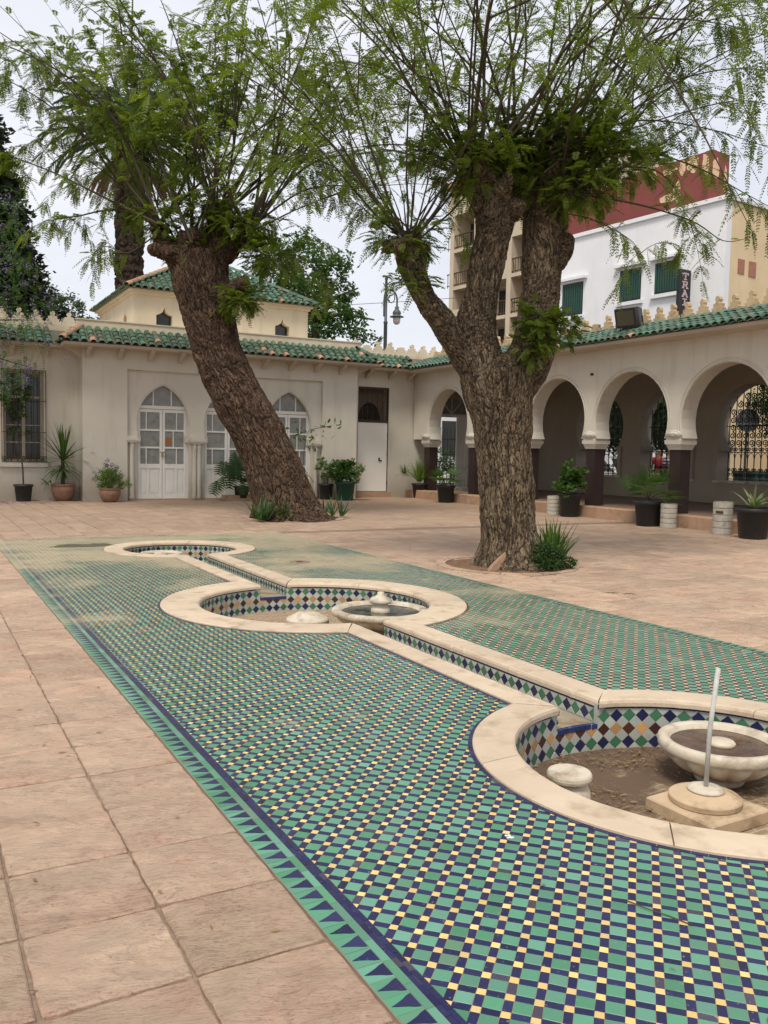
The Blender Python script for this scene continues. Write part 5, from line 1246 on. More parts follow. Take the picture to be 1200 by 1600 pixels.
# ---- apartment block with balconies
AC = at(695, 730, 66.0); AC[2] = 0; zf = lambda y: hit(697, y, AC, A_)[1]
ap = T('apartment_block', 'tall beige apartment block with recessed balconies and railings, seen through the forked tree', 'building', (AC[0], AC[1], -.4))
H3 = zf(380)-zf(437)
zb0 = zf(451); LN = 14
block(ap, 'wall', APTW, AC, -LN, 0, 1.6, 7, -.4, zb0+H3*2.6)
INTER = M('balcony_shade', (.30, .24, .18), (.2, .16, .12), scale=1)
for k in range(-4, 3):
    z = zb0+k*H3
    if z < -1: continue
    block(ap, 'floor_slab', APTW, AC, -LN, 0, 0, 1.598, z-.25, z)
    for j, a in enumerate(np.arange(-LN, -.5, 3.6)):
        if (j+k) % 3 == 2: block(ap, 'parapet', APTW, AC, a+.45, a+3.58, .002, .2, z+.002, z+1.0)
        else:
            block(ap, 'parapet', APTW, AC, a+.45, a+3.58, .002, .2, z-.9, z-.252) if False else None
            m = MB()
            for i in range(13):
                s = a+.5+i*.25; P = AC+A_*s+B_*.08; m.tube([(P[0], P[1], z), (P[0]+.05, P[1]+.05, z+.4), (P[0], P[1], z+1.0)], .03, 4)
            P, Q = AC+A_*(a+.45)+B_*.08, AC+A_*(a+3.58)+B_*.08; m.tube([(P[0], P[1], z+1), (Q[0], Q[1], z+1)], .05, 5); m.tube([(P[0], P[1], z+.15), (Q[0], Q[1], z+.15)], .04, 5); m.build('railing', RUST, ap)
        block(ap, 'pier', APTW, AC, a, a+.45, .0, 1.599, z+.001, z+H3-.252)
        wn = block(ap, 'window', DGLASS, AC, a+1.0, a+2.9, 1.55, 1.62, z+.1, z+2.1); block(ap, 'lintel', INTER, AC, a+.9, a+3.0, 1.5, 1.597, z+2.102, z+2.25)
block(ap, 'end_pier', APTW, AC, -.45, .0, -.002, 1.597, -.4, zb0+H3*2.6); block(ap, 'cornice', M('orange_cornice', (.5, .25, .15)), AC, -LN, .2, -.3, 1.7, zb0+H3*2.6, zb0+H3*2.6+.5)

# ---- street lamp
LP = at(598, 730, 34.0); lx, ly = LP[0], LP[1]; zq = lambda y: at(598, y, 34.0)[2]
t = T('street_lamp', 'grey iron street lamp with a curled arm and bell-shaped lantern, rising behind the crenels', 'street lamp', (lx, ly, -.4))
LAMPM = M('lamp_grey_iron', (.09, .10, .11), (.06, .07, .075), rough=.5)
m = MB(); m.lathe([(.10, -.4), (.10, 1), (.075, 1.1), (.07, zq(508)), (.085, zq(507)), (.085, zq(505)), (.055, zq(504)), (.05, zq(441)), (.07, zq(440)), (.05, zq(437)), (0, zq(436))], 12, (lx, ly, 0)); m.build('pole', LAMPM, t, smooth=True)
rt = np.array([RT[0], RT[1], 0]); rt /= np.linalg.norm(rt)
def lpnt(x, y): q = at(x, y, 34.0); d_ = (q-LP)@rt; return (lx+rt[0]*d_, ly+rt[1]*d_, q[2])
m = MB(); m.tube(catmull([lpnt(600, 497), lpnt(600.5, 470), lpnt(603, 460), lpnt(610, 456), lpnt(617, 461), lpnt(620, 470), lpnt(620, 481)], 6), .035, 6)
m.tube(catmull([lpnt(599, 446), lpnt(602, 451), lpnt(605, 455), lpnt(612, 458)], 5), .02, 5)
m.tube(catmull([lpnt(616, 463), lpnt(616, 472), lpnt(611, 476), lpnt(606, 472), lpnt(608, 466), lpnt(612, 464)], 5), .02, 5); m.tube(catmull([lpnt(601, 474), lpnt(605, 471), lpnt(609, 474)], 5), .03, 5)
m.build('arm', LAMPM, t, smooth=True)
q = lpnt(620, 481); m = MB(); m.lathe([(.04, 0), (.09, -.06), (.07, -.12), (.14, -.2), (.17, -.28), (.14, -.34), (.15, -.36), (.26, -.40), (.28, -.43), (.14, -.44), (.1, -.42)], 20, q); m.build('lamp_hood', LAMPM, t, smooth=True)
m = MB(); m.lathe([(.14, -.44), (.145, -.56), (.12, -.66), (.06, -.71), (0, -.72)], 20, q); m.build('lamp_globe', M('lamp_globe', (.66, .60, .56), (.6, .53, .48), rough=.25, bstr=0), t, smooth=True)
t = T('overhead_wire', 'thin overhead cable crossing the sky behind the street lamp', 'cable', tuple(at(520, 480, 40)))
m = MB(); w0, w1, w2 = at(380, 485, 40), at(600, 473, 42), at(720, 465, 45); m.tube(catmull([w0, w1, w2], 6), .012, 4); m.build('cable', IRON, t)

# ---- street seen through the grilles
s = MB(); s.box(19.2, 60, -10, 60, -.44, -.02) if False else s.add([(19.15, -10, -.02), (90, -10, -.02), (90, 90, -.02), (19.15, 90, -.02)], [(0, 1, 2, 3)]); s.build('street', STREET, kind='structure')
def car(px, py, depth, label, paint, ang):
    P = at(px, py, depth); P[2] = -.02; t = T('parked_car', label, 'car', tuple(P), None, ang)
    prof = [(-2.0, .35), (-2.05, .6), (-1.95, .85), (-1.55, .95), (-.95, 1.38), (-.4, 1.45), (.55, 1.42), (1.1, .98), (1.85, .88), (2.05, .65), (2.03, .35)]
    def side(y, k): return [(x, y*(1 if z < .96 else .84), z) for x, z in prof]
    V = side(-.82, 0)+side(.82, 0); k = len(prof); m = MB(); m.add(V, [tuple(range(k))[::-1], tuple(range(k, 2*k))]+[(i, (i+1) % k, k+(i+1) % k, k+i) for i in range(k)]); m.build('body', paint, t, shift=(0, 0, 0), fix=True)
    m = MB(); 
    for sy in (-1, 1): m.add([(-1.42, sy*.80, .97), (1.0, sy*.80, .99), (.52, sy*.705, 1.36), (-.9, sy*.705, 1.34)], [(0, 1, 2, 3)])
    m.build('side_window', DGLASS, t, shift=(0, 0, 0)); m = MB(); m.add([(-1.5, -.68, 1.0), (-1.5, .68, 1.0), (-1.0, .6, 1.36), (-1.0, -.6, 1.36)], [(0, 1, 2, 3)]); m.add([(1.08, -.68, 1.02), (1.08, .68, 1.02), (.62, .6, 1.40), (.62, -.6, 1.40)], [(0, 1, 2, 3)]); m.build('windscreen', DGLASS, t, shift=(.0, 0, -.012))
    for x in (-1.3, 1.3):
        for sy in (-.78, .78):
            m = MB(); n = 18; V = [(x+r_*math.cos(2*PI*i/n), sy+o_, .32+r_*math.sin(2*PI*i/n)) for r_, o_ in ((.31, -.09), (.31, .09), (.18, .1), (.18, -.1)) for i in range(n)]
            F = [(a*n+i, a*n+(i+1) % n, ((a+1) % 4)*n+(i+1) % n, ((a+1) % 4)*n+i) for a in (0, 1, 3) for i in range(n)]+[tuple(range(2*n, 3*n)), tuple(range(3*n, 4*n))[::-1]]; m.add(V, F); m.build('wheel', IRON, t, shift=(0, 0, 0), fix=True)
    return t
car(957, 738, 31.5, 'white car parked in the street, seen through the grille by the second dark pillar', M('white_car_paint', (.62, .63, .64), (.6, .6, .61), rough=.25, bstr=0), R_(75))
def person(px, depth, label, top, legs, skin, hair, ang, extra=None):
    P = at(px, 745, depth); P[2] = -.02; t = T('person', label, 'person', tuple(P), None, ang)
    def skinm(verts, edges, rad, name, mat):
        me = bpy.data.meshes.new(name); me.from_pydata(verts, edges, []); o = bpy.data.objects.new(name, me); COL.objects.link(o)
        m = o.modifiers.new('s', 'SKIN'); sv = me.skin_vertices[0].data
        for i, r_ in enumerate(rad): sv[i].radius = r_ if isinstance(r_, tuple) else (r_, r_)
        sv[0].use_root = True; m2 = o.modifiers.new('u', 'SUBSURF'); m2.levels = 1; m2.render_levels = 1
        dg = bpy.context.evaluated_depsgraph_get(); nm = bpy.data.meshes.new_from_object(o.evaluated_get(dg)); bpy.data.objects.remove(o)
        nm.materials.clear(); nm.materials.append(mat); o2 = bpy.data.objects.new(name, nm); link(o2, t); nm.polygons.foreach_set('use_smooth', np.ones(len(nm.polygons), bool)); return o2
    v = [(0, 0, .95), (0, 0, 1.15), (0, 0, 1.38), (0, 0, 1.48), (0, -.02, 1.58), (0, -.02, 1.70), (-.18, 0, 1.40), (-.23, .03, 1.14), (-.20, -.06, .92), (-.20, -.08, .82), (.18, 0, 1.40), (.24, .03, 1.14), (.22, -.10, .95), (.21, -.14, .86), (-.1, 0, .9), (-.11, -.02, .5), (-.12, .02, .1), (-.12, -.12, .04), (.1, 0, .9), (.12, -.04, .5), (.13, .06, .1), (.13, -.08, .04)]
    e = [(0, 1), (1, 2), (2, 3), (3, 4), (4, 5), (2, 6), (6, 7), (7, 8), (8, 9), (2, 10), (10, 11), (11, 12), (12, 13), (0, 14), (14, 15), (15, 16), (16, 17), (0, 18), (18, 19), (19, 20), (20, 21)]
    r_ = [(.16, .11), (.14, .10), (.15, .10), .055, .09, .085, .06, .045, .035, .035, .06, .045, .035, .035, .09, .065, .045, .04, .09, .065, .045, .04]
    skinm(v, e, r_, 'body', skin)
    skinm([(0, 0, .98), (0, 0, 1.2), (0, 0, 1.40), (-.18, 0, 1.40), (-.235, .03, 1.16), (.18, 0, 1.40), (.245, .03, 1.16)], [(0, 1), (1, 2), (2, 3), (3, 4), (2, 5), (5, 6)], [(.18, .13), (.16, .12), (.165, .115), .075, .065, .075, .065], 'top', top)
    skinm([(0, 0, .96), (-.1, 0, .88), (-.11, -.02, .5), (-.12, .02, .12), (.1, 0, .88), (.12, -.04, .5), (.13, .06, .12)], [(0, 1), (1, 2), (2, 3), (0, 4), (4, 5), (5, 6)], [(.17, .12), .105, .08, .065, .105, .08, .065], 'trousers', legs)
    skinm([(0, .01, 1.62), (0, .01, 1.73)], [(0, 1)], [.1, .09], 'hair', hair)
    return t
SKIN = M('skin', (.34, .19, .13), rough=.6, bstr=0); HAIR = M('hair', (.02, .015, .012), rough=.7)
def stripe_mat():
    m, t, b, o = nodes('striped_shirt'); wv = N(t, 'TexWave'); wv.wave_type = 'BANDS'; wv.bands_direction = 'Z'; wv.inputs['Scale'].default_value = 3.2
    t.links.new(N(t, 'TexCoord').outputs['Object'], wv.inputs['Vector']); t.links.new(mixc(t, ramp(t, wv.outputs['Fac'], .45, .55), (.6, .6, .62), (.05, .06, .09)), b.inputs['Base Color']); return m
person(1043, 26.5, 'person in a striped top and blue jeans standing in the street behind the grille', stripe_mat(), M('jeans', (.10, .17, .30), (.08, .13, .24)), SKIN, HAIR, R_(20))
person(1029, 27.0, 'person in a red top and pink trousers in the street behind the grille', M('red_cloth', (.35, .03, .04)), M('pink_cloth', (.55, .22, .25)), SKIN, HAIR, R_(-60))
P = at(1163, 745, 24.0); P[2] = -.02; t = T('road_sign', 'round road sign on a grey post seen from behind through the ironwork', 'road sign', tuple(P))
m = MB(); m.tube([(P[0], P[1], -.02), (P[0], P[1], 3.0)], .035, 8); m.build('post', LAMPM, t)
zc_ = at(1163, 657, 24.0)[2]; nrm = unit(-FW*np.array([1, 1, 0])); sx = np.array([-nrm[1], nrm[0], 0]); n = 28
V = [(P[0]+nrm[0]*o_+sx[0]*.32*math.cos(2*PI*i/n), P[1]+nrm[1]*o_+sx[1]*.32*math.cos(2*PI*i/n), zc_+.32*math.sin(2*PI*i/n)) for o_ in (.05, .07) for i in range(n)]
m = MB(); m.add(V, [tuple(range(n)), tuple(range(n, 2*n))]+[(i, (i+1) % n, n+(i+1) % n, n+i) for i in range(n)]); m.build('disc', M('sign_back', (.12, .13, .15), (.09, .10, .11), rough=.5), t, fix=True)
V0 = at(1172, 740, 25.0)
t = T('street_planter', 'low green street planter by the cream wall beyond the last grille', 'planter', (V0[0], V0[1], -.02)); m = MB(); m.box(V0[0]-.3, V0[0]+.5, V0[1]-.3, V0[1]+.3, -.02, 1.0); m.box(V0[0]-.35, V0[0]+.55, V0[1]-.35, V0[1]+.35, 1.002, 1.08); m.build('box', M('planter_green', (.05, .11, .08)), t)
t = T('street_wall', 'pale ochre street wall facing the arcade grilles', 'wall', (31, 20, -.02))
# cream house front across the street, seen through the last grille
Wc = at(1060, 730, 31.0); m = MB(); Pa, Pb = C0-B_*.2-A_*3.2, C0-A_*3.2+B_*18
m.add([(Pa[0], Pa[1], -.02), (Pb[0], Pb[1], -.02), (Pb[0], Pb[1], 3.4), (Pa[0], Pa[1], 3.4), (Pa[0], Pa[1]+.3, -.02), (Pb[0], Pb[1]+.3, -.02), (Pb[0], Pb[1]+.3, 3.4), (Pa[0], Pa[1]+.3, 3.4)], [(0, 1, 2, 3), (4, 7, 6, 5), (3, 2, 6, 7), (0, 3, 7, 4), (1, 5, 6, 2)]); m.build('wall', CREAMW, t, fix=True)

# ================================================================ TREES
def trunk_mesh(parent, limbs, mat, voxel, plate, amp, lump=.02, name='trunk', lscale=2.0, stretch=.28, flare=0, burl=()):
    """limbs: lists of (x,y,z,r); fused, then given bark plates as real relief"""
    m = MB(); SK = []; s0 = 0
    for lb_ in limbs:
        P = catmull(np.array(lb_, float), 8); c, r_ = P[:, :3], P[:, 3]
        m.tube(c, r_, 20); seg = np.r_[0, np.cumsum(np.linalg.norm(np.diff(c, axis=0), axis=1))]; tg = unit(np.gradient(c, axis=0))
        SK.append(np.c_[c, tg, seg+s0, r_]); s0 += 3.7
        e = c[-1]; d_ = tg[-1]; cap = [e+d_*r_[-1]*.35]; m.tube([e-d_*r_[-1]*.2, e+d_*r_[-1]*.2, e+d_*r_[-1]*.5], [r_[-1], r_[-1]*.8, r_[-1]*.35], 16)
    SK = np.vstack(SK)
    for (bx, by, bz, br, bn) in burl:       # knuckles left by years of pollarding
        for q in range(bn):
            d_ = unit(RNG.normal(size=3)+[0, 0, .35]); b0 = np.array([bx, by, bz]); l_ = br*random.uniform(.9, 1.5); m.tube([b0+d_*br*.2, b0+d_*l_*.8, b0+d_*l_, b0+d_*l_*1.12], [br*.42, br*random.uniform(.24, .40), br*.25, br*.08], 8)
    me = mesh_of('tmp', np.vstack(m.v), m.f, mat); o = bpy.data.objects.new('tmp', me); COL.objects.link(o)
    md = o.modifiers.new('r', 'REMESH'); md.mode = 'VOXEL'; md.voxel_size = voxel; md.use_smooth_shade = True
    ms = o.modifiers.new('s', 'SMOOTH'); ms.iterations = 6; ms.factor = .6
    dg = bpy.context.evaluated_depsgraph_get(); nm = bpy.data.meshes.new_from_object(o.evaluated_get(dg)); bpy.data.objects.remove(o)
    n = len(nm.vertices); V = np.empty(n*3, np.float32); nm.vertices.foreach_get('co', V); V = V.reshape(-1, 3).astype(float)
    NR = np.empty(n*3, np.float32); nm.vertices.foreach_get('normal', NR); NR = NR.reshape(-1, 3)
    idx = np.empty(n, int)
    for i in range(0, n, 4000):
        d = ((V[i:i+4000, None, :]-SK[None, :, :3])**2).sum(2)/(SK[None, :, 7]**2); idx[i:i+4000] = d.argmin(1)
    k = SK[idx]; q = V-k[:, :3]; along = (q*k[:, 3:6]).sum(1); p_ = q-along[:, None]*k[:, 3:6]
    co = unit(p_)*np.maximum(np.linalg.norm(p_, axis=1), k[:, 7]*.6)[:, None]+k[:, 3:6]*((k[:, 6]+along)*stretch)[:, None]
    D = np.empty(n); FU = np.empty(n); z0 = base_of(parent).z
    for i in range(n):
        c = Vector(co[i]); w = mnoise.noise(c*5)*.035; c2 = Vector((c.x+w, c.y-w, c.z+w))
        f1 = abs(mnoise.noise(c2*plate*.75)); f2 = abs(mnoise.noise(c2*plate*1.5+Vector((9, 3, 1)))); dd = mnoise.voronoi(Vector((c.x+w, c.y+w, c.z*2.2))*plate)[0]
        e = min(f1*5.0, .25+f2*4.5, 1.0)*(.72+.28*min((dd[1]-dd[0])/.22, 1)); FU[i] = e
        D[i] = amp*(e-.6)*1.5+amp*.4*mnoise.noise(c*plate*2.3)+lump*mnoise.noise(Vector(V[i])*lscale)+lump*.5*mnoise.noise(Vector(V[i])*lscale*2.7)
        hz = V[i][2]-z0
        if flare and hz < .55:
            th = math.atan2(p_[i][1], p_[i][0]); D[i] += flare*max(0, 1-hz/.55)**2*(.35+.65*abs(math.cos(th*2.5+mnoise.noise(Vector((th, 0, 0)))*1.5)))
    V = V+NR*D[:, None]-np.array(base_of(parent)); nm.vertices.foreach_set('co', V.astype(np.float32).ravel())
    a = nm.attributes.new('bark', 'FLOAT_VECTOR', 'POINT'); a.data.foreach_set('vector', co.astype(np.float32).ravel())
    fa = nm.attributes.new('furrow', 'FLOAT', 'POINT'); fa.data.foreach_set('value', FU.astype(np.float32))
    nm.materials.clear(); nm.materials.append(mat); nm.polygons.foreach_set('use_smooth', np.ones(len(nm.polygons), bool)); nm.update(); nm.name = name
    return link(bpy.data.objects.new(name, nm), parent)
def pt(px, py, d, rpx): q = at(px, py, d); return (q[0], q[1], q[2], rpx*d/F_PX)
class Leafy:
    def __init__(s): s.P = []; s.D = []; s.L = []
    def add(s, p, d, l): s.P.append(p); s.D.append(d); s.L.append(l)
def grow(tree, heads, n, lmin, lmax, spread, lf, tw, rad=.022, lw=(.30, 1.0), twigs=7, leafL=.30, bias=(0, 0, 0), droop=.10, first=.30, dens=1.0, name='branch'):
    for k in range(n):
        H = np.array(heads[k % len(heads)][:3], float); hr = heads[k % len(heads)][3]
        az = random.uniform(0, 2*PI); el = math.acos(random.uniform(math.cos(spread), 1))
        d = np.array([math.sin(el)*math.cos(az), math.sin(el)*math.sin(az), math.cos(el)])+np.array(bias); d = d/np.linalg.norm(d)
        P0 = H+np.array([d[0], d[1], d[2]*.4])*hr*.8+RNG.normal(size=3)*hr*.18; Ln = random.uniform(lmin, lmax); pts = [P0]; dd = d.copy()
        bend = RNG.normal(size=3)*.05
        m_ = 9
        for i in range(m_):
            t_ = (i+1)/m_; dd = unit(dd+bend*1.1+RNG.normal(size=3)*.05-np.array([0, 0, droop*t_*(1-abs(d[2])*.55)])+(np.array([0, 0, .09]) if i < 3 else 0)); pts.append(pts[-1]+dd*Ln/m_)
        pts = np.array(pts); r0 = rad*random.uniform(.7, 1.35)*(Ln/lmax)**.5
        m = MB(); m.tube(pts, r0*(1-np.linspace(0, 1, m_+1)**.8*.88), 6, cap=False); m.build(name, TWIG, tree, smooth=True)
        if random.random() < .75:              # fork
            i = random.randint(2, 5); P1 = pts[i]; ax = unit(pts[i+1]-pts[i]); d2 = unit(ax+RNG.normal(size=3)*.42); fk = [P1]; l2 = Ln*random.uniform(.35, .6)
            for j in range(7): d2 = unit(d2+RNG.normal(size=3)*.05-np.array([0, 0, droop*(j+1)/8])); fk.append(fk[-1]+d2*l2/7)
            fk = np.array(fk); tw.tube(fk, r0*.6*(1-np.linspace(0, 1, 8)*.85), 5, cap=False)
            for t_ in np.arange(.25, 1, .075/dens):
                j = min(int(t_*7), 6); f_ = t_*7-j; lf.add(fk[j]*(1-f_)+fk[j+1]*f_, unit(RNG.normal(size=3)+unit(fk[j+1]-fk[j])*.8-np.array([0, 0, .2])), leafL*random.uniform(.7, 1.2))
        for q in range(int(round(twigs*dens*.8))):
            t_ = random.uniform(first, 1.0); i = min(int(t_*m_), m_-1); f_ = t_*m_-i; B0 = pts[i]*(1-f_)+pts[i+1]*f_; ax = unit(pts[i+1]-pts[i])
            sd = unit(np.cross(ax, RNG.normal(size=3))); td = unit(ax*random.uniform(.3, .9)+sd*.8); tl = random.uniform(*lw)*(1.1-.4*t_); tp = [B0]; t3 = td.copy()
            for j in range(4): t3 = unit(t3-np.array([0, 0, .12])+RNG.normal(size=3)*.07); tp.append(tp[-1]+t3*tl/4)
            tp = np.array(tp); tw.tube(tp, [.006, .005, .004, .003, .0015], 3, cap=False)
            for w in list(np.linspace(.2, 1, max(3, int(tl/.10))))+[1.0, 1.0, .95]:
                j = min(int(w*4), 3); g_ = w*4-j; b_ = tp[j]*(1-g_)+tp[j+1]*g_; ld = unit(unit(tp[j+1]-tp[j])*.6+RNG.normal(size=3)*np.array([.6, .6, .22])-np.array([0, 0, .12])); lf.add(b_, ld, leafL*random.uniform(.75, 1.25))
        for t_ in np.arange(first+.1, 1, .085/dens):
            i = min(int(t_*m_), m_-1); f_ = t_*m_-i; B0 = pts[i]*(1-f_)+pts[i+1]*f_; lf.add(B0, unit(RNG.normal(size=3)+unit(pts[i+1]-pts[i])*.8), leafL*random.uniform(.6, 1.1))
def tuft(lf, tw, c, r, n, leafL=.24, squash=.8):
    c = np.array(c, float)
    for i in range(n):
        d = unit(RNG.normal(size=3)); d[2] = d[2]*.8+.1; q = c+d*r*random.uniform(.15, 1)**.6*np.array([1, 1, squash]); tw.tube([c+(q-c)*.2, (c+q)/2+RNG.normal(size=3)*.02, q], [.005, .004, .002], 3, cap=False)
        for j in range(4): lf.add(q+RNG.normal(size=3)*.04, unit(d+RNG.normal(size=3)*.7), leafL*random.uniform(.6, 1.1))
def flush(tree, lf, tw, mat, k=8, leaflet=.045, wid=.34, name='foliage'):
    Q, rn = pinnate(np.array(lf.P), np.array(lf.D), np.array(lf.L), k, leaflet, wid); quads_obj(name, Q, rn, mat, tree)
    if tw.v: tw.build('twig', TWIG, tree, kind='stuff')

# forked tree (right)
DT_ = 11.15
t2 = T('forked_tree', 'big forked tree with thick plated bark and three pollarded heads, beside the middle pool', 'tree', (TREE_A[0], TREE_A[1], 0))
main = [pt(797, 905, DT_, 62), pt(796, 880, DT_, 50), pt(796, 850, DT_, 45), pt(792, 780, DT_, 42), pt(788, 714, DT_, 42), pt(785, 660, DT_, 46), pt(781, 620, DT_, 54), pt(776, 585, DT_, 58)]
limA = [pt(765, 610, DT_, 29.6), pt(742, 575, DT_, 27.8), pt(716, 540, DT_-.1, 23.5), pt(694, 508, DT_-.2, 20.0), pt(672, 478, DT_-.35, 18.3), pt(656, 448, DT_-.4, 18.3), pt(645, 415, DT_-.4, 20.9), pt(640, 388, DT_-.4, 23.5)]
limB = [pt(762, 600, DT_, 38.3), pt(748, 560, DT_-.05, 34.8), pt(744, 520, DT_-.1, 31.3), pt(748, 480, DT_-.1, 28.7), pt(756, 440, DT_-.1, 27.0), pt(765, 400, DT_-.1, 27.0), pt(772, 365, DT_-.1, 27.8), pt(772, 335, DT_-.1, 29.6), pt(768, 305, DT_-.1, 31.3)]
limB2 = [pt(765, 330, DT_-.1, 22), pt(748, 300, DT_-.2, 20), pt(738, 272, DT_-.3, 20)]
limB3 = [pt(775, 330, DT_, 22), pt(795, 300, DT_+.1, 20), pt(806, 272, DT_+.2, 18)]
limC = [pt(800, 605, DT_+.05, 38.3), pt(822, 570, DT_+.1, 36.5), pt(834, 530, DT_+.15, 33.1), pt(840, 490, DT_+.2, 32.2), pt(845, 450, DT_+.2, 30.4), pt(847, 410, DT_+.2, 30.4), pt(849, 375, DT_+.2, 31.3), pt(852, 340, DT_+.2, 33.1), pt(858, 305, DT_+.2, 33.1)]
limC2 = [pt(868, 415, DT_+.15, 14), pt(880, 390, DT_+.1, 16), pt(886, 370, DT_+.05, 13)]
trunk_mesh(t2, [main, limA, limB, limB2, limB3, limC, limC2], BARK_A, .014, 30.0, .012, lump=.03, stretch=.24, flare=.10, burl=[pt(640, 385, DT_-.4, 30)+(9,), pt(745, 275, DT_-.3, 28)+(9,), pt(806, 272, DT_+.2, 24)+(8,), pt(855, 312, DT_+.2, 42)+(10,), pt(775, 330, DT_-.1, 38)+(6,)])
lf, tw = Leafy(), MB()
hA, hB, hB2, hC = pt(638, 375, DT_-.4, 26), pt(738, 268, DT_-.3, 24), pt(806, 268, DT_+.2, 22), pt(858, 300, DT_+.2, 34)
grow(t2, [hA], 14, 1.6, 3.6, 1.3, lf, tw, rad=.016, bias=(-.1, 0, .12), dens=.6, lw=(.4, 1.2))
grow(t2, [hB, hB2, hC, hB], 36, 3.0, 5.4, 1.35, lf, tw, rad=.024, bias=(.02, -.05, .10), twigs=9, dens=.38, first=.25, lw=(.5, 1.5), droop=.13)
grow(t2, [hC, hC, hB2], 18, 3.2, 5.8, .6, lf, tw, rad=.022, bias=(.95, -.50, .30), twigs=9, dens=.42, first=.3, droop=.16, lw=(.5, 1.4))
grow(t2, [hA, hB], 9, 2.6, 4.6, .55, lf, tw, rad=.018, bias=(-.85, .35, .25), twigs=8, dens=.6, first=.3, lw=(.5, 1.4))
def path_branch(tree, P, lf, tw, rad, leafL=.28, dens=4.2, sub=1.3):
    P = catmull(np.array(P), 6); m = MB(); m.tube(P, np.linspace(rad, rad*.22, len(P)), 6, cap=False); m.build('branch', TWIG, tree, smooth=True)
    L_ = np.linalg.norm(P[-1]-P[0]); n = int(L_*dens)
    for i in range(n):
        q = random.uniform(.2, 1.0)*(len(P)-1); j = min(int(q), len(P)-2); b_ = P[j]+(P[j+1]-P[j])*(q-j); ax = unit(P[j+1]-P[j])
        lf.add(b_, unit(RNG.normal(size=3)*.7+ax*.5-np.array([0, 0, .45])), leafL*random.uniform(.7, 1.15))
        if random.random() < .35*sub:
            tp = [b_]; d = unit(ax*.6+RNG.normal(size=3)*.5); l = random.uniform(.25, .8)
            for _ in range(4): d = unit(d-np.array([0, 0, .2])); tp.append(tp[-1]+d*l/4)
            tw.tube(tp, [.006, .005, .004, .003, .002], 3, cap=False)
            for g_ in range(1, 5):
                for _ in range(2): lf.add(tp[g_], unit(d*.6+RNG.normal(size=3)*.6-np.array([0, 0, .3])), leafL*random.uniform(.7, 1.1))
def pp_(d, *xy): return [at(x, y, d+random.uniform(-.15, .15)) for x, y in xy]
for xy, r_ in ((((880, 300), (990, 318), (1080, 345), (1130, 376), (1172, 372)), .014), (((870, 250), (1000, 238), (1090, 262), (1160, 300), (1215, 330)), .014), (((900, 270), (1010, 262), (1058, 300), (1072, 350), (1080, 378)), .010), (((860, 240), (980, 190), (1100, 200), (1215, 235)), .015),
    (((800, 260), (920, 120), (1080, 40), (1190, 20)), .018), (((850, 270), (1000, 150), (1120, 110), (1215, 110)), .017), (((830, 260), (960, 210), (1130, 160), (1215, 165)), .014), (((760, 270), (660, 160), (560, 100), (470, 105)), .016), (((750, 280), (650, 230), (560, 230), (470, 250)), .012), (((640, 360), (590, 300), (560, 200), (520, 90)), .012), (((645, 370), (600, 350), (560, 320), (530, 300)), .009), (((870, 330), (930, 345), (985, 375), (1000, 400)), .010), (((780, 250), (740, 130), (690, 40), (640, -20)), .02), (((790, 250), (800, 120), (830, 20), (850, -20)), .022)):
    path_branch(t2, pp_(DT_-.3, *xy), lf, tw, r_)
for c, r_, n_, *ex in ((hA, .42, 45), (hB, .55, 65), (hB2, .5, 60), (hC, .62, 95), (pt(925, 235, DT_, 1), .75, 130), (pt(905, 300, DT_-.2, 1), .5, 60), (pt(700, 250, DT_-.4, 1), .5, 50), (pt(775, 225, DT_, 1), .6, 70), (pt(860, 215, DT_, 1), .65, 90), (pt(845, 500, DT_-.45, 1), .30, 40, .15), (pt(868, 520, DT_-.3, 1), .30, 38, .15), (pt(825, 545, DT_-.45, 1), .22, 18, .15), (pt(640, 440, DT_-.55, 1), .2, 14), (pt(985, 265, DT_-.2, 1), .45, 30)):
    tuft(lf, tw, c[:3], r_, n_, *ex)
flush(t2, lf, tw, LF_TIPU, 11, .050, .44)

# leaning tree (left)
D1 = 18.15
t1 = T('leaning_tree', 'big dark-barked tree leaning to the left with a dense feathery crown', 'tree', (TREE_B[0], TREE_B[1], 0))
main = [pt(456, 835, D1, 66), pt(450, 806, D1, 52), pt(438, 765, D1, 47), pt(416, 706, D1, 41), pt(388, 648, D1, 40), pt(357, 590, D1, 39), pt(336, 533, D1, 37), pt(322, 475, D1, 41), pt(312, 434, D1, 43), pt(305, 400, D1, 40)]
l2 = [pt(290, 425, D1, 22), pt(268, 395, D1, 16), pt(252, 372, D1, 12), pt(244, 345, D1, 10)]
l3 = [pt(325, 430, D1, 28), pt(336, 395, D1, 22), pt(342, 365, D1, 18), pt(338, 335, D1, 14)]
l4 = [pt(345, 470, D1-.2, 20), pt(366, 455, D1-.4, 15), pt(380, 442, D1-.6, 13)]
l5 = [pt(350, 400, D1, 14), pt(375, 375, D1-.2, 12), pt(388, 350, D1-.4, 10)]
trunk_mesh(t1, [main, l2, l3, l4, l5], BARK_B, .020, 21.0, .019, stretch=.22, lump=.045, flare=.14, burl=[pt(250, 360, D1, 16)+(7,), pt(338, 345, D1, 24)+(8,), pt(304, 405, D1, 44)+(9,), pt(384, 362, D1-.4, 15)+(6,)])
lf, tw = Leafy(), MB()
h1, h2, h3, h4 = pt(246, 348, D1, 16), pt(338, 335, D1, 20), pt(386, 355, D1-.4, 14), pt(300, 390, D1, 28)
grow(t1, [h1, h2, h3, h4], 28, 3.4, 6.4, 1.3, lf, tw, rad=.034, bias=(.0, -.05, .18), twigs=10, leafL=.30, dens=.5, first=.22, lw=(.5, 1.5))
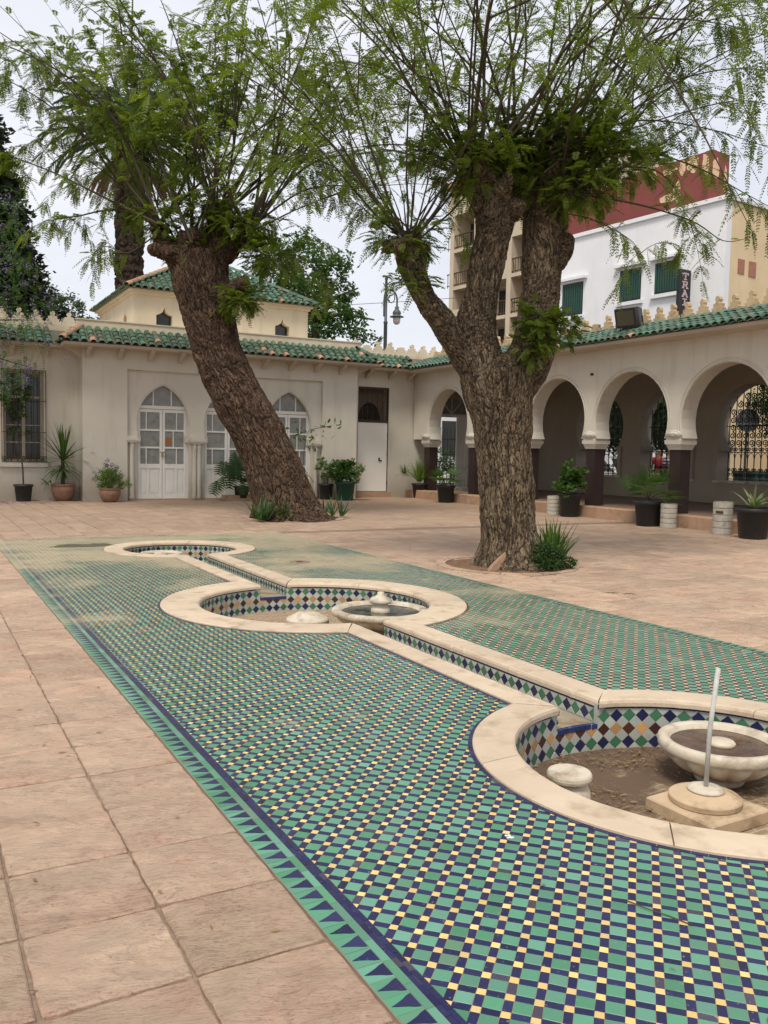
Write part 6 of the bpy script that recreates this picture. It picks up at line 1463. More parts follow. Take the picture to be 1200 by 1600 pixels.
grow(t1, [h1, h1, h4], 6, 3.0, 5.4, .6, lf, tw, rad=.03, bias=(-.85, .30, .30), twigs=11, leafL=.30, dens=.85, first=.3, lw=(.5, 1.5))
grow(t1, [h3, h2], 11, 3.0, 5.5, .6, lf, tw, rad=.03, bias=(.75, -.25, .3), twigs=10, leafL=.30, dens=.5, first=.3, lw=(.5, 1.4))
for xy, r_ in ((((246, 350), (170, 312), (80, 268), (-10, 235)), .035), (((242, 345), (178, 328), (120, 338), (68, 346)), .028), (((250, 350), (180, 190), (90, 110), (-15, 60)), .04), (((250, 350), (150, 230), (70, 160), (-15, 110)), .03), (((340, 335), (420, 200), (470, 90), (500, -10)), .04), (((386, 355), (480, 260), (560, 240), (640, 235)), .03), (((386, 360), (470, 300), (540, 290), (600, 300)), .025), (((330, 340), (345, 180), (355, 60), (362, -20)), .045), (((375, 380), (430, 390), (490, 420), (520, 450)), .02), (((300, 380), (250, 250), (200, 100), (180, -20)), .04), (((386, 350), (450, 230), (540, 120), (620, 40)), .035), (((240, 370), (200, 395), (165, 385), (140, 400)), .018)):
    path_branch(t1, pp_(D1-.4, *xy), lf, tw, r_, .34, 7)
for c, r_, n_ in ((h1, .6, 45), (h2, .8, 80), (h3, .7, 80), (h4, .5, 40), (pt(375, 470, D1-.5, 1), .5, 60), (pt(430, 400, D1-.4, 1), .7, 60)):
    tuft(lf, tw, c[:3], r_, n_, .28)
for x, y, r_, n_ in ((200, 90, 1.0, 35), (265, 90, 1.1, 40), (290, 160, 1.0, 35), (330, 150, 1.1, 60), (100, 95, .8, 30), (320, 250, .8, 40), (400, 110, .9, 40)):
    tuft(lf, tw, pt(x, y, D1+random.uniform(-1.5, .5), 1)[:3], r_, n_, .30, .75)
flush(t1, lf, tw, LF_TIPU, 10, .068, .46)

# palm
DP = 31.0
pm = T('palm_tree', 'tall palm with a rough dark trunk and drooping fronds, behind the pavilion roof', 'palm tree', tuple(np.r_[at(200, 730, DP)[:2], -.4]))
tr = []
for y, x, r_ in ((730, 203, 25), (520, 203, 22), (460, 202, 22), (400, 202, 21), (330, 202, 22), (280, 203, 24), (240, 204, 27), (215, 205, 20)): tr.append(pt(x, y, DP, r_))
tr[0] = (tr[0][0], tr[0][1], -.4, tr[0][3]); trunk_mesh(pm, [tr], BARK_C, .06, 5.0, .07, stretch=.8, lump=.05)
PC = np.array(pt(205, 232, DP, 1)[:3])
def frond(c, d, ln, drp, mat_list, leaflet=.42, k=34):
    P = [c]; dd = unit(np.array(d, float))
    for i in range(10): dd = unit(dd-np.array([0, 0, drp*(i+1)/10])); P.append(P[-1]+dd*ln/10)
    P = np.array(P); Q = []
    S = unit(np.cross(unit(P[-1]-P[0])+[0, 0, .01], [0, 0, 1.]))
    for j in range(k):
        t_ = .12+.88*j/k; i = min(int(t_*10), 9); g_ = t_*10-i; b_ = P[i]*(1-g_)+P[i+1]*g_; ax = unit(P[i+1]-P[i])
        for sg in (-1, 1):
            l = leaflet*(1-.6*abs(2*t_-1)**2)*random.uniform(.8, 1.1); ld = unit(S*sg+ax*.75-np.array([0, 0, .35+random.uniform(-.2, .25)])); w_ = unit(np.cross(ld, ax))*.036; Q.append([b_-w_, b_+w_, b_+ld*l+w_*.1, b_+ld*l-w_*.1])
    return P, Q
Qg, Qd = [], []; stems = MB()
for k in range(96):
    az = 2*PI*k/96*7.3; el = random.uniform(-.15, 1.35); d = (math.cos(az)*math.cos(el), math.sin(az)*math.cos(el), math.sin(el)); P, Q = frond(PC+np.array([0, 0, .2]), d, random.uniform(3.0, 3.9), random.uniform(.14, .42), None, .5); Qg += Q; stems.tube(P, np.linspace(.03, .006, 11), 4, cap=False)
for k in range(30):
    az = 2*PI*k/30+random.uniform(-.1, .1); d = (math.cos(az)*.55, math.sin(az)*.55, -.35); P, Q = frond(PC-np.array([0, 0, .1]), d, random.uniform(1.9, 3.0), .22, None, .32, 26); Qd += Q; stems.tube(P, np.linspace(.03, .006, 11), 4, cap=False)
quads_obj('frond', Qg, RNG.uniform(0, 1, len(Qg)), LF_PALM, pm); quads_obj('dead_frond', Qd, RNG.uniform(0, 1, len(Qd)), LF_DRYF, pm); stems.build('frond_stem', TWIG, pm, kind='stuff')
P, Q = frond(np.array(pt(205, 30, DP, 1)[:3])-np.array([0, 0, 1.5]), (.02, 0, 1), 2.6, .0, None, .15, 30); quads_obj('spear_leaf', Q, RNG.uniform(0, 1, len(Q)), LF_PALM, pm)

def crown(parent, blobs, n, leaf, mat, wid=.45, name='foliage', shell=.55, up=.0):
    Ps = []; w = np.array([b[3]**2*b[4] for b in blobs]); w = w/w.sum()
    for b, k in zip(blobs, (w*n).astype(int)):
        # leaves gathered in clumps
        nc = max(6, k//45); dirs = rand_dirs(nc); rr = RNG.uniform(shell, 1, nc)**.7; C_ = np.array(b[:3])+dirs*rr[:, None]*np.array([b[3], b[3], b[4]]); idx = RNG.integers(0, nc, k); Ps.append(C_[idx]+RNG.normal(size=(k, 3))*b[3]*.13)
    P = np.vstack(Ps); D = rand_dirs(len(P)); D[:, 2] = D[:, 2]*.6-.2+up; Q, rn = simple_leaves(P, D, RNG.uniform(.6, 1.15, len(P))*leaf, wid); quads_obj(name, Q, rn, mat, parent)
def blob(px, py, d, r_px, rz=None): q = at(px, py, d); r_ = r_px*d/F_PX; return (q[0], q[1], q[2], r_, (rz*d/F_PX if rz else r_))
# cypress, left edge
t = T('cypress', 'tall dark cypress at the left edge behind the window wing', 'tree', tuple(np.r_[at(-20, 730, 30)[:2], -.4]))
tr = [pt(-15, 735, 30, 12), pt(-15, 500, 30, 9), pt(-15, 230, 30, 4)]; m = MB(); m.tube([q[:3] for q in tr], [q[3] for q in tr], 8); m.build('trunk', BARK_C, t)
bl = [blob(-18, 200+i*34, 30, 22+8.6*i**.9 if i < 7 else 76, 40) for i in range(13)]; crown(t, bl, 52000, .30, LF_CYP, .5, shell=.72, up=.5)
# leafy tree behind the lantern
t = T('garden_tree', 'loose leafy tree behind the pavilion lantern, left of the street lamp', 'tree', tuple(np.r_[at(500, 730, 36)[:2], -.4]))
tr = [pt(500, 735, 36, 9), pt(495, 560, 36, 8), pt(490, 470, 36, 6)]; m = MB(); m.tube([q[:3] for q in tr], [q[3] for q in tr], 8)
for x, y in ((440, 400), (520, 395), (560, 450), (585, 500), (470, 420), (540, 480)): q = [pt(490, 500, 36, 4), pt((x+490)/2, (y+480)/2, 36, 3), pt(x, y, 36, 1.2)]; m.tube([a[:3] for a in q], [a[3] for a in q], 5)
m.build('trunk', TWIG, t)
crown(t, [blob(425, 420, 36, 42), blob(470, 405, 37, 45), blob(515, 425, 36, 38), blob(470, 465, 36, 45), blob(520, 480, 36, 42), blob(555, 505, 35.5, 32), blob(540, 450, 36, 28), blob(440, 480, 37, 35), blob(585, 528, 35.5, 18, 12), blob(500, 520, 36, 35)], 9500, .21, LF_MID, .5, shell=.3)
t = T('shrub_tree', 'rounded grey-green treetop showing over the left crenels', 'tree', tuple(np.r_[at(100, 730, 33)[:2], -.4])); m = MB(); q = [pt(100, 735, 33, 6), pt(100, 500, 33, 4)]; m.tube([a[:3] for a in q], [a[3] for a in q], 6); m.build('trunk', TWIG, t)
crown(t, [blob(85, 480, 33, 34), blob(120, 495, 33, 28), blob(55, 470, 33, 30), blob(148, 505, 33, 14)], 5200, .14, LF_BLUE, .45, shell=.2)
# jacaranda, branches reaching in from the left
JD = 20.5; t = T('jacaranda', 'jacaranda branches with lilac blossom hanging in from the left edge', 'tree', tuple(np.r_[at(-60, 790, JD)[:2], 0]))
q = [pt(-70, 805, JD, 12), pt(-66, 650, JD, 10), pt(-55, 520, JD, 8), pt(-40, 420, JD, 6)]; m = MB(); m.tube([a[:3] for a in q], [a[3] for a in q], 10); m.build('trunk', TWIG, t)
lf, tw = Leafy(), MB(); FQ = []; fr_ = []
for x0, y0, x1, y1, x2, y2 in ((-50, 500, 0, 470, 45, 440), (-50, 520, 10, 520, 75, 540), (-45, 450, -5, 400, 30, 370), (-50, 540, 0, 560, 50, 575), (-55, 560, -10, 600, 35, 600), (-45, 430, 10, 420, 50, 400), (-50, 480, 20, 480, 90, 470), (-40, 400, 10, 350, 25, 310), (-50, 500, 25, 500, 60, 500)):
    P = catmull([at(x0, y0, JD), at(x1, y1, JD+random.uniform(-.6, .6)), at(x2, y2, JD+random.uniform(-1, 1))], 6); tw.tube(P, np.linspace(.02, .005, len(P)), 4, cap=False)
    for i in range(2, len(P)):
        for _ in range(5): lf.add(P[i]+RNG.normal(size=3)*.12, unit(RNG.normal(size=3)-np.array([0, 0, .3])), .34)
    for e in [P[-1]]*3+[P[-4], P[-6], P[-8]]*1:
        c = e+RNG.normal(size=3)*.18; n = 16; pp = c+RNG.normal(size=(n, 3))*np.array([.055, .055, .07]); Q, r_ = simple_leaves(pp, rand_dirs(n), RNG.uniform(.03, .06, n), .8); FQ.append(Q); fr_.append(r_)
flush(t, lf, tw, LF_MID, 9, .055, .36); quads_obj('blossom', np.vstack(FQ), np.hstack(fr_), LF_FLOW, t)
# street trees behind the grilles
for i, (px, py, d, r_, lab) in enumerate(((940, 655, 32, 66, 'dark street tree seen through the leftmost grille of the arcade'), (1030, 650, 30, 66, 'dark street tree seen through the grille behind the middle pillar'), (1205, 640, 23.5, 34, 'small green street tree by the round sign, seen through the right grille'))):
    t = T('street_tree', lab, 'tree', tuple(np.r_[at(px, 745, d)[:2], -.02])); q = [pt(px, 748, d, 5), pt(px+2, 700, d, 4), pt(px, 640, d, 3)]; m = MB(); m.tube([a[:3] for a in q], [a[3] for a in q], 8); m.build('trunk', TWIG, t)
    if i < 2: crown(t, [blob(px, py-20, d, r_), blob(px-30, py-5, d, r_*.8), blob(px+30, py-5, d, r_*.8), blob(px, py+15, d+1, r_*.8, 40)], 15000, .15, LF_DARK, .55, shell=.2)
    else: crown(t, [blob(px, py-25, d, r_), blob(px+10, py+10, d, r_)], 4200, .10, LF_MID, .5, shell=.2)
hd = T('hedge', 'dense green hedge beyond the open end door of the arcade', 'hedge', (17.5, 27.5, 0)); crown(hd, [(16.2+i*.55, 27.5, .8, .5, .85) for i in range(6)], 9000, .08, LF_DARK, .5, shell=.3)
bg_ = T('bar_gate', 'black barred gate beyond the arcade end door', 'gate', (16.2, 26.6, 0)); m = MB()
for x in np.arange(15.8, 19.2, .15): m.tube([(x, 26.6, 0), (x, 26.6, 2.35)], .012, 5)
for z in (.3, 1.9): m.box(15.8, 19.2, 26.585, 26.615, z, z+.035)
m.build('bars', IRON, bg_)
ew_ = T('street_house', 'pale house front across the side street, seen through the end door', 'house', (17, 34, 0)); m = MB(); m.box(12, 26, 34, 38, -.02, 4.2); m.build('wall', WHITEW, ew_)
for x in (15.5, 17.6, 19.6, 21.6): m = MB(); m.box(x, x+.9, 33.95, 33.99, 1.3, 2.9); m.build('window', DGLASS, ew_)

# ================================================================ POTTED PLANTS AND GROUND PLANTS
def pot(t, c, r, h, mat, kind='plastic'):
    m = MB()
    if kind == 'bowl': prof = [(r*.55, 0), (r*.75, h*.15), (r*.98, h*.55), (r*1.0, h*.8), (r*.93, h*.88), (r*1.02, h*.92), (r*1.03, h), (r*.9, h), (r*.86, h*.85), (.01, h*.85)]
    elif kind == 'ringed':
        prof = [(r*.97, 0)]
        for i in range(5): z = h*i/5; prof += [(r*.985, z+.006), (r*1.0, z+.012), (r*1.0, z+h/5-.012), (r*.985, z+h/5-.008), (r*.92, z+h/5-.006), (r*.92, z+h/5)]
        prof += [(r, h), (r*.88, h), (r*.85, h*.9), (.01, h*.88)]
    else: prof = [(r*.74, 0), (r*.76, .01), (r*.93, h*.86), (r*1.02, h*.87), (r*1.04, h*.93), (r*1.04, h), (r*.96, h), (r*.92, h*.9), (.01, h*.9)]
    m.lathe(prof, 28, (c[0], c[1], 0)); m.build('pot', mat, t, smooth=(kind != 'ringed'))
    m = MB(); m.lathe([(r*.9, h*.9), (r*.5, h*.93), (.01, h*.92)], 20, (c[0], c[1], 0)); m.build('soil', SOIL, t, smooth=True)
def P3(c, z=0): return np.array([c[0], c[1], z], float)
def bush(t, c, blobs, n, leaf, mat, wid=.5, name='foliage'):
    crown(t, [(c[0]+x, c[1]+y, z, r_, rz) for x, y, z, r_, rz in blobs], n, leaf, mat, wid, name, shell=.25, up=.25)
def stems(t, c, n, z0, h, sp, mat=TWIG, r_=.007):
    m = MB()
    for i in range(n): a_ = 2*PI*i/n+random.random(); m.tube([(c[0]+.03*math.cos(a_), c[1]+.03*math.sin(a_), z0), (c[0]+sp*.5*math.cos(a_), c[1]+sp*.5*math.sin(a_), z0+h*.6), (c[0]+sp*math.cos(a_), c[1]+sp*math.sin(a_), z0+h)], [r_, r_*.8, r_*.4], 4)
    m.build('stem', mat, t)
def rosette(t, c, z, n, L0, L1, w, mat, el=(.2, 1.4), arch=.5, name='leaves', lean=(0, 0)):
    az = RNG.uniform(0, 2*PI, n); e = RNG.uniform(el[0], el[1], n); D = np.c_[np.cos(az)*np.cos(e)+lean[0], np.sin(az)*np.cos(e)+lean[1], np.sin(e)]
    Q, rn = blades(np.tile(P3(c, z), (n, 1))+D*.03+RNG.normal(size=(n, 3))*[.02, .02, .005], D, RNG.uniform(L0, L1, n), RNG.uniform(.8, 1.15, n)*w, arch, 6); quads_obj(name, Q, rn, mat, t)
def fan_palm(t, c, z, n, L_, mat, fl=.45, el=(.3, 1.3)):
    m = MB(); Qs = []
    for i in range(n):
        az = 2*PI*i/n+random.uniform(-.3, .3); e = random.uniform(*el); d = np.array([math.cos(az)*math.cos(e), math.sin(az)*math.cos(e), math.sin(e)]); P0 = P3(c, z); P1 = P0+d*L_*random.uniform(.5, .8); m.tube([P0, (P0+P1)/2+[0, 0, .02], P1], [.01, .008, .005], 4)
        S = unit(np.cross(d, [0, 0, 1.])); k = 17
        for j in range(k):
            a_ = -1.25+2.5*j/(k-1); ld = unit(d*math.cos(a_)+S*math.sin(a_)-np.array([0, 0, .18])); l = fl*(.75+.25*math.cos(a_))*random.uniform(.85, 1.1); w_ = unit(np.cross(ld, np.cross(S, d)))*.013; mid = P1+ld*l*.55; e_ = P1+ld*l-np.array([0, 0, .10*l]); Qs.append([P1-w_*.3, P1+w_*.3, mid+w_, mid-w_]); Qs.append([mid-w_, mid+w_, e_+w_*.1, e_-w_*.1])
    m.build('leaf_stalk', TWIG, t); quads_obj('fan_leaf', Qs, np.repeat(RNG.uniform(0, 1, len(Qs)//2), 2), mat, t)
GP = 'potted plants along the walls'
def plant(label, c): return T('potted_plant', label, 'potted plant', (c[0], c[1], 0), GP)
c = (2.52, 23.60); t = plant('thin-stemmed sapling in a black plastic pot under the barred window', c); pot(t, c, .23, .43, BLKPOT)
m = MB(); m.tube(catmull([P3(c, .4), P3((2.50, 23.6), .9), P3((2.42, 23.58), 1.5), P3((2.40, 23.55), 2.1), P3((2.36, 23.5), 2.75)], 5), np.linspace(.024, .012, 21), 6)
for a_, b_ in (((2.40, 23.55, 2.2), (2.15, 23.4, 2.5)), ((2.38, 23.5, 2.4), (2.65, 23.5, 2.75)), ((2.38, 23.5, 2.5), (2.1, 23.5, 2.95)), ((2.41, 23.55, 1.6), (2.62, 23.5, 1.75)), ((2.40, 23.55, 1.9), (2.2, 23.5, 2.05))): m.tube([a_, b_], [.01, .004], 4)
m.build('stem', TWIG, t); bush(t, c, [(-.2, -.1, 2.5, .32, .22), (.12, -.1, 2.75, .25, .18), (-.4, -.1, 2.9, .28, .18), (-.1, -.1, 2.15, .22, .12), (-.3, -.1, 1.8, .2, .1), (.1, -.05, 1.7, .14, .08)], 900, .11, LF_DARK, .4)
c = (3.47, 23.62); t = plant('tall spiky yucca with long drooping leaves in a terracotta pot beside the pavilion corner', c); pot(t, c, .29, .44, TERPOT, 'bowl')
m = MB(); m.tube([P3(c, .4), P3(c, 1.15)], [.05, .045], 8); m.build('stem', TWIG, t)
rosette(t, c, 1.05, 46, .75, 1.05, .055, LF_MID, (-.1, 1.5), .32); rosette(t, c, .85, 34, .6, .85, .05, LF_MID, (-.5, .4), .75, 'lower_leaves'); rosette(t, (3.1, 23.5), .45, 10, .25, .4, .05, LF_DARK, (.1, .8), .8, 'side_leaves')
c = (4.52, 22.95); t = plant('feathery light green bush in a low terracotta bowl against the pavilion wall', c); pot(t, c, .27, .36, TERPOT, 'bowl'); stems(t, c, 14, .3, .55, .3)
bush(t, c, [(0, 0, .62, .34, .26), (-.25, 0, .52, .22, .2), (.25, 0, .5, .25, .2), (.05, 0, .85, .2, .16)], 3800, .055, LF_BRIGHT, .35); bush(t, c, [(0, 0, .98, .24, .12), (-.35, 0, .8, .12, .1)], 120, .035, LF_FLOW, .9, 'flower')
c = (8.10, 23.05); t = plant('big split-leaved monstera in a black pot on a stone slab before the middle arch', c)
m = MB(); m.box(7.45, 8.75, 22.85, 23.32, 0, .07); m.box(7.6, 8.6, 22.9, 23.3, .072, .15); tt = T('stone_step', 'low grey stone step under the monstera pot at the middle arched door', 'step', (8.1, 23.1, 0)); m.build('step_block', KERBM, tt)
t.location.z = .15; pot(t, c, .22, .40, BLKPOT)
for ch in t.children: ch.location.z += .0
def monstera(t, c, z, n, size, mat, spread):
    m = MB(); Q = []; rn = []
    for i in range(n):
        az = random.uniform(0, 2*PI); e = random.uniform(-.1, 1.3); L_ = random.uniform(.45, 1.0)*spread; d = np.array([math.cos(az)*math.cos(e), math.sin(az)*math.cos(e)*.6-.2, math.sin(e)]); P0 = P3(c, z); P1 = P0+d*L_; m.tube(catmull([P0, P0+d*L_*.5+np.array([0, 0, .06]), P1], 3), .009, 4)
        ax = unit(np.array([d[0]*.4, -.25+random.uniform(-.2, .2), -.9])); S = unit(np.cross(ax, np.array([0, -1, .2]))); s = size*random.uniform(.75, 1.15); r_ = random.random()
        for j in range(7):
            y0 = -.08+j*.15; wd = .5*math.sin(PI*min(1, max(0.05, (j+.9)/8.2)))**.8
            for sg in (-1, 1):
                a0 = P1+ax*s*y0; a1 = P1+ax*s*(y0+.135); b1 = P1+ax*s*(y0+.17)+S*sg*s*wd-np.array([0, 0, .06*s]); b0 = P1+ax*s*(y0+.11)+S*sg*s*wd*.9-np.array([0, 0, .06*s]); nn = unit(np.cross(ax, S))*s*.10*sg*0; Q.append([a0, a1, b1, b0] if sg > 0 else [a0, b0, b1, a1]); rn.append(r_)
    m.build('stalk', TWIG, t); quads_obj('split_leaf', Q, rn, mat, t)
monstera(t, c, .5, 34, .42, LF_DARK, 1.15)
c = (10.72, 23.12); t = plant('pot of pale green and white leaves half hidden behind the leaning trunk', c); pot(t, c, .22, .46, BLKPOT); bush(t, c, [(0, 0, .85, .28, .3), (-.15, 0, 1.05, .22, .2)], 420, .13, LF_VARI, .55); stems(t, c, 7, .4, .6, .2)
sb = [(9.9, 22.9, 1.0), (10.0, 22.9, 1.9), (10.25, 22.9, 2.05), (10.75, 22.85, 2.15)]; m = MB(); m.tube(catmull([P3((c[0]-.4, c[1]), .5), sb[0], sb[1], sb[2], sb[3]], 4), .01, 4); m.build('stem', TWIG, t)
Qb, rb_ = simple_leaves(np.array([np.array(sb[1])+RNG.normal(size=3)*[.4, .05, .16] for _ in range(45)]+[np.array(sb[3])+RNG.normal(size=3)*[.16, .05, .06] for _ in range(14)]), RNG.normal(size=(59, 3))-[0, 0, .3], RNG.uniform(.1, .2, 59), .4); quads_obj('long_leaf', Qb, rb_, LF_MID, t)
c = (11.10, 22.62); t = plant('dense rounded two-tone bush in a green plastic pot beside the steel door', c); pot(t, c, .30, .55, GRNPOT); bush(t, c, [(-.25, 0, .85, .33, .28), (.05, 0, .95, .3, .25), (-.1, 0, .75, .35, .22)], 2200, .10, LF_MID, .6); bush(t, c, [(.28, 0, .85, .3, .28)], 900, .10, LF_VARI, .6, 'pale_foliage')
c = (14.05, 23.35); t = plant('papyrus-like tuft of fine grassy leaves in a black pot by the first arcade pillar', c); pot(t, c, .24, .46, BLKPOT)
rosette(t, c, .5, 260, .55, .85, .012, LF_BRIGHT, (.55, 1.5), .18, 'grass_leaf'); rosette(t, (c[0]-.55, c[1]), .75, 120, .25, .42, .012, LF_MID, (-.2, 1.2), .5, 'side_tuft'); stems(t, c, 3, .4, .35, .1)
c = (13.62, 21.15); t = plant('small fan palm in a black pot before the first arcade arch', c); pot(t, c, .27, .50, BLKPOT); fan_palm(t, c, .5, 9, .5, LF_MID, .36, (.2, 1.3)); rosette(t, c, .52, 9, .5, .75, .03, LF_BLUE, (.15, .7), .3)
c = (13.58, 15.72); t = plant('leafy round-leaved shrub in a black pot beside the second visible dark pillar', c); pot(t, c, .27, .55, BLKPOT); stems(t, c, 9, .5, .6, .28); bush(t, c, [(0, 0, .95, .34, .3), (-.05, -.05, .72, .36, .22), (.08, .1, 1.15, .22, .16)], 900, .12, LF_MID, .8)
c = (13.55, 13.22); t = plant('spreading fan palm in a black pot before the third dark pillar', c); pot(t, c, .30, .52, BLKPOT); fan_palm(t, c, .55, 13, .55, LF_MID, .5, (.0, 1.4))
c = (13.40, 10.52); t = plant('white-streaked leafy plant in a large charcoal pot at the right edge', c); pot(t, c, .31, .55, BLKPOT); rosette(t, c, .55, 26, .3, .55, .06, LF_VARI, (.3, 1.4), .4); stems(t, c, 3, .5, .4, .1)
for q, (x, y, r_, h_, lab) in enumerate(((13.62, 16.35, .155, .46, 'short white ringed cement pot left of the leafy shrub'), (13.62, 12.72, .165, .50, 'white ringed cement pot right of the spreading fan palm'), (13.55, 11.32, .18, .62, 'tallest white ringed cement pot with a small brown plate, standing alone by the kerb'))):
    t = T('cement_pot', lab, 'pot', (x, y, 0), 'white ringed pots'); pot(t, (x, y), r_, h_, WHTPOT, 'ringed')
m = MB(); a0 = math.atan2(-.80, -.60)+PI*0; n_ = 6; a_c = math.atan2(-11.32, -13.55)-.35
V = [(13.55+.187*math.cos(a_c+(i-3)*.13), 11.32+.187*math.sin(a_c+(i-3)*.13), z) for z in (.40, .45) for i in range(7)]; m.add(V, [(i, i+1, 8+i, 7+i) for i in range(6)]); m.build('plate', RUST, t)
# ground plants round the two big trees
def ground_plant(name, label, cat, c): return T(name, label, cat, (c[0], c[1], 0))
tp = T('tree_pit', 'circular pit of reddish soil round the forked tree', 'tree pit', (TREE_A[0], TREE_A[1], 0)); 
def pit(tp, c, r):
    m = MB(); V = [(c[0], c[1], .03)]; n = 40
    for q, (rr, z) in enumerate(((.5, .035), (.85, .01), (1.0, -.008))):
        for i in range(n): a_ = 2*PI*i/n; k = rr*r*(1+(.05*vnoise((math.cos(a_)*2, math.sin(a_)*2, q)) if q < 2 else 0)); V.append((c[0]+k*math.cos(a_), c[1]+k*math.sin(a_), z+.012*vnoise((k*math.cos(a_)*5, k*math.sin(a_)*5, 1))))
    m.add(V, [(0, 1+i, 1+(i+1) % n) for i in range(n)]+[(1+q*n+i, 1+(q+1)*n+i, 1+(q+1)*n+(i+1) % n, 1+q*n+(i+1) % n) for q in range(2) for i in range(n)]); m.build('soil', REDSOIL, tp, smooth=True)
    n = 22
    for i in range(n):
        a0, a1 = 2*PI*(i+.03)/n, 2*PI*(i+.97)/n; m = MB(); V = []
        for z in (-.02, .012):
            for rr, a_ in ((r, a0), (r+.13, a0), (r+.13, a1), (r, a1)): V.append((c[0]+rr*math.cos(a_), c[1]+rr*math.sin(a_), z+(random.uniform(-.004, .004) if z > 0 else 0)))
        m.add(V, [(0, 3, 2, 1), (4, 5, 6, 7), (0, 1, 5, 4), (1, 2, 6, 5), (2, 3, 7, 6), (3, 0, 4, 7)]); m.build('kerb_brick', SLAB, tp)
pit(tp, (TREE_A[0]+.02, TREE_A[1]), .80); tp = T('tree_pit', 'circular pit of dark soil round the leaning tree', 'tree pit', (TREE_B[0], TREE_B[1], 0)); pit(tp, (TREE_B[0]+.1, TREE_B[1]-.05), .95)
c = (7.33, 8.92); t = ground_plant('strap_leaf_clump', 'bright clump of long strap leaves at the right foot of the forked tree', 'plant', c)
for i in range(6): rosette(t, (c[0]+random.uniform(-.12, .16), c[1]+random.uniform(-.12, .12)), .02, 18, .36, .62, .034, LF_BRIGHT if i % 3 == 0 else LF_MID, (.7, 1.5), .28, 'leaves', lean=(.15, 0))
c = (6.96, 8.50); t = ground_plant('low_shrub', 'low dark blue-green shrub hugging the foot of the forked tree', 'shrub', c); bush(t, c, [(0, 0, .15, .27, .17), (.18, .0, .12, .2, .13), (-.13, .02, .10, .16, .10), (.02, 0, .26, .16, .12), (.34, -.05, .08, .16, .09)], 5200, .045, LF_DARK, .4); rosette(t, c, .05, 60, .15, .28, .012, LF_BLUE, (.1, 1.3), .5)
for c, lab, n in (((6.30, 16.25), 'clump of strap leaves at the left foot of the leaning tree', 5), ((7.95, 16.75), 'small loose clump of strap leaves at the right foot of the leaning tree', 3), ((6.75, 16.2), 'short dark tuft in front of the leaning trunk', 2)):
    t = ground_plant('strap_leaf_clump', lab, 'plant', c)
    for i in range(n): rosette(t, (c[0]+random.uniform(-.25, .25), c[1]+random.uniform(-.1, .1)), .02, 14, .35, .62, .035, LF_MID if i % 2 else LF_BLUE, (.4, 1.4), .4)
t = T('broken_stone', 'pale broken paving stone leaning at the left foot of the forked tree', 'stone', (6.36, 8.66, 0)); m = MB()
V = [(-.13, -.03, 0), (.12, -.05, 0), (.10, .05, 0), (-.11, .05, 0), (-.07, .0, .07), (.09, -.02, .21), (.10, .04, .20), (-.06, .05, .06)]; m.add([(6.36+x*1.15, 8.66+y, z*1.1) for x, y, z in V], [(0, 3, 2, 1), (4, 5, 6, 7), (0, 1, 5, 4), (1, 2, 6, 5), (2, 3, 7, 6), (3, 0, 4, 7)]); m.build('stone', KERBM, t)

# ---- litter: fallen leaflets, twigs, dry leaves in the pools
def litter(name, label_mat, pts, size, kind='stuff', mat=LF_DEAD, flat=.35, wid=.3):
    pts = np.array(pts); D = rand_dirs(len(pts)); D[:, 2] *= flat*.3; D = unit(D); S = unit(np.cross(D, [0, 0, 1.])); L_ = (RNG.uniform(.5, 1.3, len(pts))*size)[:, None]; w_ = S*L_*wid*.5; z = np.array([0, 0, 1.])*L_*flat*.3
    Q = np.stack([pts, pts+D*L_*.5+w_+z, pts+D*L_, pts+D*L_*.5-w_], 1); return quads_obj(name, Q, RNG.uniform(0, 1, len(pts)), mat, None, kind)
pts = []
for k in range(2600):
    cx_, cy_, ro, ri = POOLS[0]; a_ = random.uniform(0, 2*PI); q = ri*math.sqrt(random.random())*.97; x, y = cx_+q*math.sin(a_), cy_+q*math.cos(a_)
    if vnoise((x*2.2, y*2.2, 3)) > -.12: pts.append((x, y, FLOORZ+.012+.018*max(0, vnoise((x*3, y*3, 1)))+random.uniform(0, .008)))
litter('dry_leaf_litter', None, pts, .035, wid=.22)
pts = []
for cx_, cy_, ro, ri in POOLS[1:]:
    for k in range(220):
        a_ = random.uniform(0, 2*PI); q = ri*math.sqrt(random.random())*.97; pts.append((cx_+q*math.sin(a_), cy_+q*math.cos(a_), FLOORZ+.02))
litter('dry_leaf_litter', None, pts, .035, wid=.25)
pts = []
for k in range(110): pts.append((random.uniform(-.4, 5), random.uniform(1.5, 7), .007))
pts = [p_ for p_ in pts if not inpool(p_[0], p_[1], .12)]
for k in range(700):
    x, y = random.uniform(-2, 13.6), random.uniform(1.2, 23.5)
    if random.random() < .55 and y > 6: x, y = random.gauss(7, 3.5), random.gauss(13, 5)
    if inpool(x, y, .1) or y < 1.2 or y > 23.6 or x > 13.6: continue
    pts.append((x, y, .006))
litter('fallen_leaf_litter', None, pts, .03, wid=.3)
pts = [(random.gauss(1.6, .9), random.gauss(23.0, .5), .006) for _ in range(500)]; pts = [p_ for p_ in pts if p_[1] < 23.7]; litter('blossom_litter', None, pts, .05, mat=LF_FLOW, wid=.8)
pts = [(TREE_A[0]+random.gauss(.1, .45), TREE_A[1]+random.gauss(-.1, .4), .03) for _ in range(260)]; litter('leaf_litter', None, pts, .04, wid=.35)
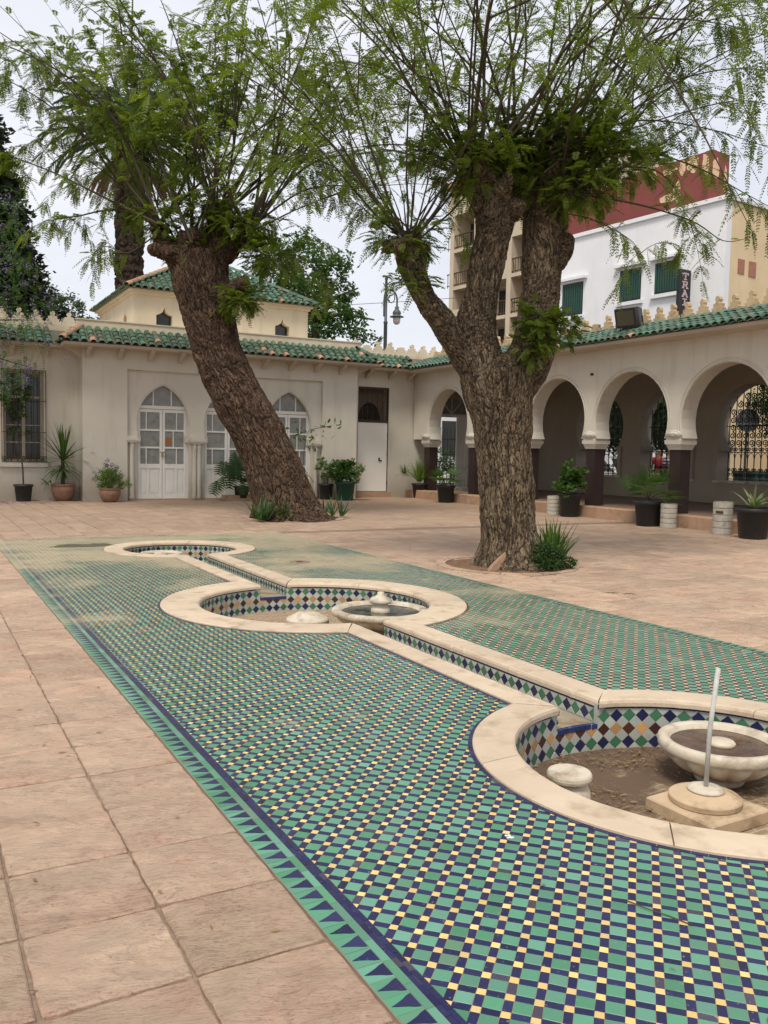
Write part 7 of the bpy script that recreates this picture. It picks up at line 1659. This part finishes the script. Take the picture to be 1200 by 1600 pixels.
def twig_obj(label, P, r_=.0022):
    t = T('fallen_twig', label, 'twig', P[0]); m = MB(); m.tube(P, r_, 4); m.build('twig', TWIG, t)
twig_obj('thin dark twig lying on the mosaic at the lower right', [(2.03, 2.00, .004), (2.045, 1.93, .008), (2.08, 1.87, .005), (2.105, 1.80, .004)])
t = T('fallen_leaf', 'small green pinnate leaf on the mosaic near the bottom edge', 'leaf', (1.52, 1.50, .004)); Q, rn = pinnate(np.array([[1.52, 1.50, .006]]), np.array([[.9, .4, .0]]), np.array([.05]), 6, .014, .4, 0); quads_obj('leaflet', Q, rn, LF_BRIGHT, t, None)
t = T('fallen_leaf', 'small green leaf lying on the mosaic in the middle foreground', 'leaf', (1.88, 4.2, .004)); Q, rn = pinnate(np.array([[1.88, 4.2, .006]]), np.array([[.9, -.4, .0]]), np.array([.05]), 6, .014, .4, 0); quads_obj('leaflet', Q, rn, LF_BRIGHT, t, None)
Q, rn = pinnate(np.array([[6.42, 6.85, .008], [6.55, 6.72, .008]]), np.array([[.9, -.5, 0], [.8, -.6, 0.]]), np.array([.16, .14]), 6, .05, .35, 0); t = T('fallen_leaf', 'dark pinnate leaves lying on the paving right of the mosaic', 'leaf', (6.42, 6.85, .004)); quads_obj('leaflet', Q, rn, LF_DARK, t, None)
t = T('plaster_crumb', 'small white plaster splash on the mosaic left of the nearest pool', 'plaster crumb', (1.974, 2.557, 0)); m = MB()
for i in range(7): x, y, r_ = 1.974+random.gauss(0, .009), 2.557+random.gauss(0, .008), random.uniform(.004, .009); m.lathe([(r_, .001), (r_*.7, r_*.4), (0, r_*.5)], 7, (x, y, 0))
m.build('crumb', DOORW, t)
for o in bpy.data.objects:
    if o.type == 'EMPTY' and not o.children: print('EMPTY WITHOUT PARTS', o.name)
print('OBJECTS', len(bpy.data.objects), 'TRIS', sum(sum(len(p_.vertices)-2 for p_ in o.data.polygons) if len(o.data.polygons) < 500 else len(o.data.polygons)*2 for o in bpy.data.objects if o.type == 'MESH'))
